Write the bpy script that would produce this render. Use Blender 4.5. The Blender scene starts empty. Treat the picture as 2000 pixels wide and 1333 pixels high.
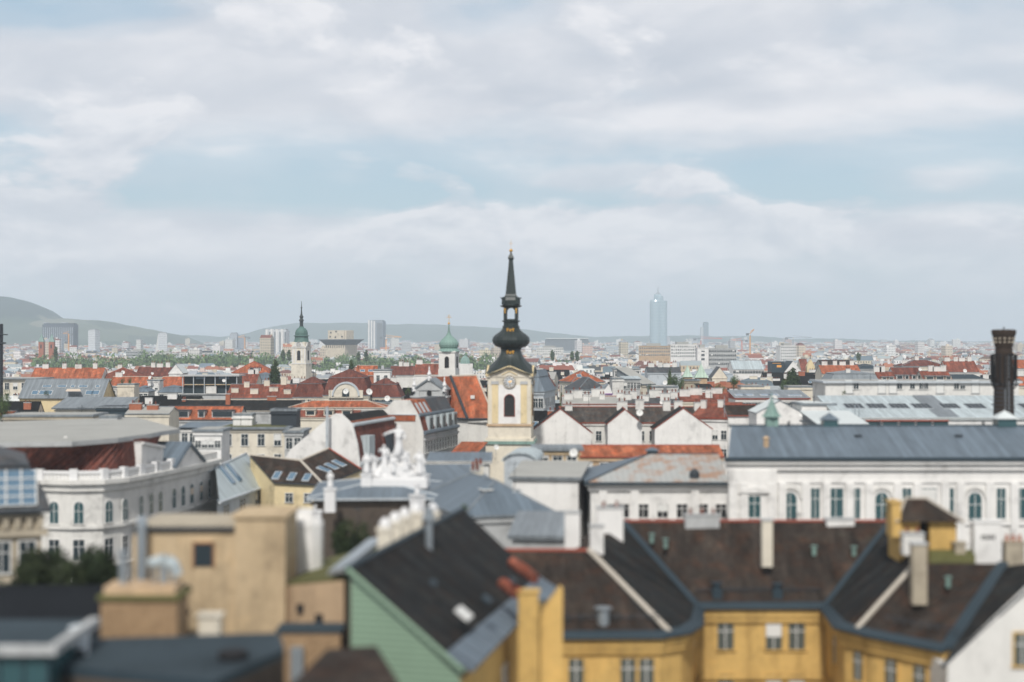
import bpy, math, random
from mathutils import Vector, Matrix, noise as mnoise
S = bpy.context.scene
C = S.collection
R = math.radians
# ------------------------------------------------------------------ camera, world, sun, exposure
CAM_H, FPX = 45.0, 3000.0
cam_d = bpy.data.cameras.new('camera'); cam = bpy.data.objects.new('camera', cam_d); C.objects.link(cam)
cam.location = (0, 0, CAM_H); cam.rotation_euler = (R(90), 0, 0)
cam_d.sensor_width = 36; cam_d.lens = 54; cam_d.clip_start = 1; cam_d.clip_end = 40000
cam_d.dof.use_dof = True; cam_d.dof.focus_distance = 740; cam_d.dof.aperture_fstop = 0.054/0.50
cam_d.dof.aperture_blades = 0
S.camera = cam
SUN_EL, SUN_AZ = R(46), R(187)          # azimuth clockwise from +Y (north): sun behind and to the left
w = bpy.data.worlds.new('World'); S.world = w; w.use_nodes = True
nt = w.node_tree; nt.nodes.clear()
def N(t, typ, **kw):
    n = t.nodes.new(typ)
    for k, v in kw.items():
        if k == 'inp':
            for a, b in v.items():
                n.inputs[a].default_value = b
        else: setattr(n, k, v)
    return n
def math_(t, op, a, b=None, clamp=False):
    n = t.nodes.new('ShaderNodeMath'); n.operation = op; n.use_clamp = clamp
    for i, q in enumerate((a, b)):
        if q is None: continue
        if isinstance(q, (int, float)): n.inputs[i].default_value = q
        else: t.links.new(q, n.inputs[i])
    return n.outputs[0]
def ramp(t, fac, stops, interp='LINEAR'):
    n = t.nodes.new('ShaderNodeValToRGB'); e = n.color_ramp.elements; n.color_ramp.interpolation = interp
    while len(e) < len(stops): e.new(0.5)
    for i, (p, c) in enumerate(stops):
        e[i].position = p; e[i].color = (c, c, c, 1) if isinstance(c, (int, float)) else (*c, 1)
    t.links.new(fac, n.inputs[0]); return n.outputs[0]
def mixc(t, fac, a, b, mode='MIX'):
    n = t.nodes.new('ShaderNodeMix'); n.data_type = 'RGBA'; n.blend_type = mode
    for i, q in ((0, fac), (6, a), (7, b)):
        if isinstance(q, (int, float)): n.inputs[i].default_value = q
        elif isinstance(q, tuple): n.inputs[i].default_value = (*q, 1)
        else: t.links.new(q, n.inputs[i])
    return n.outputs[2]
sky = N(nt, 'ShaderNodeTexSky', sky_type='NISHITA', sun_disc=False, sun_elevation=SUN_EL, sun_rotation=SUN_AZ,
        air_density=1.0, dust_density=1.6, ozone_density=1.0, altitude=200)
tc = N(nt, 'ShaderNodeTexCoord'); sep = N(nt, 'ShaderNodeSeparateXYZ'); nt.links.new(tc.outputs['Generated'], sep.inputs[0])
def skynoise(scale, off, detail, rough, sx=3.2, sz=15.0):
    mp = N(nt, 'ShaderNodeMapping', inp={'Location': off, 'Scale': (sx, sx, sz)})
    nt.links.new(tc.outputs['Generated'], mp.inputs[0])
    n = N(nt, 'ShaderNodeTexNoise', inp={'Scale': scale, 'Detail': detail, 'Roughness': rough, 'Distortion': 0.25})
    nt.links.new(mp.outputs[0], n.inputs['Vector']); return n.outputs[0]
n1 = skynoise(1.0, (3.1, 0.4, 1.7), 7, 0.47, 3.6, 9.5)
n1b = skynoise(1.0, (3.1 + .05, 0.4, 1.7 + 0.13), 7, 0.47, 3.6, 9.5)
n2 = skynoise(1.0, (7.3, 2.2, 0.6), 6, 0.48, 7.0, 22.0)
zz = math_(nt, 'MULTIPLY', sep.outputs[2], 4.0, True)
bias = ramp(nt, zz, [(0.0, .10), (.12, .12), (.20, .22), (.27, .34), (.315, .20), (.36, -.06), (.46, -.08), (.52, .12), (.60, .34), (.72, .36), (.86, .30), (1.0, .3)])
# a clear patch high on the left of the view, and one in the middle of the gap
def patch(x0, z0, sx, sz, amt):
    dx = math_(nt, 'ADD', sep.outputs[0], -x0); dz = math_(nt, 'SUBTRACT', sep.outputs[2], z0)
    d2 = math_(nt, 'ADD', math_(nt, 'MULTIPLY', math_(nt, 'MULTIPLY', dx, dx), 1/sx**2), math_(nt, 'MULTIPLY', math_(nt, 'MULTIPLY', dz, dz), 1/sz**2))
    return ramp(nt, d2, [(0.0, amt), (1.0, 0.0)], 'EASE')
f = math_(nt, 'ADD', math_(nt, 'ADD', math_(nt, 'MULTIPLY', n1, 1.0), math_(nt, 'MULTIPLY', math_(nt, 'SUBTRACT', n2, .5), .28)), bias)
f = math_(nt, 'SUBTRACT', f, patch(-.265, .212, .10, .035, .26))
f = math_(nt, 'SUBTRACT', f, patch(-.02, .215, .06, .03, .15))
f = math_(nt, 'ADD', f, patch(.08, .103, .075, .016, .10))
f = math_(nt, 'ADD', f, patch(.26, .10, .05, .012, .05))
mask = ramp(nt, f, [(.46, .05), (.56, .30), (.66, .80), (.78, 1.0)], 'EASE')
# a row of small cumulus low over the city
c1 = skynoise(1.0, (1.7, 5.2, 3.3), 7, .52, 8.0, 17.0); c1b = skynoise(1.0, (1.7 + .03, 5.2, 3.3 + .13), 7, .52, 8.0, 17.0)
cb = ramp(nt, zz, [(.10, -.1), (.17, .05), (.25, .16), (.325, .17), (.38, -.03), (.45, -.3)])
cm = ramp(nt, math_(nt, 'ADD', math_(nt, 'ADD', c1, cb), math_(nt, 'ADD', patch(.085, .103, .06, .014, .13), patch(.26, .10, .05, .012, .10))), [(.54, 0.0), (.60, .45), (.67, .95)], 'EASE')
mask = math_(nt, 'MAXIMUM', mask, cm)
lit = math_(nt, 'ADD', math_(nt, 'MULTIPLY', math_(nt, 'SUBTRACT', n1, n1b), 2.8), 0.5)
lc = math_(nt, 'ADD', math_(nt, 'MULTIPLY', math_(nt, 'SUBTRACT', c1, c1b), 2.6), 0.62)
lm = nt.nodes.new('ShaderNodeMix'); nt.links.new(cm, lm.inputs[0]); nt.links.new(lit, lm.inputs[2]); nt.links.new(lc, lm.inputs[3]); lit = lm.outputs[0]
lit = math_(nt, 'ADD', math_(nt, 'MULTIPLY', lit, 0.72), math_(nt, 'MULTIPLY', n2, 0.28), True)
ccol = ramp(nt, lit, [(.26, (5.85, 6.3, 7.05)), (.48, (6.9, 7.2, 7.8)), (.68, (8.6, 8.65, 9.0))])
skyc = mixc(nt, 1.0, sky.outputs[0], (1.16, 1.12, 1.05), 'MULTIPLY')
skyc = mixc(nt, 0.6, skyc, (4.6, 6.4, 7.8))
colr = mixc(nt, mask, skyc, ccol)
# the low pale air near the horizon
hz = ramp(nt, sep.outputs[2], [(0.0, .85), (.03, .50), (.055, .12), (.09, 0.0)])
colr = mixc(nt, hz, colr, (6.35, 6.8, 7.5))
# unseen sky overhead, dimmed to cut fill light and deepen shadows
oh = ramp(nt, sep.outputs[2], [(.28, 1.0), (.7, .62)])
colr = mixc(nt, 1.0, colr, oh, 'MULTIPLY')
bg = N(nt, 'ShaderNodeBackground', inp={'Strength': 0.1}); nt.links.new(colr, bg.inputs[0])
wo = N(nt, 'ShaderNodeOutputWorld'); nt.links.new(bg.outputs[0], wo.inputs[0])
sun_d = bpy.data.lights.new('sun', 'SUN'); sun = bpy.data.objects.new('sun', sun_d); C.objects.link(sun)
sun_d.energy = 3.7; sun_d.angle = R(4.0); sun_d.color = (1.0, 0.955, 0.89)
sdir = Vector((math.sin(SUN_AZ)*math.cos(SUN_EL), math.cos(SUN_AZ)*math.cos(SUN_EL), math.sin(SUN_EL)))
sun.rotation_euler = (-sdir).to_track_quat('-Z', 'Y').to_euler(); sun.location = (0, 0, 600)
vs = S.view_settings; vs.view_transform = 'Standard'; vs.look = 'None'; vs.gamma = 1; vs.exposure = 0.0
S.cycles.volume_bounces = 1; S.cycles.max_bounces = 5; S.cycles.diffuse_bounces = 3
S.cycles.use_denoising = True
rng = random.Random(7)
# ------------------------------------------------------------------ materials
MATS = {}
def mat(key, col=(.5, .5, .5), rough=.85, kind='plain', var=.25, metal=0.0, spec=.3):
    """procedural material; kinds: plaster, tile, seam, brick, clap, plain, attr, facade, glass"""
    if key in MATS: return MATS[key]
    m = bpy.data.materials.new(key); m.use_nodes = True; t = m.node_tree; b = t.nodes['Principled BSDF']
    b.inputs['Roughness'].default_value = rough; b.inputs['Metallic'].default_value = metal
    b.inputs['Specular IOR Level'].default_value = spec
    geo = N(t, 'ShaderNodeNewGeometry'); uv = N(t, 'ShaderNodeUVMap'); uv.uv_map = 'UV'
    def nz(scale, det=4, vec=None, rough_=.55):
        n = N(t, 'ShaderNodeTexNoise', inp={'Scale': scale, 'Detail': det, 'Roughness': rough_})
        t.links.new(vec or geo.outputs['Position'], n.inputs['Vector']); return n.outputs[0]
    base = col
    if kind in ('attr', 'facade'):
        a = N(t, 'ShaderNodeAttribute', attribute_name='Col'); base = a.outputs['Color']
    big = nz(.22); fine = nz(2.6)
    v = math_(t, 'ADD', math_(t, 'MULTIPLY', big, .6), math_(t, 'MULTIPLY', fine, .4))
    vv = ramp(t, v, [(.25, 1 - var), (.5, 1.0), (.75, 1 + var*.6)])
    c = mixc(t, 1.0, base, vv, 'MULTIPLY')
    bump = None
    su = N(t, 'ShaderNodeSeparateXYZ'); t.links.new(uv.outputs[0], su.inputs[0])
    if kind == 'grimy':
        mp = N(t, 'ShaderNodeMapping', inp={'Scale': (.55, .07, 1)}); t.links.new(uv.outputs[0], mp.inputs[0])
        c = mixc(t, ramp(t, nz(1.0, 6, mp.outputs[0], .75), [(.36, .55), (.50, .0)]), c, mixc(t, 1.0, c, (.50, .47, .44), 'MULTIPLY'))
        c = mixc(t, ramp(t, nz(.28, 5, None, .6), [(.58, .0), (.62, .5)]), c, mixc(t, 1.0, c, (1.22, 1.18, 1.12), 'MULTIPLY'))
    if kind in ('plaster', 'grimy'):
        mp = N(t, 'ShaderNodeMapping', inp={'Scale': (.8, 0.12, 1)}); t.links.new(uv.outputs[0], mp.inputs[0])
        st = nz(1.0, 6, mp.outputs[0], .7)
        c = mixc(t, 1.0, c, ramp(t, st, [(.28, .86), (.5, 1.0), (.8, 1.03)]), 'MULTIPLY')
        blot = nz(.35, 8, None, .72); c = mixc(t, 1.0, c, ramp(t, blot, [(.30, .60), (.46, .96), (.7, 1.05)]), 'MULTIPLY')
        bump = fine
    if kind == 'tile':
        br = N(t, 'ShaderNodeTexBrick', inp={'Scale': 1.0, 'Mortar Size': .016, 'Brick Width': .22, 'Row Height': .30,
               'Color1': (1, 1, 1, 1), 'Color2': (.62, .62, .62, 1), 'Mortar': (.42, .42, .42, 1)})
        t.links.new(uv.outputs[0], br.inputs[0])
        c = mixc(t, .8, c, br.outputs[0], 'MULTIPLY')
        mp = N(t, 'ShaderNodeMapping', inp={'Scale': (.9, .16, 1)}); t.links.new(uv.outputs[0], mp.inputs[0])
        st = nz(1.0, 5, mp.outputs[0], .7)
        c = mixc(t, 1.0, c, ramp(t, st, [(.3, .45), (.5, 1.0), (.75, 1.7)]), 'MULTIPLY')
        c = mixc(t, ramp(t, nz(.9, 6, None, .7), [(.48, 0.0), (.64, .8)]), c, mixc(t, 1.0, c, (1.5, 1.0, .78), 'MULTIPLY'))
        vo = N(t, 'ShaderNodeTexVoronoi', inp={'Scale': .7}); t.links.new(uv.outputs[0], vo.inputs['Vector']); sv_ = N(t, 'ShaderNodeSeparateColor'); t.links.new(vo.outputs['Color'], sv_.inputs[0])
        c = mixc(t, ramp(t, sv_.outputs[0], [(.80, 0.0), (.88, .55)]), c, mixc(t, 1.0, c, (1.55, 1.5, 1.4), 'MULTIPLY'))
        lich = ramp(t, nz(.55, 7, None, .75), [(.60, 0.0), (.78, .55)])
        c = mixc(t, lich, c, (.13, .12, .09))
        bump = br.outputs['Fac']
    if kind == 'seam':
        sx = math_(t, 'FRACT', math_(t, 'MULTIPLY', su.outputs[0], 1.7))
        ln = math_(t, 'LESS_THAN', sx, .13)
        pan = N(t, 'ShaderNodeTexWhiteNoise', noise_dimensions='1D')
        t.links.new(math_(t, 'FLOOR', math_(t, 'MULTIPLY', su.outputs[0], 1.7)), pan.inputs['W'])
        c = mixc(t, 1.0, c, ramp(t, pan.outputs[0], [(0, .86), (1, 1.10)]), 'MULTIPLY')
        c = mixc(t, math_(t, 'MULTIPLY', ln, .35), c, (.06, .075, .085))
        mp = N(t, 'ShaderNodeMapping', inp={'Scale': (2.2, .25, 1)}); t.links.new(uv.outputs[0], mp.inputs[0])
        c = mixc(t, 1.0, c, ramp(t, nz(1.0, 5, mp.outputs[0], .65), [(.32, .78), (.5, 1.0), (.75, 1.15)]), 'MULTIPLY')
        bump = ln
    if kind == 'rust':
        c = mixc(t, ramp(t, nz(.5, 6, None, .7), [(.47, 0.0), (.60, .75)]), c, (.34, .17, .085))
        sx = math_(t, 'FRACT', math_(t, 'MULTIPLY', su.outputs[0], 1.6)); ln = math_(t, 'LESS_THAN', sx, .12)
        c = mixc(t, math_(t, 'MULTIPLY', ln, .3), c, (.08, .09, .10)); bump = ln
    if kind == 'brick':
        br = N(t, 'ShaderNodeTexBrick', inp={'Scale': 1.0, 'Mortar Size': .012, 'Brick Width': .26, 'Row Height': .085,
               'Color1': (1.1, 1.05, 1, 1), 'Color2': (.7, .62, .55, 1), 'Mortar': (1.25, 1.3, 1.3, 1)})
        t.links.new(uv.outputs[0], br.inputs[0]); c = mixc(t, .85, c, br.outputs[0], 'MULTIPLY')
    if kind == 'clap':
        fr = math_(t, 'FRACT', math_(t, 'MULTIPLY', su.outputs[1], 3.3))
        c = mixc(t, math_(t, 'MULTIPLY', math_(t, 'LESS_THAN', fr, .24), .75), c, (.09, .15, .11)); bump = fr
    if kind == 'facade':
        fu = math_(t, 'FRACT', math_(t, 'MULTIPLY', su.outputs[0], .42)); fv = math_(t, 'FRACT', math_(t, 'MULTIPLY', su.outputs[1], .29))
        wx = math_(t, 'MULTIPLY', math_(t, 'GREATER_THAN', fu, .30), math_(t, 'LESS_THAN', fu, .70))
        wy = math_(t, 'MULTIPLY', math_(t, 'GREATER_THAN', fv, .28), math_(t, 'LESS_THAN', fv, .80))
        c = mixc(t, math_(t, 'MULTIPLY', math_(t, 'MULTIPLY', wx, wy), .8), c, (.07, .08, .09))
    if kind == 'glass':
        c = mixc(t, .75, c, col)
    if isinstance(c, tuple): b.inputs['Base Color'].default_value = (*c, 1)
    else: t.links.new(c, b.inputs['Base Color'])
    if bump is not None:
        bp = N(t, 'ShaderNodeBump', inp={'Strength': .35, 'Distance': .03}); t.links.new(bump, bp.inputs['Height'])
        t.links.new(bp.outputs[0], b.inputs['Normal'])
    MATS[key] = m; return m
M = {}
def dm(k, *a, **kw): M[k] = mat(k, *a, **kw)
dm('white_plaster', (.66, .65, .62), .9, 'plaster', .12)
dm('bright_plaster', (.74, .73, .71), .9, 'plaster', .08)
dm('grey_plaster', (.43, .44, .44), .9, 'plaster', .15)
dm('cool_plaster', (.47, .51, .54), .9, 'plaster', .12)
dm('cream_plaster', (.66, .61, .51), .9, 'plaster', .15)
dm('beige_plaster', (.50, .385, .245), .9, 'grimy', .22)
dm('peach_plaster', (.50, .36, .23), .9, 'grimy', .2)
dm('yellow_plaster', (.60, .395, .135), .85, 'grimy', .18)
dm('pale_yellow', (.68, .56, .34), .9, 'plaster', .12)
dm('stone', (.40, .35, .27), .9, 'plaster', .25)
dm('statue_stone', (.70, .70, .70), .75, 'plain', .12)
dm('orange_tile', (.35, .125, .068), .8, 'tile', .2, 0, .1)
dm('red_tile', (.21, .078, .055), .8, 'tile', .25, 0, .1)
dm('maroon_tile', (.15, .062, .05), .8, 'tile', .25, 0, .1)
dm('brown_tile', (.044, .036, .031), .85, 'tile', .3, 0, .1)
dm('dark_tile', (.024, .026, .027), .85, 'tile', .3, 0, .1)
dm('slate', (.065, .075, .085), .6, 'tile', .2)
dm('blue_metal', (.125, .160, .195), .55, 'seam', .18, .0, .3)
dm('grey_metal', (.20, .225, .245), .55, 'seam', .18, .0, .3)
dm('light_metal', (.42, .48, .50), .55, 'seam', .1)
dm('pale_roof', (.56, .60, .60), .6, 'plain', .1)
dm('rusty_metal', (.36, .37, .36), .6, 'rust', .15)
dm('flashing', (.028, .045, .058), .55, 'plain', .2, 0, .25)
dm('dark_metal', (.035, .043, .052), .6, 'plain', .2, 0, .25)
dm('pipe_metal', (.33, .37, .40), .4, 'plain', .2, .5, .5)
dm('felt_roof', (.34, .34, .32), .95, 'plain', .2)
dm('shade_felt', (.012, .014, .017), .95, 'plain', .5, 0, .1)  # roof felt blackened to paint in the shade of the lower left corner
dm('brown_render', (.085, .068, .055), .95, 'plaster', .3)  # brown render; on the statue house the dark tone paints its deep shade
dm('grey_brown_tile', (.075, .070, .066), .85, 'tile', .3, 0, .1)
dm('dark_felt', (.042, .058, .070), .95, 'plain', .5, 0, .1)
dm('moss_roof', (.11, .11, .04), .95, 'plain', .4)
dm('ridge_tile', (.46, .42, .36), .9, 'plain', .2)
dm('red_trim', (.28, .07, .045), .8, 'plain', .2)
dm('copper', (.20, .31, .275), .6, 'seam', .25)
dm('dark_copper', (.085, .165, .145), .6, 'seam', .25)
dm('pale_copper', (.42, .54, .45), .7, 'seam', .12)
dm('black_copper', (.020, .029, .027), .45, 'seam', .3, 0, .35)
dm('gold', (.75, .42, .09), .35, 'plain', .1, .7)
dm('green_clapboard', (.23, .33, .24), .8, 'clap', .12)
dm('brick', (.27, .185, .11), .9, 'brick', .6)
dm('dark_brick', (.036, .025, .019), .95, 'brick', .3)
dm('red_brick', (.33, .12, .07), .9, 'brick', .2)
dm('concrete', (.60, .53, .42), .95, 'plaster', .12)
dm('dark_concrete', (.17, .19, .21), .95, 'plaster', .15)
dm('glass', (.030, .042, .050), .25, 'glass', .1, 0, .25)
dm('old_glass', (.085, .095, .085), .35, 'glass', .2, 0, .25)
dm('teal_glass', (.035, .085, .095), .15, 'glass', .1, 0, .5)
dm('blue_glass', (.10, .17, .24), .12, 'glass', .1, 0, .6)
dm('dark_opening', (.018, .018, .020), .9, 'plain', .1)
dm('window_frame', (.66, .66, .64), .6, 'plain', .08)
dm('wood_frame', (.30, .15, .07), .7, 'plain', .15)
dm('louvre', (.075, .075, .068), .8, 'plain', .2)
dm('clock_white', (.70, .70, .68), .6, 'plain', .05)
dm('clock_dark', (.05, .05, .055), .6, 'plain', .05)
dm('crane_orange', (.72, .33, .07), .6, 'plain', .1)
dm('crane_red', (.6, .16, .10), .6, 'plain', .1)
dm('black_paint', (.010, .010, .011), .6, 'plain', .2)
dm('hill_forest', (.06, .09, .06), .95, 'plain', .4)
dm('ground', (.16, .16, .155), .95, 'plain', .3)
dm('street', (.06, .06, .062), .9, 'plain', .2)
dm('bark', (.07, .05, .035), .95, 'plain', .3)
dm('foliage', (.1, .1, .1), .8, 'attr', .25)
dm('city_roof', (.1, .1, .1), .85, 'attr', .2)
dm('city_wall', (.1, .1, .1), .9, 'facade', .12)
dm('purple_trim', (.20, .05, .26), .7, 'plain', .1)
dm('awning', (.62, .52, .42), .9, 'plain', .1)
# ------------------------------------------------------------------ helpers
def W(px, py, Y): return Vector(((px-1000)*Y/FPX, Y, CAM_H-(py-666.5)*Y/FPX))
def X(px, Y): return (px-1000)*Y/FPX
def Z(py, Y): return CAM_H-(py-666.5)*Y/FPX
def Yz(py, z): return (CAM_H-z)*FPX/(py-666.5)      # distance at which height z shows on row py
class MB:
    def __init__(s): s.v = []; s.f = []; s.m = []; s.c = []
    def poly(s, pts, mi=0, col=None):
        n = len(s.v); s.v.extend(Vector(p) for p in pts); s.f.append(list(range(n, n+len(pts)))); s.m.append(mi); s.c.append(col); return s
    def box(s, x0, x1, y0, y1, z0, z1, mi=0, col=None, skip=''):
        p = [(x0,y0,z0),(x1,y0,z0),(x1,y1,z0),(x0,y1,z0),(x0,y0,z1),(x1,y0,z1),(x1,y1,z1),(x0,y1,z1)]
        for k, q in (('f',(0,1,5,4)),('r',(1,2,6,5)),('b',(2,3,7,6)),('l',(3,0,4,7)),('t',(4,5,6,7)),('d',(3,2,1,0))):
            if k not in skip: s.poly([p[i] for i in q], mi, col)
        return s
    def obox(s, c, ux, w_, d_, h_, mi=0, uz=(0,0,1), col=None):
        """box centred at c on its base; ux = direction of its width"""
        c = Vector(c); ux = Vector(ux).normalized(); uz = Vector(uz).normalized(); uy = uz.cross(ux).normalized()
        p = [c+ux*(a*w_/2)+uy*(b_*d_/2)+uz*(e*h_) for e in (0, 1) for a, b_ in ((-1,-1),(1,-1),(1,1),(-1,1))]
        for q in ((0,1,5,4),(1,2,6,5),(2,3,7,6),(3,0,4,7),(4,5,6,7),(3,2,1,0)): s.poly([p[i] for i in q], mi, col)
        return s
    def slab(s, pts, t=.2, mi=0, me=None):
        """polygon (counter-clockwise from above) with thickness t downwards"""
        pts = [Vector(p) for p in pts]; dn = [p-Vector((0,0,t)) for p in pts]; me = mi if me is None else me
        s.poly(pts, mi); s.poly(list(reversed(dn)), me)
        for i in range(len(pts)):
            j = (i+1) % len(pts); s.poly([pts[i], dn[i], dn[j], pts[j]], me)
        return s
    def prism(s, pts, vec, mi=0, me=None):
        pts = [Vector(p) for p in pts]; q = [p+Vector(vec) for p in pts]; me = mi if me is None else me
        s.poly(pts, mi); s.poly(list(reversed(q)), mi)
        for i in range(len(pts)):
            j = (i+1) % len(pts); s.poly([pts[i], q[i], q[j], pts[j]], me)
        return s
    def lathe(s, prof, n=16, c=(0,0,0), a0=0.0, mi=0, lob=0, amp=.0, sq=0.0, cap=True):
        """revolve (r, z); lob/amp add ribs, sq>0 blends towards a square plan"""
        c = Vector(c); rings = []
        for r, z in prof:
            ring = []
            for i in range(n):
                a = a0+2*math.pi*i/n; k = 1+amp*abs(math.cos(lob*a/2)) if lob else 1
                if sq: k *= 1+sq*(1/max(abs(math.cos(a-a0 if n == 4 else a)), abs(math.sin(a)))-1)
                ring.append(c+Vector((r*k*math.cos(a), r*k*math.sin(a), z)))
            rings.append(ring)
        n0 = len(s.v)
        for ring in rings: s.v.extend(ring)
        for j in range(len(rings)-1):
            for i in range(n):
                k = (i+1) % n
                s.f.append([n0+j*n+i, n0+j*n+k, n0+(j+1)*n+k, n0+(j+1)*n+i]); s.m.append(mi); s.c.append(None)
        if cap and prof[-1][0] > .01: s.f.append([n0+(len(rings)-1)*n+i for i in range(n)]); s.m.append(mi); s.c.append(None)
        return s
    def rod(s, a, b, r, n=6, mi=0, r2=None):
        a, b = Vector(a), Vector(b); d = (b-a).normalized(); u = d.orthogonal().normalized(); v = d.cross(u); r2 = r if r2 is None else r2
        n0 = len(s.v)
        for p, rr in ((a, r), (b, r2)):
            for i in range(n):
                t = 2*math.pi*i/n; s.v.append(p+u*(rr*math.cos(t))+v*(rr*math.sin(t)))
        for i in range(n):
            k = (i+1) % n; s.f.append([n0+i, n0+k, n0+n+k, n0+n+i]); s.m.append(mi); s.c.append(None)
        s.f.append([n0+i for i in reversed(range(n))]); s.f.append([n0+n+i for i in range(n)]); s.m += [mi, mi]; s.c += [None, None]
        return s
    def arch(s, cx, z0, w_, h_, y0, y1, mi=0, n=10):
        """arched panel in the xz plane between y0 (front) and y1"""
        r = w_/2; pts = [(cx-r, z0), (cx+r, z0)]+[(cx+r*math.cos(math.pi*i/n), z0+h_-r+r*math.sin(math.pi*i/n)) for i in range(n+1)]
        return s.prism([(x, y0, z) for x, z in pts], (0, y1-y0, 0), mi)
    def mesh(s, name, mats, smooth=False):
        me = bpy.data.meshes.new(name); me.from_pydata([tuple(p) for p in s.v], [], s.f)
        for m_ in mats: me.materials.append(M[m_] if isinstance(m_, str) else m_)
        me.polygons.foreach_set('material_index', s.m)
        uv = me.uv_layers.new(name='UV'); data = []; up = Vector((0, 0, 1))
        for f_ in s.f:
            a, b, c_ = s.v[f_[0]], s.v[f_[1]], s.v[f_[2]]
            nn = (b-a).cross(c_-a)
            if nn.length < 1e-9 and len(f_) > 3: nn = (c_-a).cross(s.v[f_[3]]-a)
            if nn.length < 1e-9: nn = Vector((0, -1, 0))
            nn.normalize(); u = up.cross(nn)
            u = Vector((1, 0, 0)) if u.length < 1e-3 else u.normalized()
            v = nn.cross(u)
            for i in f_: data += [s.v[i].dot(u), s.v[i].dot(v)]
        uv.data.foreach_set('uv', data)
        if any(c_ is not None for c_ in s.c):
            at = me.color_attributes.new('Col', 'FLOAT_COLOR', 'CORNER'); d = []
            for f_, c_ in zip(s.f, s.c):
                c_ = c_ or (.5, .5, .5)
                for _ in f_: d += [c_[0], c_[1], c_[2], 1.0]
            at.data.foreach_set('color', d)
        if smooth: me.polygons.foreach_set('use_smooth', [True]*len(s.f))
        me.update(); return me
    def build(s, name, mats, parent=None, world=False, smooth=False):
        if isinstance(mats, str): mats = [mats]
        if world and parent:
            root = parent
            T = Matrix.Identity(4)
            while root: T = Matrix.Translation(root.location) @ root.rotation_euler.to_matrix().to_4x4() @ T; root = root.parent
            Ti = T.inverted(); s.v = [Ti @ p for p in s.v]
        o = bpy.data.objects.new(name, s.mesh(name, mats, smooth)); C.objects.link(o)
        if parent: o.parent = parent
        return o
def inst(name, me, parent=None, loc=(0,0,0), rz=0.0):
    o = bpy.data.objects.new(name, me); C.objects.link(o); o.location = loc; o.rotation_euler = (0, 0, rz)
    if parent: o.parent = parent
    return o
USED = {}
def tag(o, label=None, cat=None, group=None, kind=None):
    if label: o['label'] = label
    if cat: o['category'] = cat
    if group: o['group'] = group
    if kind: o['kind'] = kind
    return o
def thing(name, label, cat, loc=(0,0,0), rz=0.0, group=None):
    o = bpy.data.objects.new(name, None); C.objects.link(o); o.empty_display_size = .5
    o.location = loc; o.rotation_euler = (0, 0, rz); return tag(o, label, cat, group)
def at(px, Y, z=0.0): return (X(px, Y), Y, z)
FOOT = []                                     # footprints already taken: (x, y, radius)
def reserve(x, y, r): FOOT.append((x, y, r))
# windows: shared meshes, one object each
WIN = {}; wr_ = random.Random(99)
def win_mesh(w_, h_, frame='window_frame', glass='glass', arched=False, simple=False):
    k = (w_, h_, frame, glass, arched, simple)
    if k in WIN: return WIN[k]
    m = MB(); p = MB(); b = .10 if w_ > .8 else .07
    if arched:
        m.arch(0, -.05, w_+.28, h_+.20, -.07, .03)
        p.arch(0, 0, w_, h_, -.09, .01)
        p.box(-.03, .03, -.11, -.09, 0, h_-.1, 1); p.box(-w_/2, w_/2, -.11, -.09, h_*.55, h_*.55+.06, 1)
    else:
        m.box(-w_/2-b, -w_/2, -.08, .03, -.02, h_+b); m.box(w_/2, w_/2+b, -.08, .03, -.02, h_+b)
        m.box(-w_/2, w_/2, -.08, .03, h_, h_+b)
        p.box(-w_/2, w_/2, -.04, .01, 0, h_)
        p.box(-.03, .03, -.065, -.04, 0, h_, 1); p.box(-w_/2, w_/2, -.066, -.04, h_*.64, h_*.64+.06, 1)
    m.box(-w_/2-.18, w_/2+.18, -.16, .03, -.12, -.02)
    bl = MB(); bl.box(-w_/2+.03, w_/2-.03, -.062 if not arched else -.115, -.042 if not arched else -.095, h_*.45, h_*.97 if not arched else h_-w_/2)
    WIN[k] = (m.mesh('window', [frame]), p.mesh('pane', [glass, 'window_frame']), bl.mesh('blind', ['awning' if arched else 'window_frame'])); return WIN[k]
def window(parent, loc, rz, wm, deep=True):
    o = inst('window', wm[0], parent, loc, rz); inst('pane', wm[1], o)
    if wr_.random() < .15: q = inst('blind', wm[2], o); q.scale = (1, 1, 1); q.location.z = wr_.choice((0, 0, .25))*.0
    return o
def win_row(parent, p0, p1, z, n, wm, inset=.5):
    """n windows evenly along the wall p0->p1 (left to right seen from outside), in the parent's own frame"""
    p0 = Vector((p0[0], p0[1])); p1 = Vector((p1[0], p1[1])); t = p1-p0; rz = math.atan2(t.y, t.x)
    out = []
    for i in range(n):
        q = p0+t*((i+inset)/(n-1+2*inset)); out.append(window(parent, (q.x, q.y, z), rz, wm))
    return out
def chimney(roof, x, y, z0, z1, w_=1.6, d_=.8, m_='white_plaster', pots=0, capm='grey_plaster'):
    b = MB(); b.box(x-w_/2, x+w_/2, y-d_/2, y+d_/2, z0, z1); b.box(x-w_/2-.08, x+w_/2+.08, y-d_/2-.08, y+d_/2+.08, z1, z1+.14, 1)
    for i in range(pots):
        xx = x-w_/2+(i+.5)*w_/pots; b.rod((xx, y, z1+.14), (xx, y, z1+.75), .14, 6, 2)
    return b.build('chimney', [m_, capm, 'red_tile'], roof)
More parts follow.
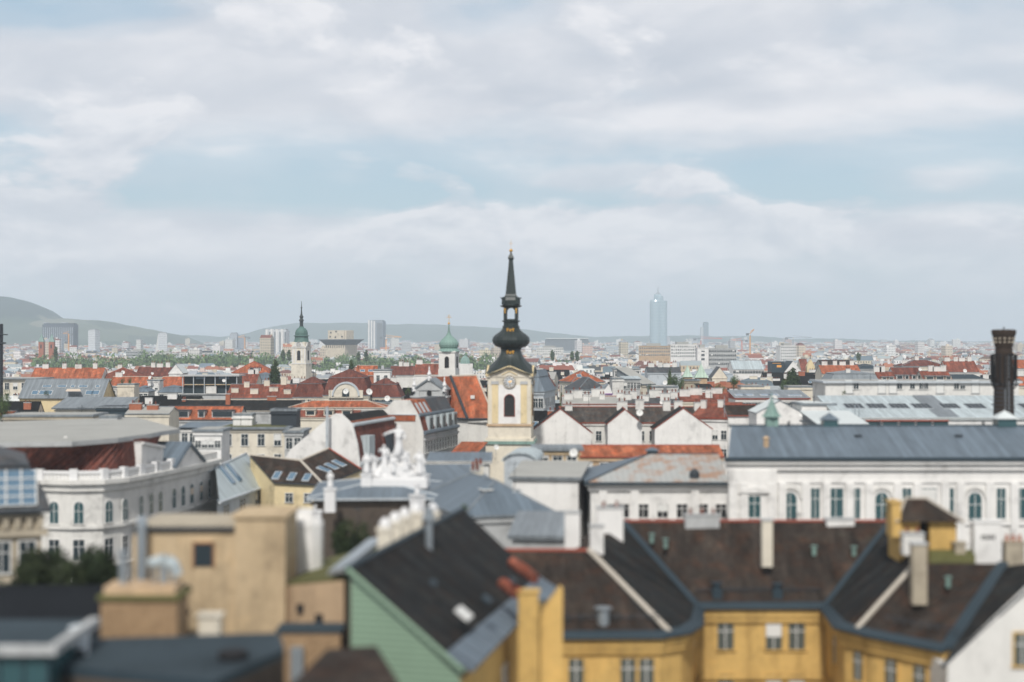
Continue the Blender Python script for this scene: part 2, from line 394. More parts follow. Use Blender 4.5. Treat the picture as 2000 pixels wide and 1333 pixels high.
def surf(kind, w_, d_, rh, x, y, ins=None):
    """height of the roof above the eave"""
    if kind == 'gx': return rh*(1-abs(y-d_/2)/(d_/2))
    if kind == 'gy': return rh*(1-abs(x)/(w_/2))
    if kind == 'hip':
        q = min(d_, w_)/2; return rh*min(1, min((w_/2-abs(x))/q, (d_/2-abs(y-d_/2))/q))
    if kind == 'mono': return rh*y/d_
    if kind == 'man':
        q = min(w_/2-abs(x), d_/2-abs(y-d_/2)); return rh*.68*min(1, q/1.6)+rh*.32*max(0, min(1, (q-1.6)/(min(d_, w_)/2-1.6)))
    return 0
def roof_mesh(b, kind, w_, d_, h, rh, ov, m0=0, m1=1, col=None):
    hw = w_/2; o = ov; e = .18
    if kind == 'flat':
        b.box(-hw-o, hw+o, -o, d_+o, h-.05, h+.30, m1, col); b.box(-hw+.4, hw-.4, .4, d_-.4, h+.30, h+.34, m0, col); return
    if kind in ('gx', 'gy'):
        if kind == 'gx':
            k = rh/(d_/2); z0 = h-o*k
            A = [(-hw-o*.4, -o, z0), (hw+o*.4, -o, z0), (hw+o*.4, d_/2, h+rh), (-hw-o*.4, d_/2, h+rh)]
            B = [(hw+o*.4, d_+o, z0), (-hw-o*.4, d_+o, z0), (-hw-o*.4, d_/2, h+rh), (hw+o*.4, d_/2, h+rh)]
            rd = [(-hw-o*.4, d_/2, h+rh+e), (hw+o*.4, d_/2, h+rh+e)]
        else:
            k = rh/hw; z0 = h-o*k
            A = [(-hw-o, d_+o*.4, z0), (-hw-o, -o*.4, z0), (0, -o*.4, h+rh), (0, d_+o*.4, h+rh)]
            B = [(hw+o, -o*.4, z0), (hw+o, d_+o*.4, z0), (0, d_+o*.4, h+rh), (0, -o*.4, h+rh)]
            rd = [(0, -o*.4, h+rh+e), (0, d_+o*.4, h+rh+e)]
        for P in (A, B): b.slab([(x, y, z+e) for x, y, z in P], e*.95, m0, m1)
        b.rod(rd[0], rd[1], .13, 6, m1); return
    # fascia, then slopes
    b.box(-hw-o, hw+o, -o, d_+o, h-.08, h+.14, m1, col)
    z = h+.14; E = [(-hw-o+.05, -o+.05), (hw+o-.05, -o+.05), (hw+o-.05, d_+o-.05), (-hw-o+.05, d_+o-.05)]
    def ring(ins, zz): return [(-hw-o+ins, -o+ins, zz), (hw+o-ins, -o+ins, zz), (hw+o-ins, d_+o-ins, zz), (-hw-o+ins, d_+o-ins, zz)]
    if kind == 'mono':
        b.slab([(-hw-o, -o, h+.25), (hw+o, -o, h+.25), (hw+o, d_+o, h+rh+.25), (-hw-o, d_+o, h+rh+.25)], .2, m0, m1)
        b.poly([(-hw, 0, h), (-hw, d_, h+rh), (-hw, d_, h)], m1); b.poly([(hw, 0, h), (hw, d_, h), (hw, d_, h+rh)], m1); b.poly([(hw, d_, h), (-hw, d_, h), (-hw, d_, h+rh), (hw, d_, h+rh)], m1); return
    r0 = ring(.05, z)
    def band(a, c_, m_):
        for i in range(4): j = (i+1) % 4; b.poly([a[i], a[j], c_[j], c_[i]], m_, col)
    if kind == 'man':
        r1 = ring(.05+1.6, z+rh*.68); band(r0, r1, m0)
        r1b = ring(1.5, z+rh*.68); r1c = ring(1.5, z+rh*.68+.12); band(r1b, r1c, m1); z += .12; r0 = r1c; base = 1.5; up = rh*.32; z1 = z+rh*.68
    else: base = .05; up = rh; z1 = z
    W2, D2 = hw+o-base, d_/2+o-base; q = min(W2, D2)
    if W2 >= D2: R0, R1 = (-(W2-q), d_/2, z1+up), ((W2-q), d_/2, z1+up)
    else: R0, R1 = (0, d_/2-(D2-q), z1+up), (0, d_/2+(D2-q), z1+up)
    a = r0
    if W2 >= D2:
        b.poly([a[0], a[1], R1, R0], m0, col); b.poly([a[2], a[3], R0, R1], m0, col); b.poly([a[1], a[2], R1], m0, col); b.poly([a[3], a[0], R0], m0, col)
    else:
        b.poly([a[0], a[1], R0], m0, col); b.poly([a[2], a[3], R1], m0, col); b.poly([a[1], a[2], R1, R0], m0, col); b.poly([a[3], a[0], R0, R1], m0, col)
    if kind == 'hip':
        for p, q_ in ((a[0], R0), (a[3], R0 if W2 >= D2 else R1), (a[1], R1 if W2 >= D2 else R0), (a[2], R1), (R0, R1)): b.rod(Vector(p), Vector(q_), .12, 5, m1)
def house(label, pc, Y, w_, d_, h, kind='gx', rh=4.0, rz=0.0, wall='white_plaster', roof='orange_tile', trim='grey_metal', name='house', cat='house', group=None,
          ov=.35, win=None, side=None, ch=(), sky=(), dorm=(), cornice=True, attr=None, chm='white_plaster', pots=2, res=True, x=None):
    """px column pc of the middle of the front at distance Y; w_, d_, h in metres; win=(rows, cols, ww, wh, below_eave)"""
    x = X(pc, Y) if x is None else x
    t = thing(name, label, cat, (x, Y, 0), rz, group)
    if res:
        k = max(1, round(max(w_, d_)/min(w_, d_)))
        for i in range(k):
            u = (-.5+(i+.5)/k)*w_ if w_ > d_ else 0; v = d_/2 if w_ > d_ else (i+.5)/k*d_
            reserve(x+u*math.cos(rz)-v*math.sin(rz), Y+u*math.sin(rz)+v*math.cos(rz), .58*min(w_, d_)+1)
    b = MB(); hw = w_/2; wc = attr[0] if attr else None
    b.box(-hw, hw, 0, d_, 0, h, 0, wc, 'td')
    if kind == 'gx':
        for s_ in (-1, 1): b.poly([(s_*hw, 0, h), (s_*hw, d_, h), (s_*hw, d_/2, h+rh)], 0, wc)
    if kind == 'gy':
        for yy in (0, d_): b.poly([(-hw, yy, h), (hw, yy, h), (0, yy, h+rh)], 0, wc)
    if cornice: b.box(-hw-.22, hw+.22, -.22, 0, h-.55, h-.25, 0, wc)
    b.build('wall', 'city_wall' if attr else wall, t)
    rb = MB(); roof_mesh(rb, kind, w_, d_, h, rh, ov, 0, 1, attr[1] if attr else None)
    rf = rb.build('roof', ['city_roof' if attr else roof, 'city_roof' if attr else trim], t)
    for u, v, cw, cd, up in ch:
        cx, cy = (u-.5)*w_, v*d_; z0 = h+surf(kind, w_, d_, rh, cx, cy)
        chimney(rf, cx, cy, z0-.6, z0+up, cw, cd, chm, pots)
    for u, v, sw, sh in sky:
        cx, cy = (u-.5)*w_, v*d_; z0 = surf(kind, w_, d_, rh, cx, cy); z1 = surf(kind, w_, d_, rh, cx, cy+.1)
        g = Vector((0, .1, z1-z0)).normalized(); nn = Vector((1, 0, 0)).cross(g).normalized()
        sb = MB(); c0 = Vector((cx, cy, h+z0+.2))
        sb.obox(c0, (1, 0, 0), sw+.2, sh+.2, .12, 1, nn); sb.obox(c0+nn*.12, (1, 0, 0), sw, sh, .03, 0, nn); sb.build('skylight', ['blue_glass', 'window_frame'], rf)
    for u, dw, dh in dorm:
        cx = (u-.5)*w_; cy = .5
        db = MB(); db.box(cx-dw/2, cx+dw/2, cy, cy+2.6, h+.3, h+.3+dh, 0); db.box(cx-dw/2-.15, cx+dw/2+.15, cy-.2, cy+2.8, h+.3+dh, h+.45+dh, 1)
        db.box(cx-dw/2+.2, cx+dw/2-.2, cy-.04, cy, h+.55, h+.1+dh, 2); db.build('dormer', [wall if not attr else 'cream_plaster', trim, 'glass'], rf)
    if win:
        rows, cols, ww, wh, below = win; wm = win_mesh(ww, wh)
        for r_ in range(rows): win_row(t, (-hw, 0), (hw, 0), h-below-wh-r_*3.4, cols, wm, .55)
    if side:
        rows, cols, ww, wh, below, which = side; wm = win_mesh(ww, wh)
        for r_ in range(rows):
            if 'r' in which: win_row(t, (hw, 0), (hw, d_), h-below-wh-r_*3.4, cols, wm, .55)
            if 'l' in which: win_row(t, (-hw, d_), (-hw, 0), h-below-wh-r_*3.4, cols, wm, .55)
    return t, rf
# ------------------------------------------------------------------ ground, hills
g = MB(); g.poly([(-5500, -200, 0), (5500, -200, 0), (5500, 10200, 0), (-5500, 10200, 0)]); tag(g.build('ground', 'ground'), kind='structure')
g = MB(); g.poly([(9, 300, .02), (30, 300, .02), (66, 760, .02), (50, 760, .02)]); tag(g.build('street', 'street'), kind='structure')
def hills(name, prof, Y, depth, mtl, amp, seed):
    xs = []; a = prof[0][0]; step = 9
    while a <= prof[-1][0]:
        for (p0, y0), (p1, y1) in zip(prof, prof[1:]):
            if p0 <= a <= p1:
                q = (a-p0)/(p1-p0); q2 = q*q*(3-2*q); yy = y0+(y1-y0)*(q*.6+q2*.4); break
        xs.append((a, yy)); a += step
    rows = 26; b = MB()
    for r in range(rows+1):
        v = r/rows; yy = Y+(v-.72)*depth
        k = math.sin(min(1, v/.72)*math.pi/2)**1.15 if v < .72 else math.cos((v-.72)/.28*math.pi/2)
        for px_, py_ in xs:
            top = Z(py_, Y); x_ = X(px_, Y)
            n_ = mnoise.noise(Vector((x_*.004, yy*.004, seed)))*amp+mnoise.noise(Vector((x_*.02, yy*.02, seed)))*amp*.35
            b.v.append(Vector((x_, yy, max(-.5, top*k+n_*k))))
    n = len(xs)
    for r in range(rows):
        for i in range(n-1):
            b.f.append([r*n+i, r*n+i+1, (r+1)*n+i+1, (r+1)*n+i]); b.m.append(0); b.c.append(None)
    return tag(b.build(name, mtl, smooth=True), kind='structure')
def hill_mat():
    m = mat('vineyard_hill', (.1, .1, .1), .95); t = m.node_tree; b = t.nodes['Principled BSDF']
    geo = N(t, 'ShaderNodeNewGeometry'); sp = N(t, 'ShaderNodeSeparateXYZ'); t.links.new(geo.outputs['Position'], sp.inputs[0])
    mp = N(t, 'ShaderNodeMapping', inp={'Scale': (.006, .004, .012)}); t.links.new(geo.outputs['Position'], mp.inputs[0])
    vo = N(t, 'ShaderNodeTexVoronoi', inp={'Scale': 1.0}); t.links.new(mp.outputs[0], vo.inputs['Vector'])
    fields = ramp(t, vo.outputs['Color'], [(.2, (.05, .08, .05)), (.45, (.13, .15, .10)), (.62, (.05, .075, .05)), (.8, (.17, .17, .12))])
    nz = N(t, 'ShaderNodeTexNoise', inp={'Scale': .02, 'Detail': 6}); t.links.new(geo.outputs['Position'], nz.inputs['Vector'])
    forest = math_(t, 'ADD', sp.outputs[2], math_(t, 'MULTIPLY', math_(t, 'SUBTRACT', nz.outputs[0], .5), 60.0))
    fm = ramp(t, math_(t, 'MULTIPLY', forest, .005), [(.60, 0.0), (.66, 1.0)])
    c = mixc(t, fm, fields, mixc(t, nz.outputs[0], (.012, .03, .028), (.035, .06, .048)))
    t.links.new(c, b.inputs['Base Color']); return m
M['vineyard_hill'] = hill_mat()
hills('vineyard_hill', [(-260, 590), (-80, 574), (0, 579), (45, 588), (90, 604), (118, 622), (200, 626), (290, 642), (350, 654), (400, 672), (430, 690)], 5600, 1500, 'vineyard_hill', 9, 3.1)
hills('wooded_hill', [(300, 672), (380, 655), (440, 660), (490, 652), (530, 640), (590, 632), (660, 632), (740, 635), (930, 637), (1010, 642), (1080, 652), (1170, 659), (1280, 655), (1340, 655), (1420, 657), (1550, 662), (1750, 666), (1900, 668), (2120, 667)], 8600, 1700, 'hill_forest', 10, 8.4)
def hp(label, px0, px1, ye, yr, Y, d_, kind='gx', **kw):
    h = Z(ye, Y); yy = Y if kind in ('gy',) else (Y+d_ if kind == 'mono' else Y+d_/2)
    rh = max(.5, Z(yr, yy)-h) if kind != 'flat' else 0
    return house(label, (px0+px1)/2, Y, (px1-px0)*Y/FPX, d_, h, kind, rh, **kw)
# ------------------------------------------------------------------ black-spired clock tower
def clock(parent, face, cy, cz, r):
    """clock on the wall facing -y of frame `face`; returns the dial"""
    b = MB(); n = 28; big = r < 1.2
    b.prism([(r*math.cos(2*math.pi*i/n), cy-.06, cz+r*math.sin(2*math.pi*i/n)) for i in range(n)], (0, .08, 0), 1)
    b.prism([(r*.56*math.cos(2*math.pi*i/n), cy-.075, cz+r*.56*math.sin(2*math.pi*i/n)) for i in range(n)], (0, .02, 0), 3)
    for i in range(n):
        a0, a1 = 2*math.pi*i/n, 2*math.pi*(i+1)/n
        q = [(rr*math.cos(a), cy-.07, cz+rr*math.sin(a)) for a, rr in ((a0, r*1.0), (a1, r*1.0), (a1, r*1.12), (a0, r*1.12))]
        b.prism(q, (0, .09, 0), 2)
    ROM = ['XII', 'I', 'II', 'III', 'IV', 'V', 'VI', 'VII', 'VIII', 'IX', 'X', 'XI']
    for k, s_ in enumerate(ROM):
        th = math.pi/2-k*math.pi/6; er = Vector((math.cos(th), 0, math.sin(th))); et = Vector((math.sin(th), 0, -math.cos(th)))
        c0 = Vector((0, cy-.068, cz))+er*(r*.79)
        b.prism([c0+er*(r*.165)+et*(r*.19), c0+er*(r*.165)-et*(r*.19), c0-er*(r*.165)-et*(r*.15), c0-er*(r*.165)+et*(r*.15)], (0, .02, 0), 0)
        wd = {'I': .035, 'V': .09, 'X': .09}; tot = sum(wd[c_]+.03 for c_ in s_)*r; u = -tot/2; hh = r*.11; c0 = c0+Vector((0, -.012, 0))
        for c_ in s_:
            wv = wd[c_]*r; a_ = u+.015*r; e_ = a_+wv
            st = {'I': [((a_+e_)/2, -1, (a_+e_)/2, 1)], 'V': [((a_+e_)/2, -1, a_, 1), ((a_+e_)/2, -1, e_, 1)], 'X': [(a_, -1, e_, 1), (e_, -1, a_, 1)]}[c_]
            for x0, v0, x1, v1 in st: b.rod(c0+et*x0+er*(v0*hh), c0+et*x1+er*(v1*hh), .02*r, 4, 1)
            u = e_+.015*r
    d = b.build('clock_dial', ['clock_white', 'clock_dark', 'stone', 'cool_plaster'], parent)
    for ang, ln, wdt in ((-1.35, .62, .09), (.18, .42, .11)):
        hb = MB(); e = Vector((math.cos(ang), 0, math.sin(ang))); hb.rod(Vector((0, cy-.11, cz))-e*r*.15, Vector((0, cy-.11, cz))+e*r*ln, wdt*r*.5, 5); hb.build('clock_hand', 'gold', d)
    if face: d.rotation_euler[2] = face
    return d
TY = 265; tx = X(998, TY); zt = lambda py: Z(py, TY)
t = thing('church_tower', 'tall cream baroque church tower with clock, black onion bulb and black spire', 'church tower', (tx, TY+3.75, 0), R(-4)); reserve(tx, TY+4, 7)
hw = 3.72
b = MB(); b.box(-hw, hw, -hw, hw, 0, zt(735), 0, None, 't'); b.box(-hw-.35, hw+.35, -hw-.35, hw+.35, 0, zt(862), 0)
b.build('wall', ['cream_plaster'], t)
b = MB()
for k in range(4):
    m_ = Matrix.Rotation(k*math.pi/2, 4, 'Z')
    q = MB(); q.box(-1.9, 1.9, -hw-.05, -hw, zt(828), zt(752), 0)
    q.box(-hw+.7, -hw+1.75, -hw-.10, -hw, zt(827), zt(751), 1); q.box(hw-1.75, hw-.7, -hw-.10, -hw, zt(827), zt(751), 1)
    for s_ in (-1, 1):
        q.box(s_*(hw-1.22)-.65, s_*(hw-1.22)+.65, -hw-.2, -hw, zt(751), zt(745), 2)
    q.arch(0, zt(814), 1.92, 3.9, -hw-.14, -hw-.05, 3)
    b.v += []
    n0 = len(b.v); b.v += [m_ @ v for v in q.v]; b.f += [[i+n0 for i in f_] for f_ in q.f]; b.m += q.m; b.c += q.c
b.build('pilasters', ['bright_plaster', 'pale_yellow', 'grey_plaster', 'red_trim'], t)
for k in range(4):
    q = MB(); q.arch(0, zt(813), 1.7, 3.7, -hw-.16, -hw-.10, 0)
    for i in range(11): q.box(-.82, .82, -hw-.22, -hw-.16, zt(813)+.12+i*.28, zt(813)+.2+i*.28, 1)
    o = q.build('belfry_louvre', ['dark_opening', 'louvre'], t); o.rotation_euler[2] = k*math.pi/2
b = MB()
b.box(-hw-.22, hw+.22, -hw-.22, hw+.22, zt(833), zt(829), 0); b.box(-hw-.45, hw+.45, -hw-.45, hw+.45, zt(862), zt(857), 1)
b.box(-hw-.65, hw+.65, -hw-.65, hw+.65, zt(868), zt(862), 2)
b.build('cornice', ['peach_plaster', 'cream_plaster', 'copper'], t)
# swept pediment over each clock
for k in range(4):
    q = MB(); n = 16; top = []; half = hw+.35
    for i in range(n+1):
        u = -1+2*i/n; top.append((u*half, zt(733)+(zt(715.5)-zt(733))*((1-abs(u))**1.15*.8+.2*(math.cos(u*math.pi)*.5+.5))))
    pts = [(-half, -hw-.12, zt(737)), (half, -hw-.12, zt(737))]+[(x_, -hw-.12, z_) for x_, z_ in reversed(top)]
    q.prism(pts, (0, .5, 0), 0)
    for (x0, z0), (x1, z1) in zip(top, top[1:]): q.obox(((x0+x1)/2, -hw-.12, (z0+z1)/2-.22), (x1-x0, 0, z1-z0), math.hypot(x1-x0, z1-z0)+.03, .5, .34, 1, (-(z1-z0), 0, x1-x0))
    for (x0, z0), (x1, z1) in list(zip(top, top[1:]))[5:11]: q.obox(((x0+x1)/2*.8, -hw-.14, (z0+z1)/2-.95), (x1-x0, 0, z1-z0), math.hypot(x1-x0, z1-z0)+.03, .2, .16, 1, (-(z1-z0), 0, x1-x0))
    o = q.build('pediment', ['cream_plaster', 'pale_yellow'], t); o.rotation_euler[2] = k*math.pi/2
    clock(t, k*math.pi/2, -hw-.24, zt(746), 1.02)
b = MB()      # bell-shaped roof on a square plan
prof = []
for i in range(13):
    u = i/12; py = 733-(733-682)*u; half = 4.35*(1-u)**1.75+1.75*(1-(1-u)**1.75); prof.append((half, zt(py)))
n = 32; rings = []
for j, (hh, z_) in enumerate(prof):
    u = j/12; ring = []
    for i in range(n):
        a = 2*math.pi*(i+.5)/n; sq_ = 1/max(abs(math.cos(a)), abs(math.sin(a))); k_ = (1-.75*u)
        cr = abs(((a/(math.pi/2)+.5) % 1)-.5)*2      # 0 on the middle of a side, 1 on a corner
        lift = (zt(715.5)-zt(733))*.92*max(0, 1-cr*1.05)**1.1*(1-u)**1.6
        ring.append(Vector((hh*math.cos(a)*(1+(sq_-1)*k_), hh*math.sin(a)*(1+(sq_-1)*k_), z_+lift)))
    rings.append(ring)
n0 = len(b.v)
for ring in rings: b.v.extend(ring)
for j in range(len(rings)-1):
    for i in range(n):
        k = (i+1) % n; b.f.append([n0+j*n+i, n0+j*n+k, n0+(j+1)*n+k, n0+(j+1)*n+i]); b.m.append(0); b.c.append(None)
rf = b.build('roof', ['black_copper'], t)
b = MB(); b.lathe([(1.85, zt(683)), (1.7, zt(681)), (1.9, zt(679.5)), (2.6, zt(677)), (3.05, zt(671)), (3.17, zt(665)), (3.05, zt(659)), (2.6, zt(654)), (2.0, zt(649)), (1.6, zt(645)), (1.42, zt(641)), (1.42, zt(640))], 48, mi=0, lob=16, amp=.045)
b.build('onion_bulb', ['black_copper'], t, smooth=False)
b = MB(); b.lathe([(1.35, zt(641)), (1.5, zt(640)), (1.5, zt(637)), (1.3, zt(636)), (1.3, zt(629)), (1.55, zt(628)), (1.55, zt(626)), (1.25, zt(625)), (1.25, zt(623))], 16)
for i in range(8):
    if i % 2: continue
for sx in (-1, 1):
    for sy in (-1, 1): b.box(sx*.98-.24, sx*.98+.24, sy*.98-.24, sy*.98+.24, zt(624), zt(602))
for k in range(4):   # arches between the four piers
    m_ = Matrix.Rotation(k*math.pi/2, 4, 'Z'); q = MB(); r_ = .74
    for i in range(8):
        a0, a1 = math.pi*i/8, math.pi*(i+1)/8; zc = zt(609)
        q.prism([(r_*math.cos(a0), -1.15, zc+r_*math.sin(a0)), (r_*math.cos(a1), -1.15, zc+r_*math.sin(a1)), (r_*math.cos(a1), -1.15, zt(600)), (r_*math.cos(a0), -1.15, zt(600))], (0, .35, 0))
    n0 = len(b.v); b.v += [m_ @ v for v in q.v]; b.f += [[i+n0 for i in f_] for f_ in q.f]; b.m += q.m; b.c += q.c
b.lathe([(1.2, zt(601)), (1.5, zt(600)), (1.85, zt(598)), (1.95, zt(596.5)), (1.5, zt(595)), (1.35, zt(593))], 16)
b.build('lantern', ['black_copper'], t)
b = MB()
for sx in (-1, 1):
    for sy in (-1, 1):
        b.rod((sx*1.15, sy*1.15, zt(594)), (sx*1.15, sy*1.15, zt(580)), .42, 8, 0, .34)
        b.rod((sx*1.3, sy*1.3, zt(585)), (sx*1.75, sy*1.75, zt(580)), .14, 5, 0, .04)
b.lathe([(q_*1.414, z_) for q_, z_ in [(1.35, zt(594)), (1.4, zt(586)), (1.2, zt(580)), (1.0, zt(577)), (.88, zt(574)), (.36, zt(510)), (.34, zt(506)), (.46, zt(505)), (.50, zt(502)), (.42, zt(499)), (.2, zt(494)), (.09, zt(489))]], 4, a0=math.pi/4)
sp = b.build('spire', ['black_copper'], t)
b = MB(); b.lathe([(.05, zt(490.5)), (.27, zt(489)), (.34, zt(487.3)), (.27, zt(485.5)), (.05, zt(484))], 12); b.build('orb', 'gold', sp)
b = MB(); b.rod((0, 0, zt(484)), (0, 0, zt(466)), .025, 5); b.box(-.35, .35, -.02, .02, zt(473.6), zt(473)); b.build('cross', 'gold', sp)
for py, yy in ((681-36, -1.75), (689, -1.98)):
    q = MB()
    for s_ in (-1, 1):
        for a in range(4): q.rod((s_*(.1+a*.13), yy, zt(py)-.08+.2*math.sin(a*1.4)), (s_*(.22+a*.13), yy-.02, zt(py)+.16-.22*math.cos(a*1.3)), .11, 6)
    q.rod((0, yy-.05, zt(py)-.25), (0, yy-.05, zt(py)+.2), .15, 6); q.build('gilded_ornament', 'gold', t)
for sx in (-1, 1):
    q = MB(); q.rod((sx*.98, -1.24, zt(612)), (sx*.98, -1.24, zt(605)), .12, 6); q.rod((sx*.98, -1.27, zt(606)), (sx*.98, -1.25, zt(602)), .17, 6); q.build('gilded_ornament', 'gold', t)
# ------------------------------------------------------------------ orange-roofed church with the green onion dome
nY = 285; z0 = Z(818, nY); zr = Z(735, 292)
t = thing('church', 'white church with bright orange steep roof beside the clock tower', 'church', at(905, nY), 0); reserve(X(905, 292), 296, 11)
x0, xm, x1 = X(893, nY), X(913, nY), X(962, nY)
b = MB(); D = 16
b.poly([(x0, nY+1, 0), (xm, nY, 0), (xm, nY, z0), (x0, nY+1, z0)]); b.poly([(xm, nY, 0), (x1, nY+.4, 0), (x1, nY+.4, z0), (xm, nY, z0)])
b.poly([(x1, nY+.4, 0), (x1, nY+D, 0), (x1, nY+D, z0), (x1, nY+.4, z0)]); b.poly([(x0-6, nY+13, 0), (x0, nY+1, 0), (x0, nY+1, z0), (x0-6, nY+13, z0)])
b.poly([(x0-6, nY+D, 0), (x0-6, nY+13, 0), (x0-6, nY+13, z0), (x0-6, nY+D, z0)]); b.poly([(x1, nY+D, 0), (x0-6, nY+D, 0), (x0-6, nY+D, z0), (x1, nY+D, z0)])
b.box(xm+.05, x1, nY-.3, nY, z0-.7, z0-.3, 0)
b.build('wall', ['white_plaster'], t, True)
Rl, Rm, Rr = Vector((X(838, 300), 300, zr-.4)), Vector((X(880, 292), 292, zr)), Vector((X(931, 293), 293, zr+.15))
e0, e1, e2, e3 = Vector((x0-.3, nY+.6, z0+.1)), Vector((xm, nY-.5, z0)), Vector((x1+.4, nY-.1, z0)), Vector((x1+.4, nY+D, z0))
e5 = Vector((x0-6.3, nY+13, z0)); e4 = Vector((x0-6.3, nY+D, z0))
b = MB(); b.poly([e1, e2, Rr, Rm], 0); b.poly([e0, e1, Rm], 0); b.poly([e5, e0, Rm, Rl], 0); b.poly([e2, e3, Rr], 0); b.poly([e3, e4, Rl, Rm, Rr], 0); b.poly([e4, e5, Rl], 0)
for p, q in ((e0, e1), (e1, e2), (e5, e0), (e2, e3)): b.rod(p-Vector((0, 0, .1)), q-Vector((0, 0, .1)), .22, 6, 1)
b.rod(e1, Rm, .28, 6, 1); b.rod(Rm, Rr, .18, 6, 2); b.rod(e2, Rr, .16, 6, 2)
rf = b.build('roof', ['orange_tile', 'dark_metal', 'ridge_tile'], t, True)
q = MB(); pw = e1.lerp(e2, .52).lerp(Rm.lerp(Rr, .45), .46); q.obox(pw+Vector((0, -.25, 0)), (1, 0, 0), .75, .5, .6); q.build('skylight', 'window_frame', rf, True)
gY = 330; s_ = gY/FPX
t = thing('dome_tower', 'slim white bell tower with green copper onion dome and gold ball', 'bell tower', (X(876, gY), gY+2, 0), R(-12)); reserve(X(876, gY), gY+2, 4)
zt = lambda py: Z(py, gY); h_ = 1.78
b = MB(); b.box(-h_, h_, -h_, h_, 0, zt(686)); b.box(-h_-.1, h_+.1, -h_-.1, h_+.1, 0, zt(721), 0); b.box(-h_-.2, h_+.2, -h_-.2, h_+.2, zt(689), zt(686.5), 0); b.build('wall', 'white_plaster', t)
for k in range(4):
    q = MB(); q.arch(0, zt(719), .95, 2.45, -h_-.10, -h_-.02, 0); o = q.build('belfry_opening', 'dark_opening', t); o.rotation_euler[2] = k*math.pi/2
b = MB(); b.lathe([(2.35, zt(687)), (2.3, zt(686)), (1.95, zt(683)), (1.75, zt(681)), (1.95, zt(678.5)), (2.08, zt(674)), (2.0, zt(669.5)), (1.65, zt(664.5)), (1.1, zt(660)), (.62, zt(655.5)), (.34, zt(651)), (.18, zt(645)), (.11, zt(636)), (.10, zt(633.5))], 40, lob=20, amp=.03)
dm_ = b.build('onion_dome', 'copper', t)
b = MB(); b.lathe([(.02, zt(634.5)), (.2, zt(633.5)), (.27, zt(632)), (.2, zt(630.5)), (.02, zt(629.5))], 10); b.build('orb', 'gold', dm_)
b = MB(); b.rod((0, 0, zt(630)), (0, 0, zt(614)), .05, 5); b.box(-.55, .55, -.04, .04, zt(620.5), zt(619.7)); b.box(-.35, .35, -.04, .04, zt(617.8), zt(617.2)); b.build('cross', 'gold', dm_)
# pedimented church front with pinnacles
fY = 287; zt = lambda py: Z(py, fY)
t = thing('gabled_church', 'pale grey church front with triangular gable and stone finials', 'church front', (X(838, fY), fY, 0), R(-10)); reserve(X(838, fY), fY+5, 5)
b = MB(); b.box(-3.3, 3.3, 0, 7, 0, zt(775), 0); b.box(-2.9, 2.9, .3, 6, zt(775), zt(763), 0); b.box(-3.6, 3.6, -.3, 7.2, zt(777), zt(774), 0)
b.prism([(-3.0, .1, zt(763)), (3.0, .1, zt(763)), (0, .1, zt(742))], (0, 5, 0), 0)
b.box(-2.6, -1.9, -.06, .3, zt(774), zt(764)); b.box(1.9, 2.6, -.06, .3, zt(774), zt(764))
b.build('wall', 'grey_plaster', t)
b = MB()
for s_ in (-1, 1): b.obox((s_*1.55, 2.6, (zt(763)+zt(742))/2), (s_*3.0, 0, -(zt(742)-zt(763))), 3.9, 5.6, .3, 0, (s_*(zt(742)-zt(763)), 0, 3.0))
b.build('roof', 'grey_metal', t)
for xx, zz_ in ((0, zt(742)), (2.9, zt(763)), (-2.9, zt(763))):
    q = MB(); q.lathe([(.45, zz_-.2), (.45, zz_+.5), (.2, zz_+.6), (.42, zz_+1.0), (.25, zz_+1.4), (.1, zz_+1.9), (.16, zz_+2.1), (.03, zz_+2.6)], 10, (xx, .2, 0)); q.build('finial', 'statue_stone', t)
q = MB(); q.arch(0, zt(773), .8, 1.0, -.08, .3, 0); q.build('round_window', 'dark_opening', t)
# yellow church tower with clock in the distance
cY = 900; zt = lambda py: Z(py, cY)
t = thing('distant_church_tower', 'distant yellow church tower with small clock, green copper dome and needle spire', 'church tower', (X(587, cY), cY+4, 0), R(-14)); reserve(X(587, cY), cY+4, 9)
h_ = 4.2; b = MB(); b.box(-h_, h_, -h_, h_, 0, zt(668), 0); b.box(-h_-.4, h_+.4, -h_-.4, h_+.4, 0, zt(711), 0); b.box(-h_-.6, h_+.6, -h_-.6, h_+.6, zt(711.5), zt(709.5), 1)
b.box(-h_-.5, h_+.5, -h_-.5, h_+.5, zt(679.5), zt(677.5), 1)
for k in range(4):
    m_ = Matrix.Rotation(k*math.pi/2, 4, 'Z'); q = MB()
    for xx in (-3.6, -1.9, 1.9, 3.6): q.box(xx-.42, xx+.42, -h_-.14, -h_, zt(709), zt(680), 1)
    q.prism([(-3.6, -h_-.4, zt(677)), (3.6, -h_-.4, zt(677)), (2.2, -h_-.4, zt(670)), (0, -h_-.4, zt(666)), (-2.2, -h_-.4, zt(670))], (0, .6, 0), 1)
    n0 = len(b.v); b.v += [m_ @ v for v in q.v]; b.f += [[i+n0 for i in f_] for f_ in q.f]; b.m += q.m; b.c += q.c
b.build('wall', ['cream_plaster', 'white_plaster'], t)
for k in range(4):
    q = MB(); q.arch(0, zt(704), 2.0, zt(685)-zt(704), -h_-.16, -h_-.02, 0); o = q.build('belfry_opening', 'dark_opening', t); o.rotation_euler[2] = k*math.pi/2
    clock(t, k*math.pi/2, -h_-.45, zt(673.5), 1.25)
b = MB(); b.lathe([(4.9, zt(668.5)), (4.3, zt(666)), (3.9, zt(661)), (3.95, zt(657.5)), (4.5, zt(657)), (4.5, zt(655.8)), (3.7, zt(655)), (3.75, zt(650)), (3.3, zt(645.5)), (2.4, zt(641.8)), (1.5, zt(640)), (1.4, zt(638))], 16, lob=8, amp=.03)
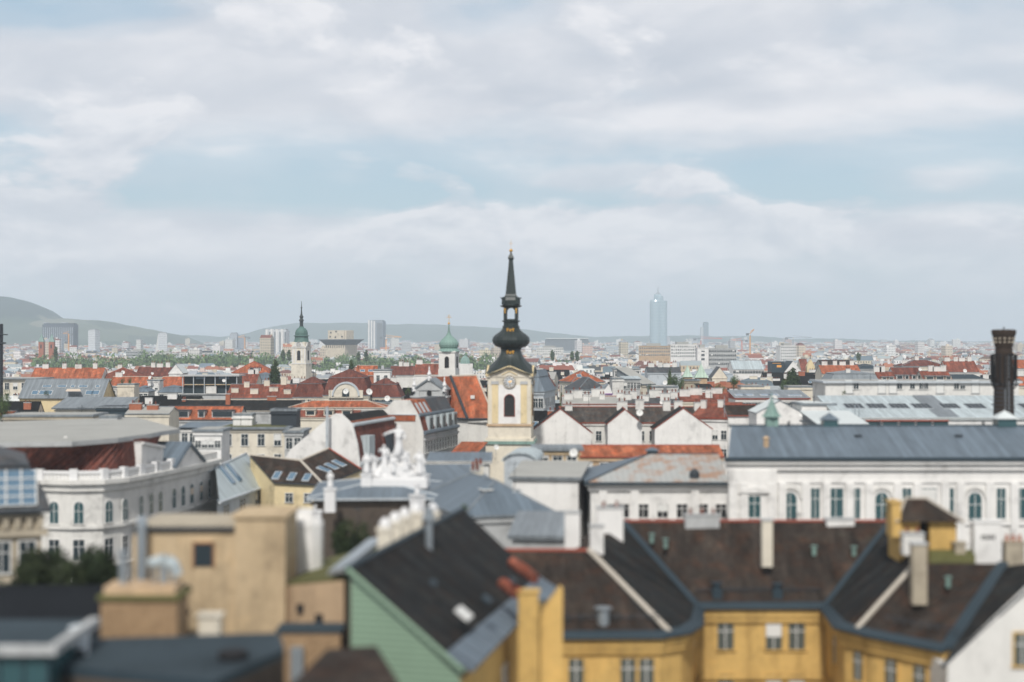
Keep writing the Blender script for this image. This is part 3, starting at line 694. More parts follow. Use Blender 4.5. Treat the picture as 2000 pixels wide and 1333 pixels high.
b.build('dome', 'dark_copper', t)
b = MB(); b.lathe([(1.4, zt(640)), (1.3, zt(638)), (1.05, zt(637)), (1.05, zt(628)), (1.6, zt(626.5)), (1.3, zt(625)), (.8, zt(622)), (1.35, zt(619)), (.8, zt(616.5)), (.5, zt(613)), (.3, zt(603)), (.55, zt(601.5)), (.25, zt(599)), (.1, zt(588))], 10); b.build('spire', 'black_copper', t)
# ------------------------------------------------------------------ concrete flak tower
kY = 2000; zt = lambda py: Z(py, kY)
t = thing('concrete_tower', 'massive windowless concrete flak tower with wide overhanging gallery', 'bunker tower', (X(664, kY), kY+15, 0), R(-26)); reserve(X(664, kY), kY+15, 30)
b = MB(); b.box(-15, 15, -15, 15, 0, zt(667)); b.box(-13.5, 11.5, -11, 12, zt(663), zt(645.5)); b.box(11.5, 13.5, -9, 9, zt(663), zt(646.5)); b.build('wall', 'concrete', t)
b = MB(); b.lathe([(15.2*1.414, zt(674)), (20.5*1.414, zt(665)), (21.5*1.414, zt(664.4)), (21.5*1.414, zt(663)), (14*1.414, zt(662.9))], 4, a0=math.pi/4); b.box(-24, 24, -3, 3, zt(664), zt(663.2)); b.build('gallery', 'dark_concrete', t)
b = MB()
for xx, pz in ((-9, 650), (-1, 648), (-10, 658), (-2, 659), (8, 658)): b.box(xx-1, xx+1, -11.2, -10.9, zt(pz+1.6), zt(pz-1.6))
for i in range(9): b.box(-14+i*3.3, -13+i*3.3, -15.2, -14.9, zt(680), zt(675))
b.build('slots', 'dark_opening', t)
# ------------------------------------------------------------------ high-rises far away
def tower(label, px0, px1, py, Y, d_, rz=0, wc=(.5, .5, .5), kind='facade', name='high_rise', cap=None, rows=True):
    w_ = (px1-px0)*Y/FPX; h = Z(py, Y); t = thing(name, label, 'high-rise', ((px0+px1)/2*Y/FPX-1000*Y/FPX, Y, 0), rz); reserve(t.location.x, Y+d_/2, max(w_, d_)*.6)
    b = MB(); b.box(-w_/2, w_/2, 0, d_, 0, h, 0, wc); b.box(-w_/2+2, w_/2-2, 2, d_-2, h, h+2.5, 0, tuple(c*.7 for c in wc)); b.build('wall', 'city_wall', t)
    return t, w_, h
t, w_, h = tower('wide dark office slab far away in front of the green hill', 81, 145, 634, 3200, 24, R(-8), (.085, .10, .13))
b = MB()
for i in range(15): xx = -w_/2+(i+.5)*w_/15; b.box(xx-.5, xx+.5, -.5, 0, 20, h-6, 0)
b.box(-w_/2+1, -w_/2+8, 4, 14, h, h+4, 0); b.box(4, 16, 4, 14, h, h+4, 0); b.build('mullion_fins', 'cool_plaster', t)
t, w_, h = tower('white office block far left, before the green vineyard hill', 171, 187, 646, 3000, 16, R(-20), (.62, .64, .66))
t, w_, h = tower('white terraced high-rise with slanted left side at the foot of the hill', 309, 326, 652, 2900, 18, R(10), (.60, .62, .64))
b = MB(); b.prism([(-w_/2-9, 0, 0), (-w_/2, 0, 0), (-w_/2, 0, h)], (0, 14, 0), 0); b.build('terraces', 'white_plaster', t)
t, w_, h = tower('pair of grey far towers at the end of the wooded hill', 449, 463, 652, 3600, 20, 0, (.40, .43, .47))
b = MB(); b.box(w_/2+2, w_/2+17, 4, 22, 0, h-6, 0, (.28, .31, .36)); b.build('annex', 'city_wall', t)
t, w_, h = tower('white apartment high-rise with four rounded bays left of the yellow church tower', 519, 560, 646, 2600, 20, R(-6), (.70, .71, .72))
b = MB()
for i in range(4):
    xx = -w_/2+(i+.5)*w_/4; b.rod((xx-w_/12, 0, 0), (xx-w_/12, 0, h+2), w_/14, 10, 0); b.box(xx+w_/40, xx+w_/9, -.6, 0, 8, h-2, 1)
b.build('bays', ['bright_plaster', 'dark_concrete'], t)
t, w_, h = tower('twin slab skyscraper, pale left half and dark right half, by the orange crane', 718, 748, 628, 3500, 24, R(-12), (.30, .34, .39))
b = MB()
for i in range(3): b.box(-w_/2+1+i*6.4, -w_/2+4.6+i*6.4, -2.2, 0, 0, h+3-i, 0)
b.box(w_/2-14, w_/2-1, -1.2, 0, 0, h-4, 1); b.build('facade_strips', ['bright_plaster', 'dark_concrete'], t)
mY = 4000; zt = lambda py: Z(py, mY)
t = thing('skyscraper', 'tall pale blue glass skyscraper of merging round towers with thin mast', 'skyscraper', (X(1286, mY), mY, 0)); reserve(X(1286, mY), mY, 40)
b = MB()
b.lathe([(15.5, 0), (15.5, zt(590)), (13.5, zt(586))], 28, (-7, 0, 0)); b.lathe([(13.5, 0), (13.5, zt(588))], 28, (9.5, 4, 0)); b.lathe([(9, 0), (9, zt(580)), (7, zt(578))], 20, (3.5, -2, 0)); b.lathe([(9.5, 0), (9.5, zt(579)), (9, zt(575))], 20, (-2, 5, 0))
def glass_bands():
    m = mat('tower_glass', (.18, .28, .33), .25, 'plain', .1, 0, .6); t_ = m.node_tree; bb = t_.nodes['Principled BSDF']
    ge = N(t_, 'ShaderNodeNewGeometry'); sx = N(t_, 'ShaderNodeSeparateXYZ'); t_.links.new(ge.outputs['Position'], sx.inputs[0])
    fz = math_(t_, 'FRACT', math_(t_, 'MULTIPLY', sx.outputs[2], .26)); c = mixc(t_, math_(t_, 'LESS_THAN', fz, .3), (.26, .37, .43), (.54, .62, .65)); t_.links.new(c, bb.inputs['Base Color']); return m
M['tower_glass'] = glass_bands(); b.build('glass_shaft', 'tower_glass', t)
b = MB(); b.lathe([(6, zt(579)), (5.4, zt(574)), (2.2, zt(571)), (1.0, zt(569)), (.5, zt(561))], 12, (-1, 3, 0)); b.build('mast', 'pipe_metal', t)
t, w_, h = tower('slim grey glass tower right of the tall skyscraper', 1374, 1384, 631, 4300, 16, 0, (.26, .33, .38))
b = MB(); b.box(-w_/2-7, -w_/2, 2, 14, 0, h-12, 0); b.build('stair_core', 'cool_plaster', t)
t = thing('stadium', 'long far-off grey glass hall with white roof edge left of the skyscraper', 'hall', at(1108, 3000)); reserve(X(1108, 3000), 3010, 45)
b = MB(); b.prism([(-43, 0, 0), (43, 0, 0), (43, 0, Z(668, 3000)), (40, 0, Z(662, 3000)), (-40, 0, Z(662.5, 3000)), (-43, 0, Z(664, 3000))], (0, 30, 0)); b.build('glass_wall', 'dark_concrete', t)
b = MB(); b.box(-41, 41, -1.5, 31, Z(662.5, 3000), Z(660.8, 3000)); b.build('roof', 'pale_roof', t)
# cranes
def crane(label, px, Y, pyb, pyt, jib, cj, mtl, rz=0.0, luff=0):
    t = thing('tower_crane', label, 'crane', (X(px, Y), Y, 0), rz, 'construction cranes on the skyline'); zb, ztop = 0, Z(pyt, Y); k = max(.7, Y*.00042)
    b = MB(); b.rod((-.8*k, 0, 0), (-.5*k, 0, ztop), .45*k, 4); b.rod((.8*k, 0, 0), (.5*k, 0, ztop), .45*k, 4)
    n = int(ztop/(3*k))
    for i in range(n): b.rod((-.7*k, 0, i*3*k), (.7*k, 0, (i+1)*3*k), .2*k, 4)
    b.build('mast', mtl, t)
    b = MB(); up = luff*jib
    for s_ in (-.6, .6): b.rod((0, s_*k, ztop), (jib, s_*k, ztop+up), .45*k, 4)
    b.rod((0, 0, ztop+3*k), (jib, 0, ztop+up+.6*k), .4*k, 4); b.build('jib', mtl, t)
    b = MB(); b.rod((0, 0, ztop), (-cj, 0, ztop+.2), .7*k, 4); b.box(-cj-2*k, -cj+2*k, -1*k, 1*k, ztop-3*k, ztop+.5*k); b.build('counterweight', 'dark_concrete', t)
    b = MB(); b.box(-1*k, 1*k, -1.6*k, -.5*k, ztop-2.6*k, ztop-.2*k); b.build('cab', 'window_frame', t)
crane('orange tower crane right of the twin skyscraper', 754, 2700, 690, 659, 27, 9, 'crane_orange')
crane('yellow tower crane with raised jib far right of the glass skyscraper', 1465, 1900, 700, 652, 5, 3.5, 'crane_orange', R(-30), 1.0)
crane('red crane standing in front of the slim grey tower', 1369, 3600, 680, 662, 55, 16, 'crane_red', R(20))
crane('thin grey and red crane behind white blocks at right', 1549, 2800, 690, 660, 34, 12, 'pipe_metal')
crane('red crane left of the yellow one', 1449, 3000, 690, 665, 24, 9, 'crane_red', R(160))
crane('orange crane beside the dark office slab', 134, 2700, 690, 652, 10, 6, 'crane_orange', R(170))
crane('small orange crane left of the white high-rise with bays', 478, 3300, 690, 659, 14, 9, 'crane_orange', R(180))
# long blocks before the skyscraper
def block(label, px0, px1, py, Y, d_, wc, rz=0, rows=3, cols=10, roof='felt_roof', ww=1.3, name='apartment_block', cat='apartment block', pent=True):
    w_ = (px1-px0)*Y/FPX; h = Z(py, Y); t = thing(name, label, cat, (X((px0+px1)/2, Y), Y, 0), rz); reserve(t.location.x, Y+d_/2, min(w_, d_)*.6)
    for sgn in (-1, 1): reserve(t.location.x+sgn*w_*.3, Y+d_/2, min(w_, d_)*.6)
    b = MB(); b.box(-w_/2, w_/2, 0, d_, 0, h, 0, None, 'd'); b.box(-w_/2-.3, w_/2+.3, -.3, d_+.3, h, h+.5, 0); b.build('wall', wc, t)
    b = MB(); b.box(-w_/2+.5, w_/2-.5, .5, d_-.5, h+.5, h+.55)
    if pent: b.box(-w_/4, w_/5, 3, d_-3, h+.55, h+3)
    b.build('roof', roof, t)
    wm = win_mesh(ww, 1.7)
    for r_ in range(rows): win_row(t, (-w_/2, 0), (w_/2, 0), h-2.6-r_*3.3, cols, wm, .6)
    return t
block('long beige apartment block at the foot of the glass skyscraper', 1248, 1309, 677, 1500, 14, 'peach_plaster', R(-4), 3, 14)
block('long white apartment block right of the beige block', 1310, 1361, 674, 1580, 16, 'bright_plaster', R(3), 4, 12)
t = block('white office block with blank end wall and three square windows', 1362, 1384, 681, 1200, 12, 'bright_plaster', 0, 3, 1, ww=2.6)
block('long grey office block with rows of dark windows', 1385, 1438, 682, 1206, 14, 'grey_plaster', R(-3), 4, 15, ww=1.5)
block('white stepped apartment building in the distance right of the cranes', 1524, 1556, 676, 1700, 16, 'bright_plaster', R(8), 5, 8)
block('white office building left of the glass hall', 1048, 1100, 680, 2100, 18, 'white_plaster', 0, 3, 14)
block('low glassy white building behind the tree belt at left', 246, 296, 687, 2150, 18, 'grey_plaster', 0, 2, 16, ww=2.2)
block('long white palace-like building behind the tree belt', 297, 345, 690, 2150, 18, 'white_plaster', 0, 2, 16)
block('long dark roofed building behind the tree belt', 347, 437, 690, 2180, 20, 'white_plaster', 0, 2, 22, roof='dark_metal')
# twin brick church towers, far left
for px, lab in ((80, 'left one of two brick church towers in front of dark slab'), (100, 'right one of two brick church towers in front of dark slab')):
    t = thing('brick_tower', lab, 'church tower', at(px, 1700), 0, 'twin brick church towers'); b = MB(); b.box(-2.8, 2.8, 0, 5.6, 0, Z(668, 1700)); b.build('wall', 'red_brick', t)
    b = MB(); b.lathe([(4.3, Z(668, 1700)), (.1, Z(652, 1700))], 4, (0, 2.8, 0), math.pi/4); b.build('spire', 'copper', t)
    q = MB(); q.arch(0, Z(681, 1700), 1.6, 4.5, -.1, .05); q.build('belfry_opening', 'dark_opening', t)
# small distant green dome
t = thing('green_dome_church', 'low hall with pale green hemispherical dome right of the onion dome', 'church', at(908, 1000)); reserve(X(908, 1000), 1005, 9)
b = MB(); b.box(-5, 5, 0, 10, 0, Z(711, 1000)); b.build('wall', 'white_plaster', t)
b = MB(); b.lathe([(3.2, Z(711, 1000)), (3.0, Z(705, 1000)), (2.4, Z(700, 1000)), (1.3, Z(696.5, 1000)), (.3, Z(695, 1000)), (.15, Z(688, 1000))], 16, (0, 5, 0)); b.build('dome', 'copper', t)
# ------------------------------------------------------------------ middle distance, left
FL = 'flat'
hp('cream flat-roofed building with overhanging grey eave at the left edge', -45, 72, 741, 741, 480, 14, FL, wall='cream_plaster', roof='felt_roof', ov=1.0, win=(2, 7, 1.3, 2.0, 1.2))
t, rf = hp('wide grey metal roof with two rows of skylights above a cream wall', 38, 200, 776, 742, 420, 13, 'gx', wall='pale_yellow', roof='grey_metal', ov=.6,
   sky=[(.26, .28, 1.2, .8), (.31, .28, 1.2, .8), (.44, .28, 1.2, .8), (.49, .28, 1.2, .8), (.60, .28, 1.0, .8), (.70, .28, 1.2, .8), (.75, .28, 1.2, .8), (.9, .28, 1.0, .8), (.17, .1, 1.6, 1.6), (.27, .1, 2.0, 1.6), (.33, .1, 2.0, 1.6), (.83, .1, 2.0, 1.6), (.9, .1, 2.0, 1.6)])
q = MB(); q.slab([W(128, 764, 417.5), W(158, 764, 417.5), W(156, 760, 421), W(131, 760, 421)], .12); tag(q.build('awning', 'awning'), 'cream awning stretched over the terrace cut into the grey skylight roof', 'awning')
hp('second grey metal roof in front of the skylight roof at left', 108, 240, 799, 778, 350, 11, 'mono', wall='cream_plaster', roof='grey_metal', ov=.7, win=(1, 6, 1.6, 1.6, .9))
hp('dark blue metal clad stairwell block with orange door recesses', 188, 247, 797, 797, 330, 7, FL, wall='flashing', roof='dark_metal', win=(1, 2, 1.4, 2.6, 3.0))
hp('square cream rooftop tower with a planted terrace on top', 229, 262, 752, 752, 430, 6, FL, wall='cream_plaster', roof='felt_roof', ov=.1)
hp('white rooftop cube beside the cream planted tower', 204, 228, 757, 757, 436, 5, FL, wall='white_plaster', roof='felt_roof', win=(1, 2, 1.0, 1.8, 1.0))
CH = [(.15, .5, 2.2, .7, 1.5), (.42, .5, 1.6, .7, 1.7), (.62, .5, 2.4, .7, 1.4), (.86, .5, 1.6, .7, 1.8)]
hp('long bright red-orange roof with chimneys behind the skylight roof', 58, 196, 743, 720, 560, 13, 'gx', wall='white_plaster', roof='orange_tile', trim='red_trim', ch=CH, win=(1, 12, 1.1, 1.8, .8))
hp('brick red hipped roof right of the long red-orange roof', 194, 268, 739, 719, 566, 14, 'hip', wall='white_plaster', roof='red_tile', trim='red_trim', ch=CH[:2], win=(1, 7, 1.1, 1.8, .8))
hp('maroon roof with pale ridges left of the white rooftop house', 264, 330, 736, 718, 580, 13, 'gx', wall='cream_plaster', roof='maroon_tile', ch=CH[1:])
hp('white windowless rooftop house with slanted left side', 330, 356, 728, 712, 575, 10, 'gy', wall='bright_plaster', roof='pale_roof')
hp('orange tiled roof with white ridge, behind the grey mansards', 212, 288, 757, 737, 500, 12, 'gx', wall='grey_plaster', roof='orange_tile', trim='ridge_tile', ch=CH[:1])
hp('orange tiled roof between white stair tower and scaffolded building', 311, 358, 757, 737, 503, 12, 'gx', wall='grey_plaster', roof='orange_tile', trim='ridge_tile')
hp('white rooftop stair tower between two orange roofs', 289, 311, 744, 744, 490, 6, FL, wall='bright_plaster', roof='felt_roof', win=(1, 2, .9, 1.3, 1.6))
hp('small white house with grey mansard roof left of the stair tower', 262, 289, 766, 755, 470, 9, 'man', wall='white_plaster', roof='blue_metal', win=(1, 3, 1.0, 1.5, .6))
hp('white house with grey mansard roof right of the stair tower', 309, 357, 767, 754, 470, 9, 'man', wall='white_plaster', roof='blue_metal', win=(1, 4, 1.2, 1.5, .6))
# dark glazed penthouse with steel posts
t = thing('glass_penthouse', 'dark glass penthouse with steel posts and blue blinds under a flat roof', 'penthouse', at(410, 470)); reserve(X(410, 470), 476, 9)
w_ = 54*470/FPX*2; zt = lambda py: Z(py, 470); hw = w_/2
b = MB(); b.box(-hw, hw, 0, 10, 0, zt(771)); b.box(-hw-.3, hw+.3, -.4, 10.4, zt(771), zt(769)); b.build('wall', 'grey_plaster', t)
b = MB(); b.box(-hw+.3, hw-.3, 1.2, 9.6, zt(769), zt(735.5)); b.build('glazing', 'glass', t)
for xx in (-.55, .3): q = MB(); q.box(hw*xx, hw*xx+3.2, 1.1, 1.18, zt(741), zt(736)); q.build('blind', 'blue_glass', t)
b = MB(); b.box(-hw-.6, hw+.6, -.8, 10.4, zt(735.5), zt(733.2)); b.box(-hw, hw, .2, 1.2, zt(752.5), zt(751), 1); b.build('roof', ['grey_plaster', 'beige_plaster'], t)
for i in range(6): xx = -hw+.2+i*(w_-.4)/5; q = MB(); q.rod((xx, -.3, zt(769)), (xx, -.3, zt(733)), .15, 6); q.build('post', 'cool_plaster', t)
q = MB(); q.box(-hw+.2+w_*.42, -hw+w_*.62, -.6, .3, zt(769), zt(755)); q.build('annex', 'white_plaster', t)
hp('orange gabled roof with wide arched dormer left of the dark cypress', 454, 526, 729, 707, 560, 15, 'hip', wall='white_plaster', roof='orange_tile', trim='red_trim', ch=CH[:2], dorm=[(.6, 4, 1.7)])
hp('pale grey house under the orange hipped roof beside the cypress', 497, 530, 742, 729, 520, 9, 'man', wall='cool_plaster', roof='blue_metal', win=(2, 4, 1.0, 1.7, .5))
hp('reddish tiled roof right of the dark glass penthouse', 462, 500, 750, 731, 505, 12, 'gx', wall='cream_plaster', roof='red_tile', ch=CH[2:])
hp('low brick-red roofs crowded with chimneys before the cypress', 442, 572, 778, 752, 430, 16, 'gx', wall='cream_plaster', roof='red_tile', chm='cream_plaster', ch=[(.1, .2, 2, .8, 1.2), (.25, .4, 1.5, .8, 1.5), (.4, .15, 2.2, .8, 1.4), (.55, .45, 1.6, .8, 1.6), (.68, .25, 2.4, .8, 1.1), (.8, .5, 1.6, .8, 2.4), (.9, .15, 2, .8, 1.2)])
# red mansard palace with arched gable
rY = 415
hp('maroon mansard roof with dark cap, left wing beside the arched gable pavilion', 573, 636, 777, 738, rY+4, 14, 'man', wall='cream_plaster', roof='maroon_tile', trim='grey_metal', ch=[(.2, .5, 1.6, .8, 1.2)], win=(1, 5, 1.0, 1.6, .5))
hp('maroon mansard roof with pale eave, right wing beside the arched gable pavilion', 716, 782, 777, 740, rY+4, 14, 'man', wall='cream_plaster', roof='maroon_tile', trim='grey_metal', ch=[(.75, .4, 1.6, .8, 1.5)], win=(1, 5, 1.0, 1.6, .5))
t, rf = hp('maroon pavilion with high mansard roof and white arched gable', 632, 720, 773, 723, rY-2, 17, 'man', wall='cream_plaster', roof='maroon_tile', trim='grey_metal')
q = MB(); q.box(-4.6, 4.6, -.9, 1.4, Z(777, rY), Z(762, rY)); q.arch(0, Z(775, rY), 6.6, Z(749, rY)-Z(775, rY), -1.0, 1.6, 0, 14); q.arch(0, Z(774, rY), 1.9, 2.2, -1.1, -.9, 1)
n = 14
for i in range(n):
    a0, a1 = math.pi*i/n, math.pi*(i+1)/n; zc = Z(749, rY)-3.3
    q.prism([(3.3*math.cos(a0), -1.25, zc+3.3*math.sin(a0)), (3.75*math.cos(a0), -1.25, zc+3.75*math.sin(a0)), (3.75*math.cos(a1), -1.25, zc+3.75*math.sin(a1)), (3.3*math.cos(a1), -1.25, zc+3.3*math.sin(a1))], (0, 2.6, 0), 2)
q.build('arched_gable', ['cream_plaster', 'glass', 'cool_plaster'], t)
q = MB()
for xx in (-2.5, -1.2, 0, 1.2, 2.5): q.rod((xx, 8.5, Z(723, 423)), (xx, 8.5, Z(714, 423)), .06, 4)
q.box(-2.7, 2.7, 8.4, 8.6, Z(718, 423), Z(717.4, 423)); q.box(-2.7, 2.7, 8.4, 8.6, Z(714.4, 423), Z(713.8, 423)); q.build('roof_railing', 'black_paint', t)
hp('bright orange roof with white skylights behind the maroon pavilion', 695, 735, 733, 715, 560, 10, 'gx', wall='red_brick', roof='orange_tile', trim='felt_roof', sky=[(.3, .2, 1.6, 1.2), (.7, .2, 1.6, 1.2)])
hp('white square stair house right of the maroon pavilion roof', 730, 762, 724, 724, 500, 8, FL, wall='bright_plaster', roof='felt_roof', win=(1, 2, 1.0, 2.2, 1.6))
hp('dark maroon roof between white stair house and onion dome', 762, 808, 733, 716, 560, 12, 'gx', wall='white_plaster', roof='maroon_tile', ch=CH[1:3])
hp('brown red roof just left of the onion dome tower', 810, 858, 732, 712, 540, 13, 'gx', wall='white_plaster', roof='red_tile', trim='ridge_tile', ch=CH[:1])
hp('long orange roof with white gable ends in front of the maroon pavilion', 566, 752, 797, 784, 345, 9, 'hip', wall='white_plaster', roof='orange_tile', trim='ridge_tile', win=(2, 12, 1.1, 1.8, .8))
hp('low building with brown dormers in front of the long orange roof', 582, 700, 816, 803, 318, 8, 'gx', wall='cream_plaster', roof='red_tile', trim='ridge_tile', dorm=[(.2, 2, 1.2), (.5, 2, 1.2), (.8, 2, 1.2)])
hp('dark felt terrace roof with glass railing below the maroon pavilion', 640, 780, 788, 788, 385, 9, FL, wall='grey_plaster', roof='dark_felt')
hp('long charcoal tiled roof with orange chimney right of centre-left orange dormers', 345, 582, 803, 783, 345, 12, 'gx', wall='grey_plaster', roof='dark_tile', trim='ridge_tile', chm='red_brick', ch=[(.02, .45, .8, .8, .4), (.4, .3, 1.0, .9, 2.4), (.75, .5, 2, .8, .9)])
hp('orange roof with wide cream dormers left of the white rooftop box', 318, 466, 820, 795, 318, 11, 'gx', wall='grey_plaster', roof='orange_tile', trim='dark_metal', dorm=[(.24, 3.0, 1.5), (.5, 1.4, 1.5), (.78, 4.4, 1.5)], win=(1, 9, 1.0, 1.6, 1.2))
hp('low pale building with blue-grey eave beneath the orange dormer roof', 352, 480, 838, 829, 272, 10, 'mono', wall='white_plaster', roof='blue_metal', trim='dark_metal', win=(2, 8, 1.0, 1.6, .8))
hp('cream flat-roofed house with mossy roof and sparse windows', 428, 560, 838, 838, 258, 9, FL, wall='cream_plaster', roof='moss_roof', ov=.6, win=(3, 4, 1.1, 1.9, .9))
hp('plain white box chimney house on the mossy flat roof', 455, 492, 812, 812, 262, 4, FL, wall='bright_plaster', roof='felt_roof', ov=.05, res=False)
hp('dark slate-clad cube with small white vent on the flat roof', 529, 579, 803, 803, 262, 5, FL, wall='dark_metal', roof='dark_metal', ov=.15, res=False)
hp('grey stuccoed house right of the slate-clad cube, partly in shade', 556, 590, 845, 845, 252, 9, FL, wall='grey_plaster', roof='felt_roof', win=(2, 2, 1.0, 1.8, .9))
hp('low grey penthouse block with mossy sides behind the curved palace roof', 8, 180, 814, 814, 268, 10, FL, wall='stone', roof='felt_roof', ov=.2)
hp('orange low roof at the left edge behind the curved palace', -40, 18, 815, 805, 300, 8, 'gx', wall='white_plaster', roof='orange_tile')
hp('white box house between brick chimneys behind the curved palace', 246, 330, 809, 797, 300, 9, 'gx', wall='cream_plaster', roof='felt_roof', chm='red_brick', ch=[(.15, .3, 2.4, 1.0, 1.3), (.55, .3, 2.2, .9, 1.0)])
# white gable with red mansard
gx0 = thing('gable_house', 'tall white blank gable wall with red mansard roof behind it', 'house', (X(640, 235), 235, 0), R(-13)); reserve(X(660, 235), 245, 9); reserve(X(690, 250), 258, 7)
zt = lambda py: Z(py, 235); u = lambda px: (px-640)*235/FPX
prof = [(u(548), zt(903)), (u(562), zt(880)), (u(641), zt(817)), (u(655), zt(808)), (u(667), zt(808)), (u(690), zt(828)), (u(701), zt(868)), (u(706), zt(906))]
b = MB(); b.prism([(x_, 0, z_) for x_, z_ in [(prof[0][0], 0)]+prof+[(prof[-1][0], 0)]][::-1], (0, .5, 0)); b.box(prof[0][0]+.2, prof[-1][0]-.2, .5, 24, 0, zt(905)); b.build('wall', 'bright_plaster', gx0)
b = MB(); L = 21
def rp(b, i, j, mi, y0=.5, y1=L, off=.0): b.poly([(prof[i][0], y0, prof[i][1]-off), (prof[j][0], y0, prof[j][1]-off), (prof[j][0], y1, prof[j][1]-off), (prof[i][0], y1, prof[i][1]-off)], mi)
rp(b, 1, 2, 2, off=.4); rp(b, 2, 3, 0, off=.35); rp(b, 3, 4, 0, off=.3); rp(b, 4, 5, 0, off=.3); rp(b, 5, 6, 1, off=.2); rp(b, 6, 7, 1, off=.2)
b.rod((prof[5][0]+.1, .3, prof[5][1]-.15), (prof[5][0]+.1, L, prof[5][1]-.15), .3, 6, 3); b.rod((prof[5][0]-.3, .3, prof[5][1]+.25), (prof[5][0]-.3, L, prof[5][1]+.25), .16, 6, 4); b.rod((prof[7][0], .3, prof[7][1]), (prof[7][0], L+3, prof[7][1]), .35, 6, 3)
b.poly([(p[0], L, p[1]-.35) for p in prof], 4)
rf = b.build('roof', ['dark_tile', 'maroon_tile', 'grey_metal', 'cool_plaster', 'orange_tile'], gx0)
q = MB(); q.box(prof[6][0]-1.0, prof[6][0]+1.1, 2.5, 5.2, prof[7][1]+.6, prof[6][1]+1.2); q.build('dormer', 'light_metal', rf)
q = MB(); q.box(prof[6][0]-1.0, prof[6][0]+1.0, 14, 15.4, prof[7][1]+.6, prof[6][1]+1.0); q.build('dormer', 'dark_metal', rf)
b = MB(); b.rod(W(639, 905, 233)-Vector((0, 0, 3)), W(639, 795, 233), .22, 8); tag(b.build('vent_pipe', 'cool_plaster'), 'tall thin grey pipe standing against the white blank gable', 'vent pipe')
# mansard street house running to the clock tower
gx1 = thing('mansard_house', 'long grey street house with orange and slate mansard roof and metal dormers', 'house', (X(800, 255), 255, 0), R(-13)); reserve(X(800, 255), 262, 8); reserve(X(835, 272), 276, 7)
zt = lambda py: Z(py, 255); u = lambda px: (px-800)*255/FPX
prof = [(u(738), zt(830)), (u(744), zt(806)), (u(768), zt(782)), (u(800), zt(782)), (u(818), zt(812)), (u(828), zt(846))]; L = 22
b = MB(); b.prism([(x_, 0, z_) for x_, z_ in [(prof[0][0], 0)]+prof+[(prof[-1][0], 0)]][::-1], (0, .4, 0), 1, 1); b.box(prof[0][0]+.1, prof[-1][0], .4, L, 0, prof[-1][1]-.2)
for zz_ in (1.1, 4.6): b.box(prof[-1][0], prof[-1][0]+.25, .4, L, prof[-1][1]-.2-zz_, prof[-1][1]+.2-zz_)
b.build('wall', ['grey_plaster', 'white_plaster'], gx1)
q = MB(); q.box(u(744), u(812), -.12, 0, zt(823), zt(811), 0); q.box(u(742), u(814), -.2, 0, zt(811), zt(809.6), 1); q.build('tiled_apron', ['orange_tile', 'cool_plaster'], gx1)
b = MB()
rp(b, 0, 1, 3, .4, L, .2); rp(b, 1, 2, 3, .4, L, .2); rp(b, 2, 3, 0, .4, 9, .1); rp(b, 2, 3, 1, 9, L, .1); rp(b, 3, 4, 0, .4, 9, .1); rp(b, 3, 4, 1, 9, L, .1); rp(b, 4, 5, 2, .4, L, .2)
b.rod((prof[4][0], .2, prof[4][1]), (prof[4][0], L, prof[4][1]), .3, 6, 3); b.rod((prof[5][0]+.1, .2, prof[5][1]), (prof[5][0]+.1, L, prof[5][1]), .35, 6, 3)
b.poly([(p[0], L, p[1]-.3) for p in prof], 3)
rf = b.build('roof', ['orange_tile', 'slate', 'red_tile', 'blue_metal'], gx1)
for yy in (3.5, 7.5, 11.5, 15.5, 19): q = MB(); q.box(prof[4][0]-.2, prof[5][0]+.1, yy, yy+2.2, prof[5][1]+.2, prof[4][1]-.3); q.box(prof[5][0]+.1, prof[5][0]+.14, yy+.3, yy+1.9, prof[5][1]+.4, prof[4][1]-.6, 1); q.build('dormer', ['light_metal', 'glass'], rf)
for yy in (2.0, 4.4, 6.8):
    q = MB(); a_, c_ = Vector((prof[3][0], yy, prof[3][1])), Vector((prof[4][0], yy, prof[4][1])); nn = Vector((-(c_.z-a_.z), 0, c_.x-a_.x)); nn = nn if nn.z > 0 else -nn
    q.obox(a_.lerp(c_, .55), (0, 1, 0), .9, 1.9, .12, 0, nn); q.build('skylight', 'cool_plaster', rf)
wm = win_mesh(1.0, 1.9)
for r_ in range(3): win_row(gx1, (prof[-1][0], 0), (prof[-1][0], L), prof[-1][1]-3.4-r_*3.6, 12, wm, .7)
# ------------------------------------------------------------------ middle distance, centre and right
t, rf = hp('grey corner house with slate mansard roof just right of the clock tower', 1030, 1062, 766, 724, 330, 16, 'man', wall='cool_plaster', roof='blue_metal', rz=R(-10), win=(4, 3, 1.0, 2.0, 1.4), side=(4, 6, 1.0, 2.0, 1.4, 'r'))
hp('grey house with red attic along the street behind the corner house', 1045, 1072, 760, 730, 372, 20, 'man', wall='cool_plaster', roof='maroon_tile', rz=R(-6), side=(4, 7, 1.0, 2.0, 1.4, 'r'))
hp('cream house deep in the street gap right of the clock tower', 1064, 1082, 742, 728, 520, 24, 'gx', wall='cream_plaster', roof='felt_roof', rz=R(-5), side=(3, 8, 1.0, 2.0, 1.4, 'r'))
hp('pale house with bright orange roof and white skylights across the street', 1116, 1182, 747, 725, 440, 12, 'hip', wall='cream_plaster', roof='orange_tile', trim='grey_metal', rz=R(16), sky=[(.3, .2, 1.2, 1.4), (.7, .3, 1.2, 1.4), (.78, .3, 1.2, 1.4)], win=(2, 5, 1.0, 1.9, 1.0), side=(2, 3, 1, 1.9, 1, 'l'))
hp('slate roofed house with grey gutter in front of the bright orange roof', 1130, 1186, 762, 738, 400, 13, 'hip', wall='white_plaster', roof='slate', trim='grey_metal', rz=R(14), win=(2, 5, 1.0, 1.9, 1.0))
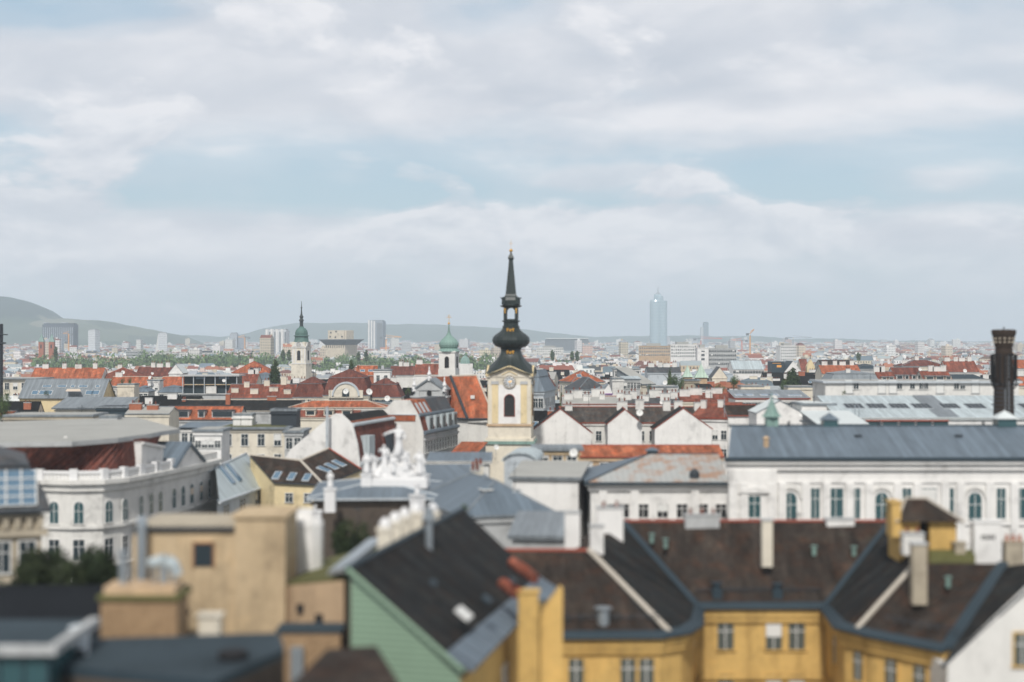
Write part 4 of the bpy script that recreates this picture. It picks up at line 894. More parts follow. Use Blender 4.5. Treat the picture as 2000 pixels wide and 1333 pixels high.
gt = thing('glass_gable_house', 'small grey roofed house with bright white triangular gable and purple base', 'house', at(1186, 385)); reserve(X(1186, 385), 390, 3)
zt = lambda py: Z(py, 385); b = MB(); b.box(-1.3, 1.3, 0, 8, 0, zt(771)); b.build('wall', 'grey_plaster', gt)
b = MB(); b.prism([(-1.35, -.1, zt(769)), (1.35, -.1, zt(769)), (.4, -.1, zt(750.5))], (0, .2, 0)); b.build('gable', 'bright_plaster', gt)
b = MB(); b.box(-1.4, 1.4, -.14, .1, zt(771), zt(769)); b.build('base_strip', 'purple_trim', gt)
b = MB(); b.slab([(-1.5, .1, zt(769)), (.4, .1, zt(750)), (.4, 8, zt(750)), (-4.5, 8, zt(769))], .2); b.slab([(.4, .1, zt(750)), (1.5, .1, zt(769)), (1.5, 8, zt(769)), (.4, 8, zt(750))], .2); b.build('roof', 'grey_metal', gt)
hp('pale grey ribbed blank wall house right of the triangular gable', 1196, 1218, 741, 741, 400, 10, FL, wall='white_plaster', roof='felt_roof', ov=.1)
hp('long pale terrace house with five roof columns', 1218, 1250, 742, 737, 410, 10, 'mono', wall='grey_plaster', roof='light_metal', win=(2, 5, .9, 1.6, .8))
hp('beige blank stepped gable wall before the grey rooftop sheds', 1250, 1282, 752, 719, 420, 10, 'mono', wall='cream_plaster', roof='felt_roof', rz=R(40))
hp('pale grey attic with row of white columns and orange panel', 1200, 1250, 722, 722, 520, 10, FL, wall='white_plaster', roof='felt_roof', win=(1, 6, 1.0, 1.6, .7), ch=[(.2, .4, 2.4, .8, 1), (.6, .4, 2, .8, 1)])
hp('long white house with slate roof far behind the ivy-grown tower', 1265, 1330, 728, 718, 560, 12, 'gx', wall='cool_plaster', roof='slate', ch=CH)
ivy, rf = hp('square stone rooftop tower half covered with ivy', 1336, 1366, 744, 744, 410, 7, FL, wall='stone', roof='dark_felt', ov=.4)
hp('white terrace block with flat roof left of the ivy-grown tower', 1270, 1322, 757, 757, 385, 9, FL, wall='white_plaster', roof='felt_roof', ov=.3)
hp('low white terrace with dark railing right of the ivy-grown tower', 1366, 1392, 760, 752, 395, 8, 'mono', wall='white_plaster', roof='dark_tile')
for px0, px1, ye, yr, lab in ((1333, 1354, 737, 716, 'left one of two pale green pyramid roofed turrets'), (1357, 1384, 738, 712, 'right and larger of two pale green pyramid roofed turrets')):
    Yp = 600; w_ = (px1-px0)*Yp/FPX; t = thing('turret', lab, 'turret', at((px0+px1)/2, Yp), 0, 'pale green pyramid turrets'); reserve(X(px0, Yp), Yp+2, 3)
    b = MB(); b.box(-w_*.40, w_*.40, 0, w_*.8, 0, Z(ye, Yp)); b.build('wall', 'peach_plaster', t)
    b = MB(); b.lathe([(w_*.72, Z(ye, Yp)), (w_*.42, Z(ye, Yp)+(yr and (Z(yr, Yp)-Z(ye, Yp))*.35)), (.25, Z(yr, Yp)), (.05, Z(yr-3, Yp))], 4, (0, w_*.4, 0), math.pi/4); b.build('roof', 'pale_copper', t)
hp('white house with slate roof slope right of the green turrets', 1391, 1420, 737, 718, 600, 10, 'gy', wall='cream_plaster', roof='slate')
hp('long pale metal roof above a white attic with dark windows', 1432, 1492, 722, 705, 850, 22, 'gx', wall='bright_plaster', roof='light_metal', win=(1, 11, 1.6, 1.6, .6))
gb, rf = hp('white curved gable front with blue roof and yellow sign band', 1532, 1566, 727, 706, 760, 12, 'gy', wall='bright_plaster', roof='flashing', trim='white_plaster', rz=R(6))
bl, rf = hp('dark blue flat building with yellow panel beside the white curved gable', 1507, 1532, 707, 707, 765, 12, FL, wall='flashing', roof='felt_roof', ov=.1)
q = MB(); q.box(-2.8, 1.5, -.1, -.02, Z(710.5, 765), Z(708, 765)); q.box(-.6, 1.7, -.14, -.02, Z(718, 765), Z(713.5, 765)); q.build('yellow_panel', 'crane_orange', bl)
t = thing('cream_spire', 'slim cream church gable tower with pointed top at right', 'church tower', at(1584, 760)); reserve(X(1584, 760), 764, 4)
b = MB(); b.box(-1.9, 1.9, 0, 4, 0, Z(716, 760)); b.prism([(-1.9, 0, Z(716, 760)), (1.9, 0, Z(716, 760)), (0, 0, Z(702, 760))], (0, 4, 0)); b.build('wall', 'pale_yellow', t); b = MB(); b.rod((0, 2, Z(702, 760)), (0, 2, Z(694, 760)), .15, 5); b.build('cross', 'dark_metal', t)
hp('reddish brown steep roof left of the cream spire', 1566, 1580, 727, 702, 790, 16, 'gx', wall='cream_plaster', roof='red_tile')
hp('salmon roof with chimneys right of the cream spire', 1606, 1682, 731, 714, 600, 14, 'gx', wall='cream_plaster', roof='orange_tile', ch=CH)
hp('dark brown low roof behind the salmon roof', 1604, 1672, 714, 704, 760, 16, 'gx', wall='grey_plaster', roof='brown_tile')
hp('dark blue glazed attic building right of the salmon roof', 1680, 1712, 721, 712, 640, 12, 'man', wall='grey_plaster', roof='flashing')
hp('large grey sheet metal box roof with low pavilion', 1622, 1718, 747, 724, 440, 14, 'man', wall='grey_plaster', roof='grey_metal', ch=[(.4, .2, 1.2, .8, 1.3)])
hp('brown red roof with cream attic, right of the grey box roof', 1718, 1752, 747, 727, 450, 12, 'gx', wall='cream_plaster', roof='red_tile', ch=CH[:2], dorm=[(.3, 1.5, 1.2), (.7, 1.5, 1.2)])
hp('broad maroon roof with small white dormers before the brick-red roofs', 1750, 1806, 744, 719, 460, 13, 'gx', wall='white_plaster', roof='maroon_tile', dorm=[(.15, 2, 1.3), (.4, 1.3, 1.3), (.65, 1.3, 1.3), (.88, 2, 1.3)])
hp('low mixed brown roof house with cream attic windows left of chimney tower', 1806, 1862, 746, 726, 455, 13, 'gx', wall='cream_plaster', roof='red_tile', dorm=[(.2, 2.4, 1.3), (.55, 2.4, 1.3), (.85, 1.6, 1.3)], ch=CH[1:])
hp('white stepped terrace house with dark awnings left of the chimney tower', 1860, 1922, 742, 733, 470, 12, 'mono', wall='bright_plaster', roof='dark_felt', win=(1, 6, 1.4, 1.6, 1.0))
hp('brick-red gabled roof with white firewalls behind the stepped terrace', 1850, 1912, 727, 706, 620, 14, 'gx', wall='white_plaster', roof='red_tile', ch=CH)
hp('pinkish brown hipped roof in the right distance', 1762, 1850, 716, 704, 640, 14, 'hip', wall='cream_plaster', roof='maroon_tile', ch=CH[:2])
hp('bright orange roof at the right edge beyond the chimney tower', 1984, 2050, 720, 704, 560, 13, 'gx', wall='white_plaster', roof='orange_tile')
hp('red-orange roof with white dormers at the right edge beside the chimney tower', 1975, 2060, 754, 737, 400, 12, 'gx', wall='cream_plaster', roof='orange_tile', dorm=[(.15, 1.6, 1.3), (.5, 1.6, 1.3)])
hp('low sprawling terrace building with long glass attic behind the white gables', 1438, 1580, 780, 764, 330, 12, 'mono', wall='white_plaster', roof='grey_metal', trim='red_trim', win=(1, 12, 1.2, 1.5, .8), sky=[(.1, .35, 2.2, 2.2), (.2, .35, 2.2, 2.2), (.45, .35, 2.2, 2.2), (.55, .35, 2.2, 2.2), (.85, .3, 2.6, 1.4)])
hp('cream plant room with vents on the long glass attic building', 1448, 1492, 756, 756, 350, 6, FL, wall='cream_plaster', roof='felt_roof', ov=.1)
hp('second cream plant room on the attic roof, left of the white penthouse', 1540, 1590, 757, 757, 350, 6, FL, wall='cream_plaster', roof='felt_roof', ov=.1)
hp('pale whitish roof cluster with many chimneys behind the gable row, left', 1100, 1218, 790, 776, 345, 13, 'gx', wall='white_plaster', roof='felt_roof', trim='red_trim', ch=[(.1, .3, 2, .8, 1.4), (.24, .4, 2.6, .8, 1.8), (.4, .2, 1.6, .8, 1.5), (.6, .5, 3, .8, 1.8), (.66, .3, 1.2, .8, 1.2), (.97, .4, 1.6, .8, 1.2)])
for px in (1110, 1130, 1150, 1170, 1190, 1210, 1230): reserve(X(px, 376), 376, 4)
hp('cream house with slate roof and white chimneys behind the gable row, right', 1218, 1330, 790, 778, 348, 13, 'gx', wall='white_plaster', roof='slate', trim='red_trim', ch=[(.08, .3, 2, .8, 1.4), (.2, .4, 1.6, .8, 1.8), (.38, .2, 2.2, .8, 1.5), (.55, .5, 1.6, .8, 1.8), (.75, .3, 2.2, .8, 1.6), (.92, .4, 1.6, .8, 1.6)])
hp('whitish parapet house with dark opening behind the gable row, far right', 1330, 1440, 784, 770, 352, 13, 'gx', wall='cream_plaster', roof='red_tile', trim='red_trim', ch=[(.1, .3, 2.4, .8, 1.6), (.3, .4, 3.2, .8, 1.6), (.52, .2, 1.6, .8, 1.9), (.7, .5, 2.6, .8, 1.3)])
# the row of white gables
hp('wide dark grey roof edged with red ridge tiles behind three white gables', 1095, 1390, 826, 797, 288, 13, 'gx', wall='white_plaster', roof='grey_brown_tile', trim='red_trim', win=(2, 14, 1.0, 1.8, 1.6), ch=[(.06, .42, 1.4, 1.4, .9), (.42, .42, 2.0, 1.0, 1.6), (.54, .45, 1.6, 1.0, 1.8), (.72, .4, 1.4, 1, 1.8), (.8, .45, 1.6, 1, 1.5), (.93, .4, 1.4, 1, 1.5)])
for px0, px1, ye, yr, lab, dd in ((1034, 1155, 846, 800, 'leftmost of three white blank gables, the broadest, touching the clock tower', 7), (1187, 1254, 828, 801, 'middle and narrowest of three white blank gables', 7), (1279, 1390, 838, 799, 'right one of three white blank gables, beside the red roofed house', 7)):
    hp(lab, px0, px1, ye, yr, 280, dd, 'gy', name='gable_house', wall='bright_plaster', roof='dark_tile', trim='red_trim', cornice=False, ov=.25, res=False, group='white blank gables in a row')
hp('white house with brown-red lean roof and orange shutter right of the gables', 1352, 1424, 818, 788, 284, 9, 'mono', wall='bright_plaster', roof='red_tile', trim='red_trim', rz=R(-22), win=(2, 4, 1.0, 1.6, 2.2), ch=[(.1, .6, 1.0, .8, 1.6), (.55, .7, 1, .8, 1.4)])
hp('small house with brown and grey striped roof before the white terraces', 1422, 1482, 812, 793, 282, 9, 'gx', wall='bright_plaster', roof='brown_tile', trim='red_trim', cornice=False)
hp('white blank wall block with sloped top above the long grey roof', 1478, 1568, 808, 784, 236, 8, 'gy', wall='bright_plaster', roof='pale_roof', cornice=False, ov=.15)
hp('second white blank block with flat top above the long grey roof', 1566, 1632, 792, 792, 240, 8, FL, wall='bright_plaster', roof='pale_roof', cornice=False, ov=.2)
hp('white metal roof slope left of the skylight hall', 1600, 1692, 832, 806, 205, 12, 'mono', wall='bright_plaster', roof='pale_roof', cornice=False)
# hall with skylights, penthouse
hY = 232
t, rf = hp('long pale metal roof with eight dark strip skylights at right', 1640, 2080, 819, 776, hY, 15, 'mono', wall='bright_plaster', roof='light_metal', trim='pale_roof', cornice=False)
w_ = 440*hY/FPX; zt = lambda py: Z(py, hY)
hh_, hr_ = Z(819, hY), Z(776, hY+15)-Z(819, hY)
for px in (1693, 1737, 1781, 1825, 1880, 1930, 1985, 2035):
    xx = (px-1860)*(hY+7.5)/FPX; g = Vector((0, 15, hr_)).normalized(); nn = Vector((1, 0, 0)).cross(g)
    q = MB(); c0 = Vector((xx, 7.0, hh_+hr_*7.0/15+.25)); q.obox(c0, (1, 0, 0), 2.9, 3.4, .15, 1, nn)
    for i in range(4): q.obox(c0+Vector((-1.05+i*.7, 0, 0))+nn*.15, (1, 0, 0), .6, 3.1, .04, 0, nn)
    q.build('skylight', ['dark_metal', 'cool_plaster'], rf)
xx = (1835-1860)*hY/FPX; q = MB(); g = Vector((0, 15, hr_)).normalized(); nn = Vector((1, 0, 0)).cross(g); q.obox((xx+1.4, 7.5, hh_+hr_*.5+.26), (1, 0, 0), 3.2, 15.2, .08, 0, nn); q.build('glazed_strip', 'grey_metal', rf)
q = MB(); q.box((1690-1860)*hY/FPX, (1852-1860)*hY/FPX, -.5, .1, zt(823), zt(820.5), 1)
for i in range(5): q.box((1692-1860+i*33)*hY/FPX, (1692-1860+i*33+27)*hY/FPX, -.2, -.02, zt(842), zt(823), 0)
q.build('terrace_glazing', ['teal_glass', 'red_trim'], t)
t, rf = hp('long white penthouse with flat grey roof behind the skylight hall', 1612, 1990, 748, 748, 262, 11, FL, wall='white_plaster', roof='felt_roof', trim='cool_plaster', ov=.5, cornice=False)
wm = win_mesh(.8, 1.3); wd = win_mesh(1.2, 2.2, 'grey_plaster', 'window_frame')
for px, k in ((1658, 1), (1672, 0), (1722, 1), (1744, 1), (1757, 0), (1782, 0), (1800, 0), (1808, 0), (1836, 1), (1868, 0), (1880, 0), (1905, 1)):
    window(t, ((px-1801)*262/FPX, 0, Z(768 if k else 760, 262)), 0, wd if k else wm)
# dark chimney tower
tY = 185; zt = lambda py: Z(py, tY); cr = (1980-1941)/2*tY/FPX
t = thing('chimney_tower', 'dark brick chimney tower with flared crown and iron pipes at the right edge', 'chimney tower', (X(1960.5, tY), tY, 0)); reserve(X(1960, tY), tY, 3)
b = MB(); b.lathe([(cr*1.06, 0), (cr*1.02, zt(820)), (cr*.93, zt(745)), (cr*.86, zt(690)), (cr*.82, zt(677)), (cr*.9, zt(676))], 20); b.build('shaft', 'dark_brick', t)
b = MB(); b.lathe([(cr*.82, zt(678)), (cr*.92, zt(677)), (cr*.92, zt(673.5)), (cr*1.0, zt(666)), (cr*1.10, zt(655)), (cr*1.17, zt(654)), (cr*1.2, zt(646)), (cr*1.12, zt(644.5)), (cr*.85, zt(644)), (cr*.8, zt(650))], 20); 
cw = b.build('crown', 'dark_brick', t)
q = MB()
for i in range(14):
    a = 2*math.pi*i/14
    for r_, py in ((1.03, 661), (.99, 668)): q.obox((cr*r_*math.cos(a), cr*r_*math.sin(a), zt(py+1.8)), (-math.sin(a), math.cos(a), 0), .17, .22, .17)
q.build('vent_blocks', 'concrete', cw)
for i in range(16):
    a = 2*math.pi*(i+.5)/16; ca, sa = math.cos(a), math.sin(a); q = MB(); lo = zt(745+8*((i*7) % 3-1)); r1 = cr*1.24
    q.rod((r1*ca, r1*sa, lo), (r1*ca, r1*sa, zt(694)), .085, 6); q.rod((r1*ca, r1*sa, zt(694)), (cr*.85*ca, cr*.85*sa, zt(692)), .085, 6); q.rod((r1*ca, r1*sa, lo), (cr*.92*ca, cr*.92*sa, lo-.5), .085, 6); q.build('pipe', 'black_paint', t)
for i in range(9): q = MB(); zz_ = zt(752+i*8); q.lathe([(cr*1.0, zz_), (cr*1.03, zz_+.04), (cr*1.03, zz_+.09), (cr*1.0, zz_+.13)], 20); q.build('iron_band', 'dark_metal', t)
q = MB(); q.rod((-.25, -cr*1.08, zt(835)), (-.25, -cr*.98, zt(692)), .03, 5); q.rod((.25, -cr*1.08, zt(835)), (.25, -cr*.98, zt(692)), .03, 5)
for i in range(22):
    k = i/22; q.rod((-.25, -cr*(1.08-.1*k), zt(835-143*k)), (.25, -cr*(1.08-.1*k), zt(835-143*k)), .025, 4)
q.build('ladder', 'pipe_metal', t)
q = MB(); q.rod((0, 0, zt(646)), (0, 0, zt(639)), .08, 5); q.build('lightning_rod', 'dark_metal', t)
t = thing('dark_mast', 'dark steel mast with small platforms at the left edge', 'mast', at(-3, 330)); b = MB(); b.box(-.8, .75, -.8, .8, 0, Z(633, 330)); b.build('shaft', 'dark_metal', t); b = MB(); b.box(-1.6, 1.6, -1.3, 1.3, Z(655, 330), Z(653, 330)); b.box(-1.2, 1.3, -1.1, 1.1, Z(672, 330), Z(669, 330)); b.build('platform', 'dark_metal', t)
# ------------------------------------------------------------------ long white palace wing at right (Y 150)
oY = 150; zt = lambda py: Z(py, oY); ux = lambda px: (px-1740)*oY/FPX
t = thing('palace_wing', 'long white palace wing with blue-grey metal roof and tall teal windows', 'palace', at(1740, oY))
xl, xr = ux(1424), ux(2110); ze = zt(899)
b = MB(); b.box(xl, xr, 0, 14, 0, ze, 0, None, 'tdlb'); b.poly([(xl+2.6, 14, 0), (xl, 0, 0), (xl, 0, ze), (xl+2.6, 14, ze)]); b.poly([(xr, 14, 0), (xl+2.6, 14, 0), (xl+2.6, 14, ze), (xr, 14, ze)])
for py, pz, pr in ((918, 906, .35), (906, 900, .7), (944, 939, .12), (1026, 1019, .2)): b.box(xl-pr, xr, -pr, 0, zt(py), zt(pz))
b.box(ux(1424)-.1, ux(1516), -.45, 0, 0, zt(918))
for px in (1424, 1444, 1498, 1520, 1566, 1606, 1652, 1690, 1745, 1784, 1838, 1868, 1925, 1973, 2015): b.box(ux(px), ux(px)+.75, -.62 if px < 1510 else -.3, 0, 0, zt(944))
for px in (1471, ):
    q = [(ux(px)-1.5, -.75, zt(962)), (ux(px)+1.5, -.75, zt(962)), (ux(px)+1.3, -.75, zt(955)), (ux(px), -.75, zt(950)), (ux(px)-1.3, -.75, zt(955))]; b.prism(q, (0, .3, 0))
b.build('wall', 'bright_plaster', t)
wa = win_mesh(1.25, 2.7, 'bright_plaster', 'teal_glass', True); wn = win_mesh(.85, 2.95, 'bright_plaster', 'teal_glass'); wb = win_mesh(1.45, 2.95, 'bright_plaster', 'teal_glass'); wr = win_mesh(1.15, 2.1, 'bright_plaster', 'teal_glass')
for px in (1543, 1722, 1904, 2060): window(t, (ux(px), 0, zt(1016)), 0, wa)
for px in (1592, 1671, 1771, 1854, 1955, 2030): window(t, (ux(px), 0, zt(1013)), 0, wn)
for px in (1632, 1814, 1992): window(t, (ux(px), 0, zt(1013)), 0, wb)
window(t, (ux(1472), -.46, zt(1010)), 0, wr)
for r_ in (1, 2): win_row(t, (ux(1530), 0), (xr, 0), zt(1010)-r_*5.2, 10, wr, .5)
for px in (1543, 1722, 1904):
    q = MB(); n = 10; r_ = .95
    for i in range(n):
        a0, a1 = math.pi*i/n, math.pi*(i+1)/n; zc = zt(1016)+2.1
        q.prism([(ux(px)+r_*math.cos(a0), -.2, zc+r_*math.sin(a0)), (ux(px)+1.25*math.cos(a0), -.2, zc+1.25*math.sin(a0)), (ux(px)+1.25*math.cos(a1), -.2, zc+1.25*math.sin(a1)), (ux(px)+r_*math.cos(a1), -.2, zc+r_*math.sin(a1))], (0, .2, 0))
    q.build('arch_moulding', 'white_plaster', t)
zr = Z(832, oY+8.5)
b = MB(); b.box(xl-.5, xr, -.9, -.1, ze, ze+.3, 1); b.slab([(xl-.2, -.6, ze+.2), (xr, -.6, ze+.2), (xr, 8.5, zr), (ux(1438)+.7, 8.5, zr)], .15, 0); b.slab([(xr, 17, ze), (xl+2.9, 17, ze), (ux(1438)+.7, 8.5, zr), (xr, 8.5, zr)], .15, 0); b.poly([(xl+2.9, 17, ze), (xl-.2, -.6, ze+.2), (ux(1438)+.7, 8.5, zr)], 0)
b.rod((ux(1438)+.4, 8.5, zr), (xr, 8.5, zr), .14, 6, 1)
rf = b.build('roof', ['blue_metal', 'flashing'], t)
slope = lambda y: ze+.2+(zr-ze-.2)*(y+.6)/9.1
for px, yy in ((1700, 5.3), (1903, 5.3)): q = MB(); q.obox((ux(px), yy, slope(yy)), (1, 0, 0), .7, .5, .22); q.build('roof_vent', 'dark_metal', rf)
q = MB(); q.rod((ux(1505), 2.6, slope(2.6)-.2), (ux(1505), 2.6, slope(2.6)+.8), .28, 8); q.lathe([(.4, slope(2.6)+.8), (.05, slope(2.6)+1.05)], 8, (ux(1505), 2.6, 0)); q.build('chimney', 'peach_plaster', rf)
for px, h_, w_, m0, m1, lab in ((1507, 1.7, .62, 'copper', 'copper', 'small green copper ventilation turret on the long grey roof'), (1620, 1.2, .75, 'teal_glass', 'blue_metal', 'grey lantern vent with shallow cap on the long grey roof'), (1962, 1.4, .95, 'teal_glass', 'pale_roof', 'white capped lantern vent in front of the chimney tower')):
    Yv = oY+8.9; tv = thing('roof_lantern', lab, 'roof vent', (X(px, Yv), Yv, zr-.1), 0, 'vents along the long ridge'); q = MB(); q.box(-w_, w_, -w_, w_, 0, h_*.62); q.build('louvre_box', m0, tv)
    q = MB(); q.lathe([(w_*1.75, h_*.6), (w_*1.2, h_*.8), (.12, h_*1.15 if px != 1507 else h_*1.6), (.05, h_*1.2 if px != 1507 else h_*2.1)], 4 if px != 1507 else 8, (0, 0, 0), math.pi/4); q.build('cap', m1, tv)
reserve(X(1740, oY), oY, 1)
for px in (1571, 1663, 1756, 1972): q = MB(); q.rod((ux(px), 8.4, zr-.1), (ux(px), 8.4, zr+.5), .12, 6); q.build('roof_vent', 'dark_metal', rf)
# lower white wing with rusty hipped roof
nY = 156; zt = lambda py: Z(py, nY); ux = lambda px: (px-1290)*nY/FPX
t = thing('white_wing', 'lower white wing with rust-stained metal hipped roof left of the palace wing', 'building', at(1290, nY))
b = MB(); xl, xr = ux(1154), ux(1423); ze = zt(944); b.box(xl, xr, 0, 14, 0, ze, 0, None, 'td'); b.box(xl-.3, xr, -.3, 0, zt(958), zt(950)); b.box(xl-.55, xr, -.55, 0, zt(950), ze)
for px in (1170, 1232, 1350): b.box(ux(px), ux(px)+.8, -.25, 0, 0, zt(958))
b.build('wall', 'bright_plaster', t)
wm = win_mesh(1.05, 1.35, 'bright_plaster', 'dark_opening')
for px in (1190, 1218, 1256, 1294, 1332, 1372, 1408): window(t, (ux(px), 0, zt(1011)), 0, wm)
for r_ in (1, 2): win_row(t, (xl, 0), (xr, 0), zt(1011)-r_*4.4, 7, wm, .5)
zr = Z(887, nY+7.5); b = MB(); p = [(xl-.6, -.7, ze+.1), (xr, -.7, ze+.1), (xr, 15.5, ze+.1), (xl-.6, 15.5, ze+.1)]; a0, a1 = (ux(1280), 7.4, zr), (xr, 7.4, zr)
b.poly([p[0], p[1], a1, a0], 0); b.poly([p[2], p[3], a0, a1], 0); b.poly([p[3], p[0], a0], 1); b.box(xl-.7, xr, -.85, -.4, ze-.1, ze+.15, 2); b.rod(p[0], a0, .12, 5, 2); b.rod(a0, a1, .1, 5, 2)
rf = b.build('roof', ['rusty_metal', 'blue_metal', 'flashing'], t)
q = MB(); q.lathe([(.55, ze+.5), (.5, ze+1.0), (.3, ze+1.3), (.05, ze+1.4)], 10, (ux(1358), .8, 0)); q.build('roof_vent', 'dark_metal', rf)
t = thing('roof_lantern', 'dark louvred lantern vent standing above the rust-stained roof', 'roof vent', (X(1274, 168), 168, Z(888, 168)-.3)); q = MB(); q.box(-.55, .55, -.55, .55, -1.2, .75); q.build('louvre_box', 'flashing', t); q = MB(); q.lathe([(1.1, .75), (.1, 1.1)], 4, a0=math.pi/4); q.build('cap', 'blue_metal', t)
hp('long low bright orange roof in front of the white gables', 1132, 1412, 893, 873, 205, 9, 'gx', wall='peach_plaster', roof='orange_tile', trim='red_trim', win=(1, 9, 1.0, 1.4, .8))
hp('small beige rooftop house under a flat blue-grey roof', 1046, 1132, 880, 880, 186, 6, FL, wall='beige_plaster', roof='grey_metal', ov=.5, win=(1, 3, 1.1, .7, .5))
hp('pale block house with grey lean-to roof below the clock tower', 1000, 1130, 936, 905, 158, 10, 'mono', wall='bright_plaster', roof='felt_roof', trim='grey_metal', rz=R(-8), cornice=False)
# barrel roofed dormer building
t = thing('barrel_roof_house', 'pale grey house front with rounded barrel metal roof below the clock tower', 'house', at(1015, 172), R(-6)); zt = lambda py: Z(py, 172); reserve(X(1015, 172), 178, 4)
q = MB(); q.box(-1.75, 1.75, 0, 9, 0, zt(902)); n = 12; r_ = 1.75
q.prism([(r_*math.cos(math.pi*i/n), -.02, zt(902)+.85*math.sin(math.pi*i/n)) for i in range(n+1)], (0, .3, 0)); q.build('wall', 'cool_plaster', t)
q = MB()
for i in range(n):
    a0, a1 = math.pi*i/n, math.pi*(i+1)/n; q.prism([(1.85*math.cos(a0), -.3, zt(902)+.9*math.sin(a0)), (2.0*math.cos(a0), -.3, zt(902)+1.05*math.sin(a0)), (2.0*math.cos(a1), -.3, zt(902)+1.05*math.sin(a1)), (1.85*math.cos(a1), -.3, zt(902)+.9*math.sin(a1))], (0, 9.4, 0))
q.build('roof', 'light_metal', t)
# blue-grey metal roofs in the middle
hp('blue-grey metal hipped roof sloping toward the dark tiled roof', 905, 1085, 1008, 934, 136, 16, 'hip', wall='grey_plaster', roof='blue_metal', trim='grey_metal', rz=R(18), ch=[], sky=[(.35, .2, .8, 1.2), (.7, .2, .8, 1.2)])
hp('low blue-grey metal roof right behind the dark tiled roof', 1000, 1110, 1052, 1012, 118, 12, 'mono', wall='grey_plaster', roof='grey_metal', trim='grey_metal', rz=R(-4), cornice=False)
sg, sgr = hp('wide blue-grey metal roof with stone parapet carrying white statues', 612, 860, 975, 938, 146, 15, 'hip', wall='brown_render', roof='blue_metal', trim='cool_plaster', rz=R(3), ov=.6)  # dark wall colour stands in for the shade under the cornice
hp('blue-grey roof behind the statue group reaching to the clock tower', 820, 965, 950, 912, 160, 14, 'mono', wall='grey_plaster', roof='blue_metal', trim='cool_plaster', rz=R(12), cornice=False, ch=[(.85, .3, .9, .9, 1.2), (.8, .15, .9, .9, 1.2), (.95, .45, .9, .9, 1.2)], chm='cream_plaster')
hp('pale metal roof strip with white coping behind the statue group', 838, 955, 905, 896, 185, 8, 'mono', wall='white_plaster', roof='blue_metal', trim='white_plaster', cornice=False)
hp('cream annex with orange lean-to roof below the church', 878, 925, 893, 866, 255, 8, 'mono', wall='cream_plaster', roof='orange_tile', rz=R(-14), cornice=False)
# ------------------------------------------------------------------ brown roofed yellow house, grey skylight house
bh = thing('house', 'brown two-plane roof with skylights over a pale yellow wall, left of the statues', 'house', at(580, 213)); reserve(X(580, 213), 219, 7); reserve(X(640, 213), 220, 6)
q0, q1, q2, q3 = W(488, 889, 220.8), W(587, 900, 219.5), W(632, 947, 212.3), W(535, 942, 213.2); r1, r2 = W(642, 876, 224.0), W(706, 917, 219.5)
b = MB(); b.slab([q3, q2, q1, q0], .2, 0, 1); b.slab([q2, r2, r1, q1], .2, 0, 1); b.rod(q1, q2, .2, 6, 2); b.rod(q0, q1, .18, 6, 2); b.rod(q1, r1, .18, 6, 2); b.rod(r1, r2, .15, 6, 3)
bk0, bk1 = q0+Vector((-1, 7, -4)), r1+Vector((3, 7, -4.5)); b.poly([q0, q1, bk0]); b.poly([q1, r1, bk1, bk0]); b.poly([r1, r2, bk1])
rf = b.build('roof', ['brown_tile', 'dark_metal', 'ridge_tile', 'red_trim'], bh, True)
for (a0, a1, b0, b1, ks, ms) in ((q3, q2, q0, q1, (.18, .48, .78), .24), (q2, r2, q1, r1, (.3, .52, .74), .42)):
    for k in ks:
        p, p2 = a0.lerp(a1, k), b0.lerp(b1, k); up_ = (p2-p).normalized(); d_ = (a1-a0).normalized(); n3 = d_.cross(up_).normalized(); c_ = p.lerp(p2, ms); q = MB()
        q.obox(c_, d_, 1.0, 2.2, .16, 1, n3); q.obox(c_+n3*.16, d_, .8, 1.9, .03, 0, n3); q.build('skylight', ['blue_glass', 'cool_plaster'], rf, True)
b = MB(); zz_ = min(q2.z, q3.z)-.1
for p, q in ((q3, q2), (q2, r2), (q0, q3)): b.poly([(p.x, p.y+.4, 0), (q.x, q.y+.4, 0), (q.x, q.y+.4, q.z-.15), (p.x, p.y+.4, p.z-.15)])
b.build('wall', 'pale_yellow', bh, True)
wm = win_mesh(1.0, 1.2, 'white_plaster', 'glass')
for k in (.3, .68):
    for j in (2.4, 5.8, 9.2): p = q3.lerp(q2, k)-bh.location; window(bh, (p.x, p.y+.38, zz_-j), math.atan2(q2.y-q3.y, q2.x-q3.x), wm)
t = thing('skylight_house', 'pale blue-grey street house with steep metal roof and blue skylights', 'house'); t.location = (X(424, 200), 200, 0); reserve(-36, 214, 8); reserve(-40, 206, 5)
A, B = W(424, 976, 199), W(532, 938, 226); zb = A.z; B.z = zb
d_ = (B-A).normalized(); nn = Vector((d_.y, -d_.x, 0)); up_ = (-nn*math.cos(R(50))+Vector((0, 0, math.sin(R(50))))).normalized(); pn = d_.cross(up_).normalized()
def on_plane(px, py):
    r_ = W(px, py, 1.0)-Vector((0, 0, CAM_H)); o_ = Vector((0, 0, CAM_H)); k = (A-o_).dot(pn)/r_.dot(pn); return o_+r_*k
A3, B3 = on_plane(421, 914), on_plane(481, 886)
in_ = -nn*9; b = MB(); b.poly([(A.x, A.y, 0), (B.x, B.y, 0), B, A])
b.poly([(B.x, B.y, 0), (B.x+in_.x, B.y+in_.y, 0), (B.x+in_.x, B.y+in_.y, zb), (B3.x, B3.y, B3.z-.1), B]); b.build('wall', 'cool_plaster', t, True)
b = MB(); e0, e1 = A+nn*.35-Vector((0, 0, .4)), B+nn*.35-Vector((0, 0, .4)); b.slab([e0, e1, B3, A3], .2, 0, 1); b.slab([A3, B3, B+in_, A+in_], .2, 0, 1)
b.rod(e0, e1, .2, 6, 1); b.rod(A3, B3, .15, 6, 1); rf = b.build('roof', ['light_metal', 'cool_plaster'], t, True)
